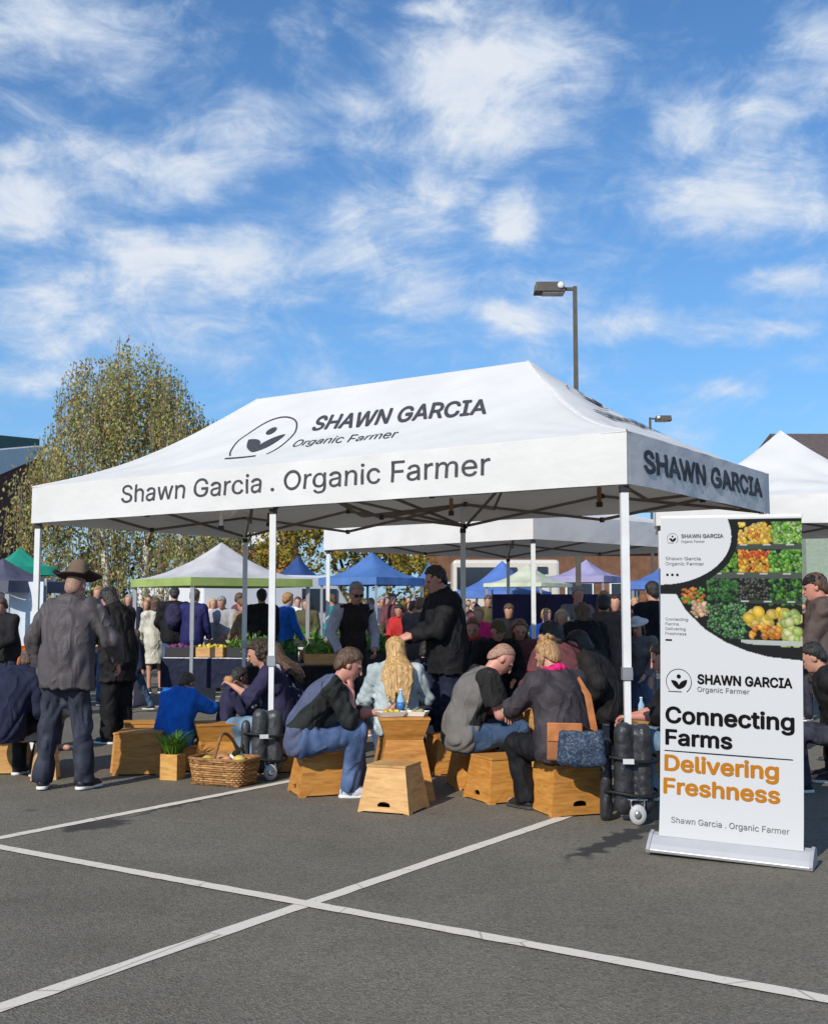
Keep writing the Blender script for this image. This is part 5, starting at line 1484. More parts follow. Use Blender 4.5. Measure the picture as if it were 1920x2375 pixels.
def panel(bh, th_, h, b, hole=None, inset=0.0, thick=.016, feet=True):
    """one slanting side of a box seat: mesh in the frame of that side"""
    L = math.hypot(h, bh - th_)
    wb, wt = b(0) - inset, b(1) - inset
    outer = [(-wb, 0)] + ([(-wb + .05, 0), (-wb + .055, .012), (wb - .055, .012), (wb - .05, 0)] if feet else []) + [(wb, 0), (wt, L), (-wt, L)]
    def mp(x, q, d):
        k = q / L
        ny, nz = h / L, (bh - th_) / L
        return (x, -(bh + (th_ - bh) * k) + ny * d, h * k - nz * d)
    m = MB()
    if hole is None:
        n = len(outer); cx, cz = 0, L / 2
        vs = [mp(x, q, 0) for x, q in outer] + [mp(x, q, thick) for x, q in outer] + [mp(cx, cz, 0), mp(cx, cz, thick)]
        fs = [((i + 1) % n, 2 * n, i) for i in range(n)] + [(n + i, 2 * n + 1, n + (i + 1) % n) for i in range(n)] + [(i, n + i, n + (i + 1) % n, (i + 1) % n) for i in range(n)]
        m.add(vs, fs)
        return m
    hx, hz, hc = hole
    def hit(poly, a, c):
        d = (math.cos(a), math.sin(a)); best = 1e9
        for i in range(len(poly)):
            p, q = poly[i], poly[(i + 1) % len(poly)]
            ex, ez = q[0] - p[0], q[1] - p[1]; den = d[0] * ez - d[1] * ex
            if abs(den) < 1e-12: continue
            t = ((p[0] - c[0]) * ez - (p[1] - c[1]) * ex) / den; s = ((p[0] - c[0]) * d[1] - (p[1] - c[1]) * d[0]) / den
            if t > 0 and -1e-6 <= s <= 1 + 1e-6: best = min(best, t)
        return (c[0] + d[0] * best, c[1] + d[1] * best)
    c = (0, hc)
    hp = [(hx * math.cos(a), hc + hz * math.sin(a)) for a in [PI * i / 10 for i in range(11)]] + [(-hx, hc - hz * .5), (hx, hc - hz * .5)]
    angs = sorted(set([round(math.atan2(q - hc, x) % (2 * PI), 5) for x, q in outer + hp] + [round(2 * PI * i / 24 + .01, 5) for i in range(24)]))
    o = [hit(outer, a, c) for a in angs]; i_ = [hit(hp, a, c) for a in angs]; n = len(angs)
    vs = [mp(*p, 0) for p in o] + [mp(*p, 0) for p in i_] + [mp(*p, thick) for p in o] + [mp(*p, thick) for p in i_]
    fs = []
    for k in range(n):
        j = (k + 1) % n
        fs += [(k, n + k, n + j, j)[::-1], (2 * n + k, 2 * n + j, 3 * n + j, 3 * n + k)[::-1], (n + k, 3 * n + k, 3 * n + j, n + j)[::-1], (k, j, 2 * n + j, 2 * n + k)[::-1]]
    m.add(vs, fs)
    return m
def frustum(root, z0, bh, th_, h, ply, holes=(0, 2), hole=(.045, .022, .062), feet=True):
    for k in range(4):
        ins = 0 if k % 2 == 0 else .0165
        b = lambda t: bh + (th_ - bh) * t
        m = panel(bh, th_, h, b, hole if k in holes else None, ins, feet=feet)
        M = Matrix.Translation((0, 0, z0)) @ Matrix.Rotation(k * PI / 2, 4, 'Z')
        m.v = [tuple(M @ Vector(v)) for v in m.v]
        m.build('side_panel', ply, root)
GRP = 'plywood box seats and tables under the lettered tent'
def stool(label, loc, rz, bh=.205, th_=.150, h=.325, ply=0, holes=(0, 2), name='box_stool', hole=(.045, .022, .062)):
    r = empty(name, loc, rz, label, 'box stool', GRP)
    frustum(r, 0, bh, th_, h, PLY[ply], holes, hole)
    m = MB(); m.box((0, 0, h + .007), (th_ * 2 + .012, th_ * 2 + .012, .018)); m.build('seat', PLY[ply], r, bevel=.003)
    return r
def box_table(label, loc, rz, h1=.46, h2=.15, bh=.235, wh=.145, th_=.195, ply=1, holes=(0, 2)):
    r = empty('box_table', loc, rz, label, 'box table', GRP)
    frustum(r, 0, bh, wh, h1, PLY[ply], holes, (.075, .075, .24))
    frustum(r, h1 + .002, wh, th_, h2, PLY[ply], (), None, feet=False)
    m = MB(); m.box((0, 0, h1 + h2 + .012), (th_ * 2 + .01, th_ * 2 + .01, .018)); m.build('table_top', PLY[ply], r, bevel=.003)
    return r
def gz(x, y, dy=0): p = G(x, y); return Vector((p.x, p.y + dy, 0))
def cen(px, py, b=.2, rz=0):
    """centre of a box whose nearest bottom corner is at the picture point"""
    p = G(px, py); c, s = math.cos(rz), math.sin(rz)
    best = min(((sx * b * c - sy * b * s, sx * b * s + sy * b * c) for sx in (-1, 1) for sy in (-1, 1)), key=lambda q: q[1])
    return Vector((p.x - best[0], p.y - best[1], 0))
rA = R(-31)
S_A = stool('empty pale plywood box stool standing nearest on the open asphalt', cen(949, 1893, .205, R(-22)), R(-22), ply=2, holes=(0, 2), hole=(.05, .024, .060))
TB1 = box_table('tall hourglass plywood box table directly behind the nearest empty stool', Vector((-.085, 9.10, 0)), R(5), ply=0)
S_C = stool('plywood box stool under the seated man in blue jeans and black top', cen(695, 1852, .205, R(20)), R(20), ply=0, holes=(3, 1))
S_D = stool('low plywood box stool just in front of the bald man', cen(1136, 1868, .21, R(26)), R(26), bh=.215, th_=.165, ply=0, holes=(3, 1))
S_D2 = stool('plywood box stool under the bald man in grey and black', cen(1052, 1838, .19, R(10)) + Vector((.03, .10, 0)), R(10), ply=0, holes=())
S_E = stool('plywood box stool under the woman with pinned up hair and tote bag', cen(1283, 1898, .215, R(19)), R(19), bh=.225, th_=.175, h=.365, ply=0, holes=(0, 2), hole=(.055, .026, .085))
TB2 = box_table('plywood box table with lunch trays between the bald man and the scarf woman', Vector((1.06, 9.35, 0)), R(38), h1=.50, h2=.2, wh=.15, th_=.20, ply=1)
TB3 = box_table('plywood box table behind the right front tent post', Vector((1.98, 9.35, 0)), R(4), h1=.40, h2=.16, ply=1, holes=())
stool('plywood box stool half hidden behind the hourglass table', cen(1010, 1800, .2, R(20)), R(20), ply=0, holes=())
stool('large plywood box just right of the legs of the man in the hat', cen(228, 1800, .22, R(4)) + Vector((.12, 0, 0)), R(4), bh=.22, th_=.20, h=.36, ply=0, holes=())
stool('second plywood box, between the large one and the leek planter', cen(330, 1795, .16, R(-8)), R(-8), bh=.15, th_=.13, h=.34, ply=1, holes=())
stool('plywood box stool behind, left of the child in the blue jacket', gz(322, 1745), R(15), bh=.17, th_=.15, h=.30, ply=0, holes=())
stool('plywood box stool at the left edge beside the navy jacket', gz(15, 1790), R(5), bh=.2, th_=.15, h=.30, ply=1, holes=())
stool('narrow plywood box stool by the left shoe of the man in the hat', cen(70, 1810, .10, R(0)), R(8), bh=.11, th_=.08, h=.30, ply=2, holes=())
stool('plywood box stool under the curly haired woman', Vector((-1.24, 10.55, 0)), R(15), bh=.2, th_=.15, h=.33, ply=0, holes=())
stool('plywood box stool the child in the blue jacket sits on', Vector((-2.0, 10.62, 0)), R(10), bh=.17, th_=.14, h=.22, ply=0, holes=())
TB4 = box_table('low plywood box table between the blue jacket child and the curly haired woman', Vector((-1.80, 10.15, 0)) + Vector((-.02, .35, 0)), R(20), h1=.28, h2=.14, ply=0, holes=())
stool('plywood box stool beneath the blonde woman in pale denim', Vector((-.16, 10.25, 0)), R(5), ply=0, holes=())

# ------------------------------------------------------------------ bags round the tent posts
def sdf_obj(name, f, m, parent=None, loc=None):
    vs, fs = f.mesh(); o = link_mesh(name, np_mesh(name, vs, fs), m, parent)
    return o
BAGM = mat('black_nylon', (.028, .028, .032), .42, var=.3, vscale=14, bump=.8, bscale=22, spec=.5)
BAGG = mat('dark_grey_nylon', (.045, .048, .052), .45, var=.3, vscale=12, bump=.8, bscale=20, spec=.5)
STRAP = mat('black_strap', (.012, .012, .013), .6); CHROME = mat('chrome', (.62, .62, .62), .25, metal=.9); RUBBER = mat('rubber', (.02, .02, .02), .7); SILV = mat('silver_tag', (.6, .6, .6), .35)
PF = main.at(main.L, 0, 0)
def post_bag(label, loc, rz, Hh, m_, seed):
    r = empty('wheeled_weight_bag', loc, rz, label, 'wheeled bag', 'black bags strapped round the tent posts')
    f = Field(V(-.30, -.25, 0), V(.30, .25, Hh + .1), .011)
    for (x, y, rad, hh) in ((-.055, -.07, .085, Hh), (.105, -.05, .085, Hh - .01), (.02, .10, .10, Hh - .04)):
        f.cap(V(x, y, .13), V(x, y, hh - .05), rad, rad * .93, k=.012)
        f.cap(V(x * .5, y * .5, .13), V(x * .5, y * .5, hh - .06), rad * .9, rad * .85, k=.03)
    f.folds(.004, seed, 1.7); f.half(V(0, 0, .05), (0, 0, -1)); sdf_obj('bag_body', f, m_, r)
    f = Field(V(-.30, -.2, 0), V(-.08, .2, Hh), .012); f.cap(V(-.205, -.03, .04), V(-.195, -.03, Hh * .80), .052, .047, k=.0, flatten=(V(0, 1, 0), 1.0)); f.folds(.006, seed + 1, 1.2); sdf_obj('side_sleeve', f, m_, r)
    for z, tg in ((Hh * .66, 1), (Hh * .30, 0)):
        m = MB(); pts = [(-.27 * math.cos(a) + .0 if False else .235 * math.cos(a), .185 * math.sin(a), z + .015 * math.sin(2 * a)) for a in [2 * PI * i / 24 for i in range(25)]]; m.tube(pts, .013, 5, cap=False); m.build('strap', STRAP, r)
        if tg: m = MB(); m.box((-.02, -.195, z - .005), (.09, .016, .035)); m.build('buckle', SILV, r)
    r.scale = (.84, .88, 1)
    # wheel bracket and castor at the foot
    m = MB(); wx, wy = .05, -.19
    m.tube([(wx - .06, wy + .05, .17), (wx - .045, wy, .10), (wx, wy, .075)], .009, 6); m.tube([(wx + .06, wy + .05, .17), (wx + .045, wy, .10), (wx, wy, .075)], .009, 6); m.tube([(wx - .08, wy + .04, .165), (wx + .08, wy + .04, .165)], .008, 6); br = m.build('wheel_bracket', CHROME, r)
    m = MB(); m.lathe([(.034, -.02), (.066, -.018), (.07, 0), (.066, .018), (.034, .02)], 20, 0, Matrix.Translation((wx, wy, .07)) @ Matrix.Rotation(PI / 2, 4, 'X')); w = m.build('wheel', mat('grey_wheel', (.45, .45, .45), .45), r)
    m = MB(); m.lathe([(.012, -.026), (.03, -.024), (.03, .024), (.012, .026)], 14, 0, Matrix.Translation((wx, wy, .07)) @ Matrix.Rotation(PI / 2, 4, 'X')); m.build('hub', CHROME, w)
    return r
post_bag('black wheeled bag strapped round the right front tent post', (PF.x - .02, PF.y - .03, 0), R(-8), .66, BAGM, 4)
pm_ = main.at(main.L * .495, 0, 0)
post_bag('dark grey wheeled bag strapped round the middle front tent post', (pm_.x - .02, pm_.y - .02, 0), R(12), .58, BAGG, 9)

# ------------------------------------------------------------------ basket, planter, produce
WICK = mat('wicker', (.42, .22, .08), .6, var=.3, vscale=26); WICKD = mat('wicker_dark', (.27, .13, .045), .65, var=.3, vscale=26)
def basket():
    a = G(484, 1826); rz = R(-24)
    r = empty('wicker_basket', a + Vector((.10, .18, 0)), rz, 'rectangular woven wicker basket with arched handle on the asphalt by the leek planter', 'basket')
    H_, wx, wy = .20, .24, .15; NR = 11
    def rr(t, k):  # rounded rectangle point
        x = wx * (1 + .14 * k); y = wy * (1 + .14 * k); a = 2 * PI * t
        c, s = math.cos(a), math.sin(a); e = .35
        return (x * math.copysign(abs(c) ** e, c), y * math.copysign(abs(s) ** e, s))
    for i in range(NR):
        z = .012 + H_ * (i + .5) / NR; k = i / NR; n = 72; m = MB()
        pts = []
        for j in range(n + 1):
            x, y = rr(j / n, k); w = .006 * (1 if (j // 2 + i) % 2 else -1); L = math.hypot(x, y)
            pts.append((x * (1 + w / L), y * (1 + w / L), z))
        m.tube(pts, .0098, 5, cap=False); m.build('weave', WICK if i % 3 else WICKD, r)
    m = MB()
    for j in range(36):
        x0, y0 = rr((j + .5) / 36, 0); x1, y1 = rr((j + .5) / 36, 1); m.tube([(x0, y0, .005), (x1, y1, H_ + .015)], .006, 5)
    tag(m.build('stakes', WICKD, r), None, None, None, 'stuff')
    m = MB(); m.tube([(*rr(j / 48, 1.05), H_ + .018) for j in range(49)], .016, 7, cap=False); m.build('rim', WICKD, r)
    m = MB(); m.box((0, 0, .012), (wx * 2, wy * 2, .014)); m.build('bottom', WICKD, r)
    m = MB(); m.tube([(0 + .02 * math.sin(8 * t), -wy * 1.1 * math.cos(PI * t), H_ - .02 + .24 * math.sin(PI * t) ** .8) for t in [i / 16 for i in range(17)]], .014, 7); m.build('handle', WICKD, r)
    M = Matrix.Translation(r.location) @ Matrix.Rotation(rz, 4, 'Z')
    BREAD = mat('bread_crust', (.42, .22, .09), .7, var=.3, vscale=14, bump=.5); YEL = mat('yellow_produce', (.60, .46, .10), .5, var=.2); WHT = mat('white_wrap', (.62, .60, .56), .6, var=.15); APR = mat('peach_skin', (.55, .24, .12), .5, var=.3)
    for nm, lab, c, rad, mt in (('bread_loaf', 'round crusty loaf in the wicker basket', (-.05, .02, .2), (.085, .07, .06), BREAD), ('paper_parcel', 'white paper parcel in the wicker basket', (.10, .03, .21), (.07, .06, .07), WHT),
                                ('squash', 'pale yellow squash in the right end of the wicker basket', (.17, -.04, .20), (.06, .05, .055), YEL), ('squash', 'long yellow squash along the left end of the wicker basket', (-.16, -.02, .19), (.055, .09, .045), YEL),
                                ('peach', 'orange pink peach beside the loaf in the basket', (.02, -.08, .20), (.04, .04, .038), APR), ('peach', 'orange pink peach beside the white parcel in the basket', (.07, -.07, .21), (.04, .04, .038), APR)):
        m = MB(); m.blob((0, 0, 0), rad, 0, 3, .05, 2); o = m.build(nm, mt); o.location = M @ Vector(c); o.rotation_euler = (0, 0, rz + .3); tag(o, lab, 'produce')
    # dark bottle lying in the basket
    m = MB(); m.lathe([(.03, 0), (.036, .01), (.036, .16), (.014, .21), (.014, .27), (.016, .28)], 14); o = m.build('bottle', mat('dark_bottle', (.015, .02, .012), .15, spec=.7)); o.location = M @ Vector((.0, .06, .16)); o.rotation_euler = (R(20), R(50), rz); tag(o, 'dark glass bottle tilted in the wicker basket', 'bottle')
basket()
LEEK = [mat('leek_green', (.06, .16, .02), .5, trans=.2), mat('leaf_bright', (.14, .30, .03), .5, trans=.2), mat('leaf_deep', (.03, .10, .015), .5)]
def planter():
    c = G(388, 1812) + Vector((.02, .12, 0))
    r = empty('leek_planter', c, R(-15), 'small wooden box with long feathery green tops beside the wicker basket', 'planter')
    for k in range(4):
        m = MB(); m.box((0, -.075, .11), (.16 if k % 2 == 0 else .128, .014, .22), 0, Matrix.Rotation(k * PI / 2, 4, 'Z')); m.build('side_panel', PLY[1], r)
    m = MB(); m.box((0, 0, .19), (.134, .134, .01)); m.build('soil', mat('soil', (.04, .03, .02), .9), r)
    rr = random.Random(4)
    for q in range(3):
        m = MB()
        for i in range(90):
            a = rr.uniform(0, 2 * PI); l = rr.uniform(.22, .42); x, y = rr.uniform(-.05, .05), rr.uniform(-.05, .05); dx, dy = math.cos(a), math.sin(a); w = rr.uniform(.004, .008)
            pts = [(x + dx * l * t * .55, y + dy * l * t * .55, .19 + l * (t - .5 * t * t) * 1.1) for t in (0, .33, .66, 1)]
            vs = []
            for i_, p in enumerate(pts):
                ww = w * (1 - i_ / 3.3); vs += [(p[0] - dy * ww, p[1] + dx * ww, p[2]), (p[0] + dy * ww, p[1] - dx * ww, p[2])]
            m.add(vs, [(0, 1, 3, 2), (2, 3, 5, 4), (4, 5, 7, 6)])
        tag(m.build('foliage', LEEK[q], r), None, None, None, 'stuff')
planter()

# ------------------------------------------------------------------ people seated and standing under the lettered tent
C = CL
def pers(label, px, Y, face_deg, dy=0, **S):
    p = P(px, 1407, Y); return person(label, Vector((p.x, Y, 0)), R(face_deg), S)
pers('standing man with brown brimmed hat and loose grey jacket seen from behind', 158, 9.40, -8, h=1.77, fat=1.04, lean=(2, 7, 16), headpitch=12, headyaw=-6, shoulder=.172, bulk=.038, hem=.13, fold=.020, foldaxis='v', foldf=1.0, hood=True, collar=.05, top=C['greyjacket'], bottom=C['navyjean'], loose=.022,
     lh=(-.30, .16, .98), rh=(.32, .26, 1.02), rhh=(1, -.6, -.3), lhh=(-1, -.3, -.3), lf=(-.19, .02, .09), rf=(.15, .06, .09), lft=(-.35, 1, 0), rft=(.35, 1, 0), shoes=C['shoeblack'], hair='stubble', haircol='stubble', hat='brim', skin='pink', vox=.010)
pers('standing person in black hood and wide black trousers beside the hat man', 277, 12.6, 55, h=1.70, fat=1.1, lean=(3, 10, 18), headpitch=30, bulk=.04, hem=.25, top=C['black2'], bottom=C['blackcloth'], loose=.04, lh=(-.15, .35, 1.15), rh=(.15, .38, 1.12), shoes=C['shoeblack'], hat='beanie', hair='bob', haircol='black', vox=.013, hood=True, fold=.014)
pers('seated person in dark navy jacket cut off by the left edge, back turned', 4, 9.9, -25, h=1.72, seat=.33, fat=1.2, lean=(10, 30, 45), headpitch=35, bulk=.04, top=C['navy'], bottom=C['blackcloth'], hair='short', haircol='brown', vox=.012, fold=.012, lh=(-.1, .4, .5), rh=(.15, .42, .52), shoes=C['shoeblack'])
pers('seated person in pale grey sweater leaning forward beside the navy jacket', 78, 10.3, 12, h=1.70, seat=.30, fat=1.15, lean=(12, 30, 48), headpitch=40, bulk=.035, top=C['greysweater'], bottom=C['navyjean'], hair='short', haircol='brown', vox=.012, fold=.012, lh=(-.2, .45, .45), rh=(.2, .45, .45))
pers('seated person with dark hair and orange sleeves left of the hat man', 62, 12.0, -110, h=1.55, seat=.42, lean=(8, 18, 25), headpitch=30, top=C['orange'], bottom=C['navyjean'], hair='bob', haircol='black', vox=.014, lh=(-.1, .35, .75), rh=(.12, .35, .78), male=False)
pers('child in a bright blue jacket seated with back turned near the wicker basket', 408, 10.55, -28, h=1.30, seat=.22, fat=1.25, lean=(5, 14, 24), headpitch=32, bulk=.045, hem=.13, top=C['blue'], bottom=C['navyjean'], hair='short', haircol='brown', head=1.05, lh=(-.12, .42, .72), rh=(.14, .44, .80), rhh=(1, -.1, -.4), vox=.011, fold=.015, shoes=C['shoeblack'], hood=True)
pers('small dark haired child in purple navy top eating beside the curly haired woman', 527, 10.7, -75, h=1.20, seat=.30, lean=(4, 12, 20), headpitch=20, headyaw=10, bulk=.02, top=C['navy2'], bottom=C['jeandark'], hair='bob', haircol='black', head=1.1, lh=(-.05, .33, .92), rh=(.04, .35, .90), vox=.011, male=False, skin='tan')
CW, JCW = pers('curly haired woman in navy top and pale jeans seated facing left', 650, 10.55, 97, h=1.66, seat=.335, fat=1.1, lean=(6, 14, 22), headpitch=24, male=False, bulk=.022, sleeve='push', top=C['navy2'], bottom=C['jeanpale'], loose=.020, hair='curly', haircol='curly',
     lh=(-.10, .44, .82), rh=(.06, .42, .84), lf=(.05, .26, .085), rf=(-.06, .20, .085), lft=(.2, 1, -.05), rft=(-.25, 1, -.05), shoes=C['shoepink'], vox=.010, fold=.012, cuff=.01, skin='light')
pers('seated person in navy top with white flower print behind the middle post', 676, 11.1, 70, h=1.60, seat=.34, lean=(6, 16, 24), headpitch=25, male=False, bulk=.03, top=C['stripe'], bottom=C['navyjean'], hair='long', haircol='brown', vox=.012, lh=(-.1, .3, .6), rh=(.1, .32, .6))
M6, J6 = pers('seated man in black and slate top and mid blue jeans, thumb at his mouth', 704, 9.10, -84, h=1.80, seat=.315, fat=1.0, lean=(14, 30, 44), headpitch=26, headyaw=0, bulk=.022, sleeve='push', top=C['slate'], sleevemat=C['tshirt'], frontmat=C['tshirt'], frontoff=-.055, bottom=C['jean'], loose=.022, hair='short', haircol='brown', hairvol=.016,
     rh_head=(.045, .105, -.185), rhh=(.35, .25, -1), rhbend=(-.1, -.2, .6), rhpalm=(-.6, -.8, 0), rhcurl=1.0, lh=(-.14, .62, .62), lhh=(-.3, -.3, -1), lhcurl=.7, lhpalm=(.4, .2, .9), rf=(.10, .36, .09), lf=(-.12, .44, .09), rft=(.05, 1, 0), lft=(-.1, 1, 0), shoes=C['shoeblue'], vox=.0085, cvox=.010, fold=.013, skin='pink')
pers('blonde woman with long loose hair and pale denim jacket, back turned', 920, 10.2, 6, h=1.66, seat=.35, fat=1.0, lean=(3, 8, 12), headpitch=12, headyaw=14, male=False, bulk=.028, top=C['paledenim'], bottom=C['jeandark'], hair='long', haircol='blonde', hairlen=.50, lh=(-.22, .30, .62), rh=(.2, .34, .66), vox=.011, fold=.013)
pers('seated person in dark navy jacket right behind the blonde woman', 975, 11.1, -15, h=1.62, seat=.36, lean=(8, 22, 36), headpitch=30, bulk=.035, top=C['navy'], bottom=C['blackcloth'], hair='short', haircol='black', vox=.014)
M8, J8 = pers('seated bald man in warm grey shirt with black shoulder, looking down', 1072, 9.22, -80, h=1.80, seat=.34, fat=1.16, lean=(10, 20, 34), headpitch=46, headyaw=-4, bulk=.026, sleeve='short', top=C['greytee'], sleevemat=C['blacktee'], frontmat=C['blacktee'], frontoff=.045, bottom=C['jeandark'], loose=.022, hair='stubble', haircol='stubble', shoulder=.185,
     rh=(.12, .46, .66), rhh=(.5, -.3, -1), rhcurl=.6, lh=(-.10, .48, .68), lhh=(-.5, -.3, -1), lhcurl=.6, rf=(.12, .34, .09), lf=(-.12, .48, .09), shoes=C['shoeblack'], vox=.0085, cvox=.010, fold=.013, skin='pink', lips=1)
M9, J9 = pers('woman with pinned up blonde brown hair, charcoal jacket and pink scarf', 1302, 8.32, 30, h=1.68, seat=.375, fat=1.10, lean=(4, 10, 16), headpitch=24, headyaw=14, male=False, bulk=.034, hem=.12, top=C['blackjacket'], bottom=C['blackcloth'], loose=.03, hair='bun', haircol='strawberry', scarf=C['pink'],
     lh=(-.16, .46, .72), lhh=(-1, -.3, -.5), lhcurl=.6, rh=(.22, .38, .60), rhh=(1, -.3, -.6), lf=(-.10, .34, .09), rf=(.12, .38, .09), shoes=C['shoeblack'], solemat=C['soledark'], vox=.0095, fold=.015)
pers('standing grey haired man with glasses, dark brown vest and pale sleeves', 818, 13.3, 208, h=1.76, lean=(2, 4, 8), headpitch=24, headyaw=-8, bulk=.022, hem=.14, top=C['vest'], topname='vest', sleevemat=C['paleshirt'], bottom=C['navyjean'], hair='short', haircol='grey', glasses=True, vox=.012, skin='pink', lh=(-.2, .18, 1.0), rh=(.22, .12, .98), shoes=C['shoeblack'])
pers('tall standing man in plain black jacket, head bowed to the left', 1036, 10.9, 108, h=1.86, fat=1.12, lean=(1, 4, 9), headpitch=20, headyaw=6, bulk=.035, hem=.14, top=C['blackcloth'], bottom=C['navy'], loose=.02, hair='short', haircol='black', hairvol=.004, vox=.011, skin='pink', lh=(-.1, .36, 1.15), rh=(.12, .34, 1.12), shoes=C['shoeblack'], fold=.014)
pers('person with dark cap of hair and maroon jacket seated behind the woman with the tote', 1312, 10.4, 35, h=1.80, seat=.44, fat=1.15, lean=(6, 14, 22), headpitch=24, bulk=.035, top=C['maroon'], bottom=C['blackcloth'], hair='bob', haircol='black', hat='beanie', hatmat=C['black2'], vox=.012, lh=(-.15, .4, .75), rh=(.2, .38, .72), fold=.014)
pers('seated person in black with a striped scarf left of the dark tent post', 1100, 12.4, 170, h=1.58, seat=.55, lean=(4, 10, 14), headpitch=18, bulk=.03, top=C['black2'], bottom=C['blackcloth'], hair='short', haircol='auburn', vox=.014, lh=(-.1, .3, .9), rh=(.1, .3, .9), scarf=C['red'], skin='pink')
pers('person in dark cap and black coat facing the camera behind the lunch table', 1148, 12.0, 188, h=1.62, seat=.52, lean=(4, 10, 16), headpitch=20, bulk=.04, top=C['blackcloth'], bottom=C['blackcloth'], hair='short', haircol='brown', hat='cap', hatmat=C['olive'], vox=.014, lh=(-.15, .3, .8), rh=(.15, .3, .8))
pers('woman with long auburn hair and dark plum top facing the camera', 1203, 12.3, 180, h=1.60, seat=.52, lean=(3, 8, 12), headpitch=18, bulk=.03, top=C['maroon'], bottom=C['blackcloth'], hair='long', haircol='auburn', vox=.014, lh=(-.1, .3, .8), rh=(.1, .3, .8), male=False)
pers('standing person in a black coat right of the maroon jacket', 1362, 11.4, 20, h=1.52, lean=(3, 8, 12), headpitch=20, bulk=.05, hem=.25, top=C['blackcloth'], bottom=C['blackcloth'], hair='bob', haircol='brown', vox=.014)
pers('standing person in a dark brown coat next to the grey back post', 1400, 12.0, -10, h=1.60, lean=(3, 6, 10), headpitch=15, bulk=.05, hem=.25, top=C['brownc'], bottom=C['blackcloth'], hair='short', haircol='black', vox=.014)
pers('seated person in black hood just left of the right front post', 1402, 10.5, 70, h=1.66, seat=.45, lean=(6, 20, 30), headpitch=30, bulk=.05, top=C['black2'], bottom=C['blackcloth'], hair='bob', haircol='black', vox=.013)
pers('serving man in grey tee handing over a pale bowl', 1335, 16.6, 196, h=1.76, lean=(2, 5, 8), headpitch=12, top=C['grey'], sleeve='short', bottom=C['paleshirt'], hair='short', haircol='grey', vox=.016, lh=(-.1, .36, 1.15), rh=(.1, .36, 1.15), skin='pink')
pers('serving woman in dark red top with flowers before her face', 1402, 16.9, 170, h=1.70, lean=(2, 5, 8), headpitch=10, top=C['maroon'], bottom=C['blackcloth'], hair='bob', haircol='strawberry', vox=.016, lh=(-.1, .36, 1.1), rh=(.12, .36, 1.25), male=False)
pers('girl in white sun hat, grey shirt and blue skirt right of the front post', 1482, 12.3, 150, h=1.36, lean=(2, 5, 8), headpitch=20, top=C['grey'], skirt=C['skirt'], skirtlen=.42, hair='bob', haircol='brown', hat='sun', vox=.013, male=False, lh=(-.15, .25, 1.0), rh=(.15, .25, 1.0), shoes=C['shoeblack'])
M18, J18 = pers('seated person in pale blue jeans half hidden behind the roll-up banner', 1612, 8.75, 84, h=1.76, seat=.34, fat=1.1, lean=(6, 16, 28), headpitch=25, bulk=.03, sleeve='push', top=C['blackcloth'], bottom=C['jeanpale'], loose=.025, hair='short', haircol='brown', vox=.011, lh=(-.12, .50, .66), rh=(.12, .50, .64), lf=(-.12, .44, .09), rf=(.14, .36, .09), shoes=C['shoebrown'], skin='pink')
pers('standing man in brown coat and dark cap at the right edge', 1922, 9.9, 75, h=1.76, fat=1.15, lean=(2, 5, 10), headpitch=14, bulk=.04, hem=.22, top=C['brownc'], bottom=C['blackcloth'], hair='short', haircol='brown', hat='cap', hatmat=C['black2'], vox=.012, skin='pink', lh=(-.12, .36, 1.05), rh=(.14, .34, 1.05), shoes=C['shoeblack'], fold=.014)
pers('seated person in dark clothes low at the right edge beyond the banner', 1960, 9.3, 75, h=1.70, seat=.35, fat=1.1, lean=(10, 20, 30), headpitch=25, bulk=.03, top=C['black2'], bottom=C['navyjean'], hair='short', haircol='black', vox=.013, shoes=C['shoeblack'])

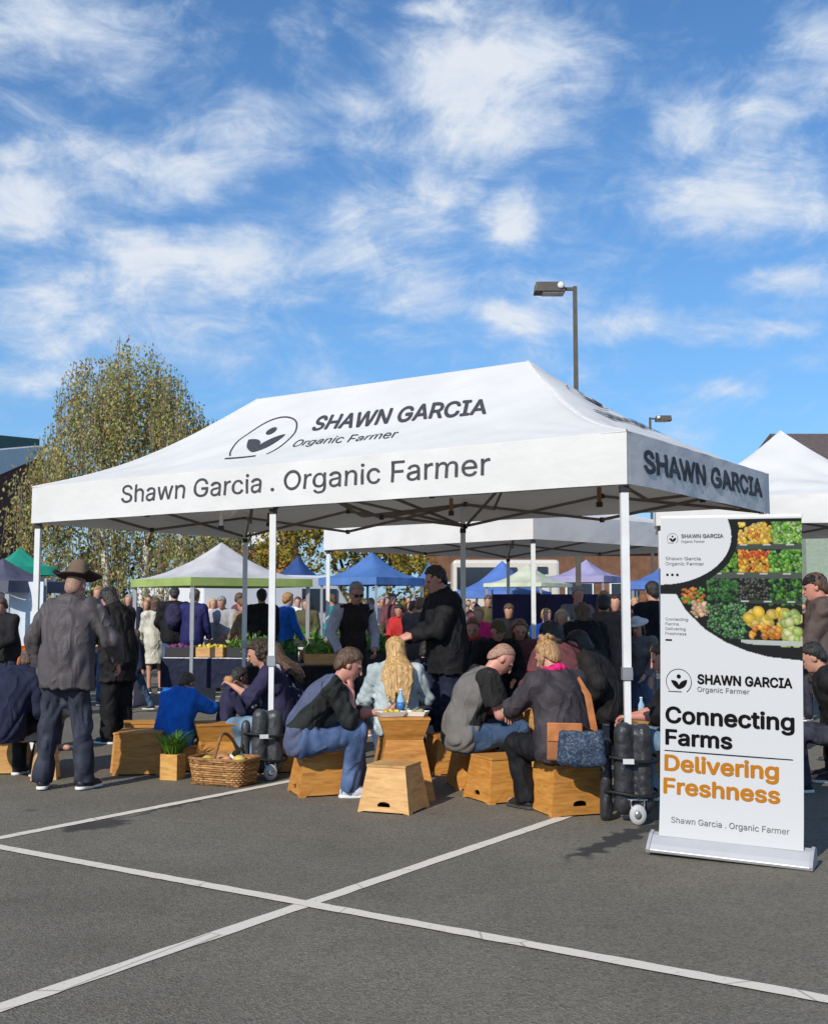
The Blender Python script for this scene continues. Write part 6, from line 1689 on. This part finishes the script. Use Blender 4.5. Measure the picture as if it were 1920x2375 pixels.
# ------------------------------------------------------------------ what they carry and eat
def tote():
    LEA = mat('tan_leather', (.42, .15, .045), .5, var=.2, vscale=12); LEAB = mat('brown_leather', (.33, .12, .045), .5, var=.2)
    TP = mat('patterned_navy_cloth', (.018, .032, .065), .7, col2=(.085, .12, .16), vscale=26, distort=2.5, vr=(.50, .62), bump=.5, bscale=18)
    o = J9['w'](J9['pel']); c = Vector((1.165, 7.98, .0)); 
    r = empty('tote_bag', (c.x, c.y, .40), R(-12), 'navy patterned tote hanging against the plywood stool of the woman with pinned up hair', 'tote bag')
    f = Field(V(-.19, -.09, -.01), V(.19, .09, .30), .010); f.ell(V(0, 0, .10), (.16, .06, .115)); f.cap(V(-.125, 0, .035), V(.125, 0, .035), .045, .045, k=.02); f.cap(V(-.125, 0, .215), V(.125, 0, .215), .022, .022, k=.02); f.cap(V(-.13, 0, .03), V(-.13, 0, .215), .038, .022, k=.02); f.cap(V(.13, 0, .03), V(.13, 0, .215), .038, .022, k=.02)
    f.folds(.008, 3, 1.2); sdf_obj('bag_body', f, TP, r)
    m = MB(); m.tube([(.13, -.02, .02), (.16, -.05, -.02), (.15, -.05, -.05)], .012, 6); m.build('strap_end', STRAP, r)
    r = empty('shoulder_bag', (c.x - .10, c.y + .085, .42), R(-12), 'tan leather shoulder bag with long strap between the tote and the woman', 'shoulder bag')
    m = MB(); m.box((0, 0, .13), (.26, .07, .26), taper=.94); m.build('bag_body', LEAB, r, bevel=.015)
    m = MB(); m.box((0, -.038, .20), (.245, .012, .13)); m.build('flap', LEA, r, bevel=.004)
    m = MB(); M = Matrix.Translation(r.location) @ Matrix.Rotation(R(-12), 4, 'Z'); Mi = M.inverted()
    sh = J9['w'](J9['shr'] + V(-.03, 0, .085)); bk = J9['w'](J9['chest'] + J9['F3'] @ V(.155, -.16, .02)); b2 = J9['w'](J9['waist'] + V(.17, -.175, -.02))
    pts = [Mi @ sh, Mi @ (sh + Vector((.02, -.09, -.05))), Mi @ bk, Mi @ b2, Vector((.12, -.03, .24))]
    vs = []
    for i, p in enumerate(pts):
        w_ = Vector((.024, .006, 0)); d_ = Vector((0, -.004, 0)); vs += [p - w_ + d_, p + w_ + d_, p + w_ - d_, p - w_ - d_]
    fs = []
    for i in range(len(pts) - 1):
        for k in range(4): fs.append((4 * i + k, 4 * i + (k + 1) % 4, 4 * i + 4 + (k + 1) % 4, 4 * i + 4 + k))
    m.add(vs, fs); m.build('strap', LEA, r)
tote()
WATER = mat('water_bottle_plastic', (.30, .48, .62), .08, spec=.7, var=.1); LABELB = mat('blue_bottle_label', (.04, .16, .42), .4)
def table_things():
    def bottle(label, loc, m_, cap, lab=None, h=.21, r_=.032):
        r = empty('bottle', loc, 0, label, 'bottle'); m = MB(); m.lathe([(r_ * .9, 0), (r_, .01), (r_, h * .62), (r_ * .42, h * .82), (r_ * .42, h * .95)], 16); m.build('glass', m_, r)
        m = MB(); m.lathe([(r_ * .5, h * .93), (r_ * .5, h)], 12); m.build('cap', cap, r)
        if lab: m = MB(); m.lathe([(r_ * 1.03, h * .2), (r_ * 1.03, h * .5)], 16); m.build('paper_label', lab, r)
    def tray(label, loc, rz, s=1.0, food=(.55, .30, .10)):
        r = empty('paper_tray', loc, rz, label, 'food tray'); m = MB(); a, b, h = .10 * s, .065 * s, .04
        o = [(-a, -b), (a, -b), (a, b), (-a, b)]; vs = [(x * .85, y * .85, .003) for x, y in o] + [(x * 1.1, y * 1.1, h) for x, y in o] + [(x * 1.07, y * 1.07, h) for x, y in o] + [(x * .8, y * .8, .008) for x, y in o]
        fs = [(3, 2, 1, 0), (12, 13, 14, 15)] + [(i, (i + 1) % 4, 4 + (i + 1) % 4, 4 + i) for i in range(4)] + [(4 + i, 4 + (i + 1) % 4, 8 + (i + 1) % 4, 8 + i) for i in range(4)] + [(8 + i, 8 + (i + 1) % 4, 12 + (i + 1) % 4, 12 + i) for i in range(4)]
        m.add(vs, fs); m.build('tray', mat('kraft_white', (.70, .68, .62), .7), r)
        m = MB(); rr = random.Random(int(loc[0] * 1000)); 
        for i in range(7): m.blob((rr.uniform(-.06, .06) * s, rr.uniform(-.035, .035) * s, .03 + rr.uniform(0, .015)), rr.uniform(.016, .028), 0, i, .2, 1)
        tag(m.build('food', mat('food_%d' % int(food[0] * 100 + food[1] * 10000), food, .6, var=.35, vscale=20), r), None, None, None, 'stuff')
    t1 = Vector(TB1.location); z1 = .632
    bottle('clear blue labelled water bottle on the hourglass box table', t1 + Vector((-.02, .05, z1)), WATER, mat('white_cap', (.7, .7, .7), .4), LABELB)
    tray('paper tray of yellow food on the hourglass box table', t1 + Vector((-.10, -.06, z1)), .4, 1.0, (.62, .48, .06)); tray('paper tray with greens at the right of the hourglass box table', t1 + Vector((.10, -.02, z1)), -.3, .9, (.35, .33, .12))
    t2_ = Vector(TB2.location); z2 = .722
    tray('paper tray of fried food on the lunch table by the bald man', t2_ + Vector((-.10, -.05, z2)), .3, 1.1, (.60, .34, .10)); tray('white tray with salad on the lunch table by the scarf woman', t2_ + Vector((.11, .03, z2)), -.5, 1.1, (.55, .50, .30))
    bottle('dark bottle with yellow label on the lunch table', t2_ + Vector((.0, .11, z2)), mat('brown_glass', (.03, .015, .008), .12, spec=.7), CL['red'], mat('yellow_label', (.68, .52, .08), .5), .25, .036)
    bottle('second dark bottle with yellow label on the lunch table, further left', t2_ + Vector((-.11, .13, z2)), mat('brown_glass', (.03, .015, .008), .12), CL['red'], mat('yellow_label', (.68, .52, .08), .5), .25, .036)
    bottle('slim clear bottle on the lunch table nearest the scarf woman', t2_ + Vector((.13, .13, z2)), WATER, mat('white_cap', (.7, .7, .7), .4), None, .2, .028)
    t3_ = Vector(TB3.location); z3 = .582
    tray('tray of bread on the box table behind the right front post', t3_ + Vector((-.02, -.03, z3)), .1, 1.2, (.55, .32, .14)); bottle('small clear bottle on the box table behind the right front post', t3_ + Vector((-.10, .1, z3)), WATER, mat('white_cap', (.7, .7, .7), .4), None, .17, .026)
    # food held in hands
    m = MB(); m.blob((0, 0, 0), (.05, .045, .04), 0, 2, .12, 2); o = m.build('bread_roll', mat('bread_crust', (.42, .22, .09))); o.location = JCW['w']((JCW['palml'] + JCW['palmr']) / 2); tag(o, 'round filled roll held out by the curly haired woman', 'sandwich')
    m = MB(); m.blob((0, 0, 0), (.055, .04, .05), 0, 5, .15, 2); o = m.build('sandwich', mat('pale_bread', (.62, .50, .30), .7, var=.2)); o.location = J9['w'](J9['palml'] + V(0, .02, .03)); tag(o, 'pale wrap held in the hand of the scarf woman', 'sandwich')
    m = MB(); m.box((0, 0, 0), (.07, .13, .012)); o = m.build('mobile_phone', mat('phone_black', (.015, .015, .02), .2), bevel=.004); o.location = J8['w']((J8['palml'] + J8['palmr']) / 2 + V(0, .02, .01)); o.rotation_euler = (R(25), 0, R(-80)); tag(o, 'dark phone in the hands of the bald man', 'phone')
table_things()

# ------------------------------------------------------------------ produce stalls and boxes behind
GREENS = [mat('greens_a', (.10, .24, .03), .5, trans=.2), mat('greens_b', (.045, .13, .02), .5, trans=.15), mat('greens_c', (.22, .34, .07), .5, trans=.2)]
def heap(parent, cx, cy, w, d, z, n, seed, mats, name='leafy_greens', size=.05):
    rr = np.random.default_rng(seed)
    p = np.stack([cx + rr.uniform(-w / 2, w / 2, n), cy + rr.uniform(-d / 2, d / 2, n), z + np.abs(rr.normal(size=n)) * .07], 1)
    return tag(leaf_mesh(name, p, size, mats, parent, seed, -.5), None, None, None, 'stuff')
def stall(label, px, Y, rz, w, items, seed, top=CL['white'], clothc=None, h=.76, skirt=True):
    c = P(px, 1407, Y); r = empty('produce_table', (c.x, Y, 0), rz, label, 'produce table', 'produce tables on the market')
    m = MB(); m.box((0, 0, h - .015), (w, .75, .03)); m.build('table_top', top, r)
    for sx in (-1, 1):
        for sy in (-1, 1): m = MB(); m.box((sx * (w / 2 - .06), sy * .3, (h - .03) / 2), (.04, .04, h - .03)); m.build('leg', POLE_GREY, r)
    if skirt: m = MB(); m.box((0, -.384, h - .22), (w + .01, .012, .42)); m.build('table_skirt', clothc or top, r)
    n = len(items)
    for i, it in enumerate(items):
        x = -w / 2 + (i + .5) * w / n; z = h + .004
        co = it
        M = Matrix.Translation((c.x, Y, 0)) @ Matrix.Rotation(rz, 4, 'Z')
        cr = empty('produce_crate', M @ Vector((x, -.12, z)), rz, '%s crate of %s on the %s' % (('black', 'pale')[i % 2], co[0], ' '.join(label.split()[:9])), 'crate')
        cw, cd, ch = w / n * .86, .40, .13; cm = DARKPLASTIC if i % 2 == 0 else PLY[2]
        m = MB(); m.box((0, 0, .008), (cw, cd, .012)); m.build('bottom', cm, cr)
        for k, (xx, yy, dx, dy) in enumerate(((0, -cd / 2, cw, .012), (0, cd / 2, cw, .012), (-cw / 2, 0, .012, cd - .014), (cw / 2, 0, .012, cd - .014))):
            m = MB(); m.box((xx, yy, ch / 2 + .015), (dx, dy, ch)); m.build('side_panel', cm, cr)
        if co[1] == 'leaf': heap(cr, 0, 0, cw * .95, cd * .95, ch * .8, 160, seed + i, co[2], size=.07)
        else:
            m = MB(); rr = random.Random(seed + i)
            for _ in range(34): m.blob((rr.uniform(-cw / 2.4, cw / 2.4), rr.uniform(-cd / 2.4, cd / 2.4), ch * .85 + rr.uniform(-.02, .05)), rr.uniform(.03, .05), 0, _, .08, 1)
            tag(m.build('produce_heap', co[2], cr), None, None, None, 'stuff')
G1, G2, G3 = GREENS
OR_ = mat('orange_fruit', (.70, .24, .03), .5, var=.2); YE_ = mat('yellow_fruit', (.66, .50, .05), .5, var=.2); RE_ = mat('red_fruit', (.50, .03, .02), .45, var=.2); PU_ = mat('purple_cabbage', (.16, .04, .14), .5, var=.3)
stall('white table of leafy greens under the mid blue tent', 905, 16.0, R(-8), 2.2, [('lettuce', 'leaf', [G1, G3]), ('kale', 'leaf', [G2, G2, G1]), ('chard', 'leaf', [G1, G2]), ('spring onions', 'leaf', [G3, G1])], 1)
stall('dark table of greens behind the vest man', 760, 14.6, R(5), 2.0, [('kale', 'leaf', [G2, G1]), ('lettuce', 'leaf', [G3, G1]), ('parsley', 'leaf', [G1, G2])], 5, DARKPLASTIC, CL['blackcloth'])
stall('table of yellow squash and flowers under the lime edged tent', 540, 16.8, R(-10), 1.9, [('cabbage', 'ball', PU_), ('squash', 'ball', YE_), ('celery', 'leaf', [G3, G1]), ('tomatoes', 'ball', RE_)], 9, CL['white'], CL['navy'])
stall('low table of greens beside the dark seated group', 690, 15.6, R(14), 1.3, [('beet tops', 'leaf', [G1, G2]), ('squash', 'ball', YE_)], 13, DARKPLASTIC, CL['blackcloth'])
stall('long far table of lettuce under the light blue tent', 880, 21.0, R(-4), 3.4, [('lettuce', 'leaf', [G1, G3]), ('lettuce hearts', 'leaf', [G3, G1]), ('herbs', 'leaf', [G2, G1]), ('kale', 'leaf', [G2, G1]), ('oranges', 'ball', OR_)], 17)
stall('food counter with a navy skirt below the pale lime tent', 1285, 18.6, R(-3), 2.4, [('bread rolls', 'ball', mat('bread_crust', (.42, .22, .09))), ('lemons', 'ball', YE_), ('herbs', 'leaf', [G1, G2])], 21, CL['navy2'], CL['navy2'], h=.92)
stall('flower table with dark skirt under the bright blue tent', 1160, 17.5, R(4), 2.0, [('sunflowers', 'ball', YE_), ('marigolds', 'ball', OR_), ('ferns', 'leaf', [G2, G1])], 25, DARKPLASTIC, CL['blackcloth'], h=.85)
def box_thing(label, loc, rz, dims, m_, name='cool_box'):
    r = empty(name, loc, rz, label, 'cool box'); m = MB(); m.box((0, 0, dims[2] * .42), (dims[0], dims[1], dims[2] * .84), taper=1.06); m.build('body', m_, r, bevel=.02); m = MB(); m.box((0, 0, dims[2] * .92), (dims[0] * 1.1, dims[1] * 1.1, dims[2] * .15)); m.build('lid', m_, r, bevel=.02)
    m = MB(); m.tube([(-dims[0] * .56, 0, dims[2] * .5), (-dims[0] * .6, 0, dims[2] * 1.02), (dims[0] * .6, 0, dims[2] * 1.02), (dims[0] * .56, 0, dims[2] * .5)], .012, 6); m.build('handle', POLE_GREY, r)
box_thing('pale grey cool box standing on the asphalt below the yellow squash', P(474, 1407, 17.4) - Vector((0, 0, 1.5)), .2, (.36, .34, .46), mat('coolbox_grey', (.36, .38, .44), .5))
box_thing('pale lilac cool box left of the woman in the cream coat', P(292, 1407, 17.2) - Vector((0, 0, 1.5)), -.1, (.42, .36, .5), mat('coolbox_lilac', (.38, .34, .46), .5))
# white side sheet at the left edge stall, and a purple screen behind the food counter
r = empty('stall_screen', P(20, 1407, 16.0) - Vector((0, 0, 1.5)), 0, 'pale blue white sheet hanging in the stall at the left edge', 'screen'); m = MB()
m.add([(x, .05 * math.sin(x * 9), z) for z in (.95, 1.85) for x in [(-.5 + i * .1) for i in range(11)]], [(i, i + 1, 12 + i, 11 + i) for i in range(10)], smooth=True); m.build('sheet', mat('pale_blue_sheet', (.62, .68, .76), .8), r)
for sx in (-.5, .5): m = MB(); m.box((sx, .05, .95), (.03, .03, 1.9)); m.build('post', POLE_GREY, r)
r = empty('stall_screen', P(1292, 1407, 20.2) - Vector((0, 0, 1.5)), 0, 'dark purple cloth screen behind the food counter', 'screen'); m = MB()
m.add([(x, .06 * math.sin(x * 11), z) for z in (.1, 1.72) for x in [(-1.15 + i * .1) for i in range(24)]], [(i, i + 1, 25 + i, 24 + i) for i in range(23)], smooth=True); m.build('sheet', mat('purple_cloth', (.035, .03, .10), .8, var=.15), r)
for sx in (-1.15, 1.15): m = MB(); m.box((sx, .08, .9), (.03, .03, 1.8)); m.build('post', POLE_GREY, r)

# ------------------------------------------------------------------ shoppers further back, each one a copy of one of a few figures
def proto(spec):
    S = dict(vox=.020, cvox=.020, hvox=.016, fold=.010); S.update(spec); b, _ = person('p', (0, 0, 0), 0, S); return b
BASE = dict(top=C['grey'], bottom=C['navyjean'], shoes=C['shoeblack'], bulk=.03)
protos = {
 'stand': proto(dict(BASE, lh=(-.22, .14, .92), rh=(.22, .18, .95), headpitch=8, hair='short')),
 'carry': proto(dict(BASE, lh=(-.12, .32, 1.05), rh=(.14, .34, 1.02), headpitch=22, hair='short', lean=(3, 8, 12))),
 'walk': proto(dict(BASE, lf=(-.10, .32, .10), rf=(.10, -.30, .14), lh=(-.24, -.12, .92), rh=(.24, .24, .98), headpitch=6, hair='short')),
 'woman': proto(dict(BASE, male=False, hair='long', hairlen=.30, fat=.95, lh=(-.18, .2, 1.0), rh=(.16, .32, 1.12), headpitch=14)),
 'pack': proto(dict(BASE, backpack=C['navy2'], lh=(-.18, .25, 1.05), rh=(.2, .2, .95), hair='short', headpitch=12)),
 'dress': proto(dict(BASE, male=False, top=C['cream'], skirt=C['cream'], bottom=None, skirtlen=.40, hem=.3, hair='bob', lh=(-.16, .28, 1.0), rh=(.2, .12, .95))),
}
colname = {'grey': 'grey', 'navy': 'navy', 'blackcloth': 'black', 'black2': 'charcoal', 'red': 'red', 'white': 'white', 'teal': 'teal', 'olive': 'olive', 'tan': 'tan', 'maroon': 'maroon', 'blue': 'bright blue', 'orange': 'orange', 'cream': 'cream', 'purple': 'deep purple', 'paleshirt': 'pale lilac', 'pink': 'pink', 'greysweater': 'pale grey', 'bluedeep': 'royal blue', 'brownc': 'brown'}
CROWD = [  # px, Y, kind, heading, top, bottom, hair, height, where
 (404, 19.5, 'pack', 10, 'blackcloth', 'jean', 'black', 1.80, 'in front of the white trailer, blue rucksack on the back'),
 (447, 19.3, 'stand', -20, 'purple', 'jean', 'brown', 1.76, 'shoulder to shoulder with the rucksack wearer'),
 (362, 19.8, 'dress', 30, 'cream', None, 'brown', 1.62, 'bare legged in a long coat beneath the lime tent edge'),
 (305, 21.5, 'stand', 160, 'navy', 'jean', 'grey', 1.70, 'left of the cream coat by the lilac cool box'),
 (340, 26, 'woman', 190, 'tan', 'navyjean', 'strawberry', 1.62, 'far off beyond the cream coat'),
 (493, 24, 'woman', 200, 'white', 'navyjean', 'blonde', 1.64, 'left of the white van'),
 (520, 20, 'carry', 170, 'greysweater', 'blackcloth', 'grey', 1.66, 'behind the squash table'),
 (548, 23, 'stand', -70, 'maroon', 'jeandark', 'brown', 1.74, 'at the back post of the grey and lime tent'),
 (575, 19.4, 'carry', 60, 'tan', 'navyjean', 'auburn', 1.62, 'just left of the middle front post'),
 (608, 18.0, 'stand', 15, 'black2', 'purple', 'black', 1.74, 'between the two left tent posts'),
 (628, 25, 'woman', 180, 'pink', 'navyjean', 'brown', 1.60, 'behind the charcoal jacket, near the middle post'),
 (660, 19.2, 'walk', -60, 'blue', 'blackcloth', 'strawberry', 1.70, 'just right of the middle front post'),
 (690, 25, 'stand', 190, 'white', 'navyjean', 'brown', 1.68, 'under the navy tent'),
 (712, 23, 'woman', 170, 'olive', 'navyjean', 'auburn', 1.62, 'beside the thin white post of the second tent'),
 (735, 27, 'carry', 200, 'paleshirt', 'jean', 'grey', 1.72, 'left of the second tent corner post'),
 (776, 21.5, 'stand', 80, 'teal', 'navyjean', 'brown', 1.70, 'left of the man in the vest'),
 (790, 28, 'woman', 185, 'red', 'navyjean', 'black', 1.60, 'right behind the head of the man in the vest'),
 (862, 26, 'stand', 170, 'white', 'jean', 'strawberry', 1.66, 'at the far lettuce table, left end'),
 (885, 27, 'carry', 190, 'grey', 'navyjean', 'grey', 1.72, 'at the far lettuce table, second from the left'),
 (912, 24.5, 'stand', 175, 'maroon', 'blackcloth', 'brown', 1.74, 'under the front corner of the mid blue tent'),
 (935, 18.3, 'carry', 150, 'red', 'navyjean', 'black', 1.52, 'behind the greens right of the pale tent leg'),
 (952, 18.6, 'stand', -90, 'navy', 'jean', 'brown', 1.56, 'beside the red top at the greens'),
 (965, 15.2, 'carry', -30, 'brownc', 'blackcloth', 'auburn', 1.60, 'close by the shoulder of the tall man in black'),
 (985, 26, 'woman', 180, 'paleshirt', 'navyjean', 'grey', 1.64, 'far behind the tall man in black'),
 (842, 17.6, 'woman', 165, 'olive', 'jeandark', 'brown', 1.50, 'behind the leafy greens right of the vest man'),
 (1112, 15.0, 'stand', 165, 'pink', 'navyjean', 'strawberry', 1.46, 'below the bright blue tent left of the dark post'),
 (1130, 22, 'carry', 185, 'olive', 'blackcloth', 'brown', 1.70, 'in the shade of the bright blue tent'),
 (1180, 15.8, 'carry', 175, 'blackcloth', 'navyjean', 'brown', 1.52, 'below the round white lantern'),
 (1250, 21.5, 'stand', 160, 'grey', 'navyjean', 'black', 1.72, 'under the pale lime tent by its left post'),
 (1262, 15.4, 'stand', 200, 'bluedeep', 'jean', 'blonde', 1.44, 'behind the grey leg of the second tent'),
 (1300, 14.2, 'woman', 180, 'grey', 'navyjean', 'blonde', 1.44, 'between the food counter and the maroon jacket'),
 (1430, 14.5, 'stand', 160, 'blackcloth', 'blackcloth', 'black', 1.62, 'directly left of the right front post'),
 (1448, 18, 'carry', 170, 'navy', 'navyjean', 'brown', 1.72, 'hidden half by the right front post'),
 (1492, 17, 'stand', -20, 'maroon', 'navyjean', 'auburn', 1.66, 'above the girl in the sun hat'),
 (1520, 13.5, 'walk', 20, 'blackcloth', 'jeandark', 'black', 1.76, 'left of the banner, dark head and shoulders'),
 (1470, 22, 'woman', 180, 'paleshirt', 'navyjean', 'blonde', 1.64, 'far back under the tent left of the banner'),
 (1886, 15, 'woman', 150, 'red', 'navyjean', 'blonde', 1.60, 'between the banner and the brown coat'),
 (1912, 18, 'stand', 170, 'teal', 'navyjean', 'brown', 1.72, 'far back at the right edge'),
 (20, 15.0, 'carry', 150, 'black2', 'navyjean', 'brown', 1.60, 'inside the dark stall at the left edge'),
 (52, 18.0, 'woman', 190, 'orange', 'navyjean', 'auburn', 1.40, 'left of the tall left front post'),
 (98, 20, 'stand', 185, 'brownc', 'navyjean', 'brown', 1.70, 'behind the left shoulder of the hat man'),
 (232, 20, 'stand', 170, 'bluedeep', 'navyjean', 'strawberry', 1.82, 'right behind the hat brim in royal blue'),
 (252, 17.5, 'woman', 200, 'greysweater', 'jean', 'grey', 1.62, 'between the hat man and the black hood'),
 (322, 16.2, 'walk', 100, 'navy', 'jeandark', 'brown', 1.15, 'a child by the lilac cool box')]
used = set()
MAT_OF = lambda k: CL[k]
for (px, Y, kind, hd, top, bot, hc, hh, where) in CROWD:
    o = copy_tree(protos[kind]) if kind in used else protos[kind]
    used.add(kind)
    p = P(px, 1407, Y); o.location = (p.x, Y, 0); o.rotation_euler = (0, 0, R(hd)); s = hh / 1.75; o.scale = (s, s, s)
    o['label'] = ('person in %s %s' % (colname[top], where)); o['category'] = 'person'; o['group'] = 'shoppers standing about the market'
    o.name = 'person'
    for ch in o.children:
        nm = ch.name.split('.')[0]
        if nm in ('jacket',): set_mat(ch, CL[top])
        elif nm == 'trousers' and bot: set_mat(ch, CL[bot])
        elif nm == 'trousers': set_mat(ch, CL['cream'])
        elif nm == 'hair': set_mat(ch, HAIR[hc])
for k in protos:
    if k not in used:
        for ch in list(protos[k].children_recursive) + [protos[k]]: bpy.data.objects.remove(ch)
# a far mass of shoppers beyond, too small to tell apart
def far_mass():
    rr = np.random.default_rng(12); m = MB(); mats_ = [CL[k] for k in ('navy', 'black2', 'blackcloth', 'white', 'maroon', 'brownc', 'navy2', 'grey', 'bluedeep')] + [SKIN['light'], HAIR['brown']]
    for i in range(240):
        Y = rr.uniform(27, 38); px = rr.uniform(250, 1010) if i < 165 else rr.uniform(1010, 1950); x = P(px, 1407, Y).x; h = rr.uniform(1.5, 1.8); k = int(rr.integers(0, 9)); k2 = int(rr.integers(0, 3))
        m.tube([(x, Y, h - .32), (x, Y, h - .42), (x, Y, h - .9), (x, Y, h - .95)], [.10, .21, .17, .16], 7, k); m.tube([(x - .08, Y, 0), (x - .07, Y, h - .9)], [.07, .10], 5, k2); m.tube([(x + .09, Y + .05, 0), (x + .07, Y, h - .9)], [.07, .10], 5, k2)
        m.blob((x, Y - .01, h - .14), (.085, .10, .12), 9, 1, .03, 1); m.blob((x, Y + .03, h - .10), (.095, .10, .11), 10, 1, .05, 1)
        s_ = rr.uniform(.1, .25); m.tube([(x - .2, Y, h - .42), (x - .27, Y - s_, h - .7), (x - .2, Y - s_ - .1, h - .85)], [.06, .05, .04], 5, k); m.tube([(x + .2, Y, h - .42), (x + .27, Y - s_, h - .7), (x + .2, Y - s_ - .1, h - .85)], [.06, .05, .04], 5, k)
    o = m.build('crowd', mats_); tag(o, 'distant mass of shoppers beyond the stalls', 'crowd', None, 'stuff')
far_mass()
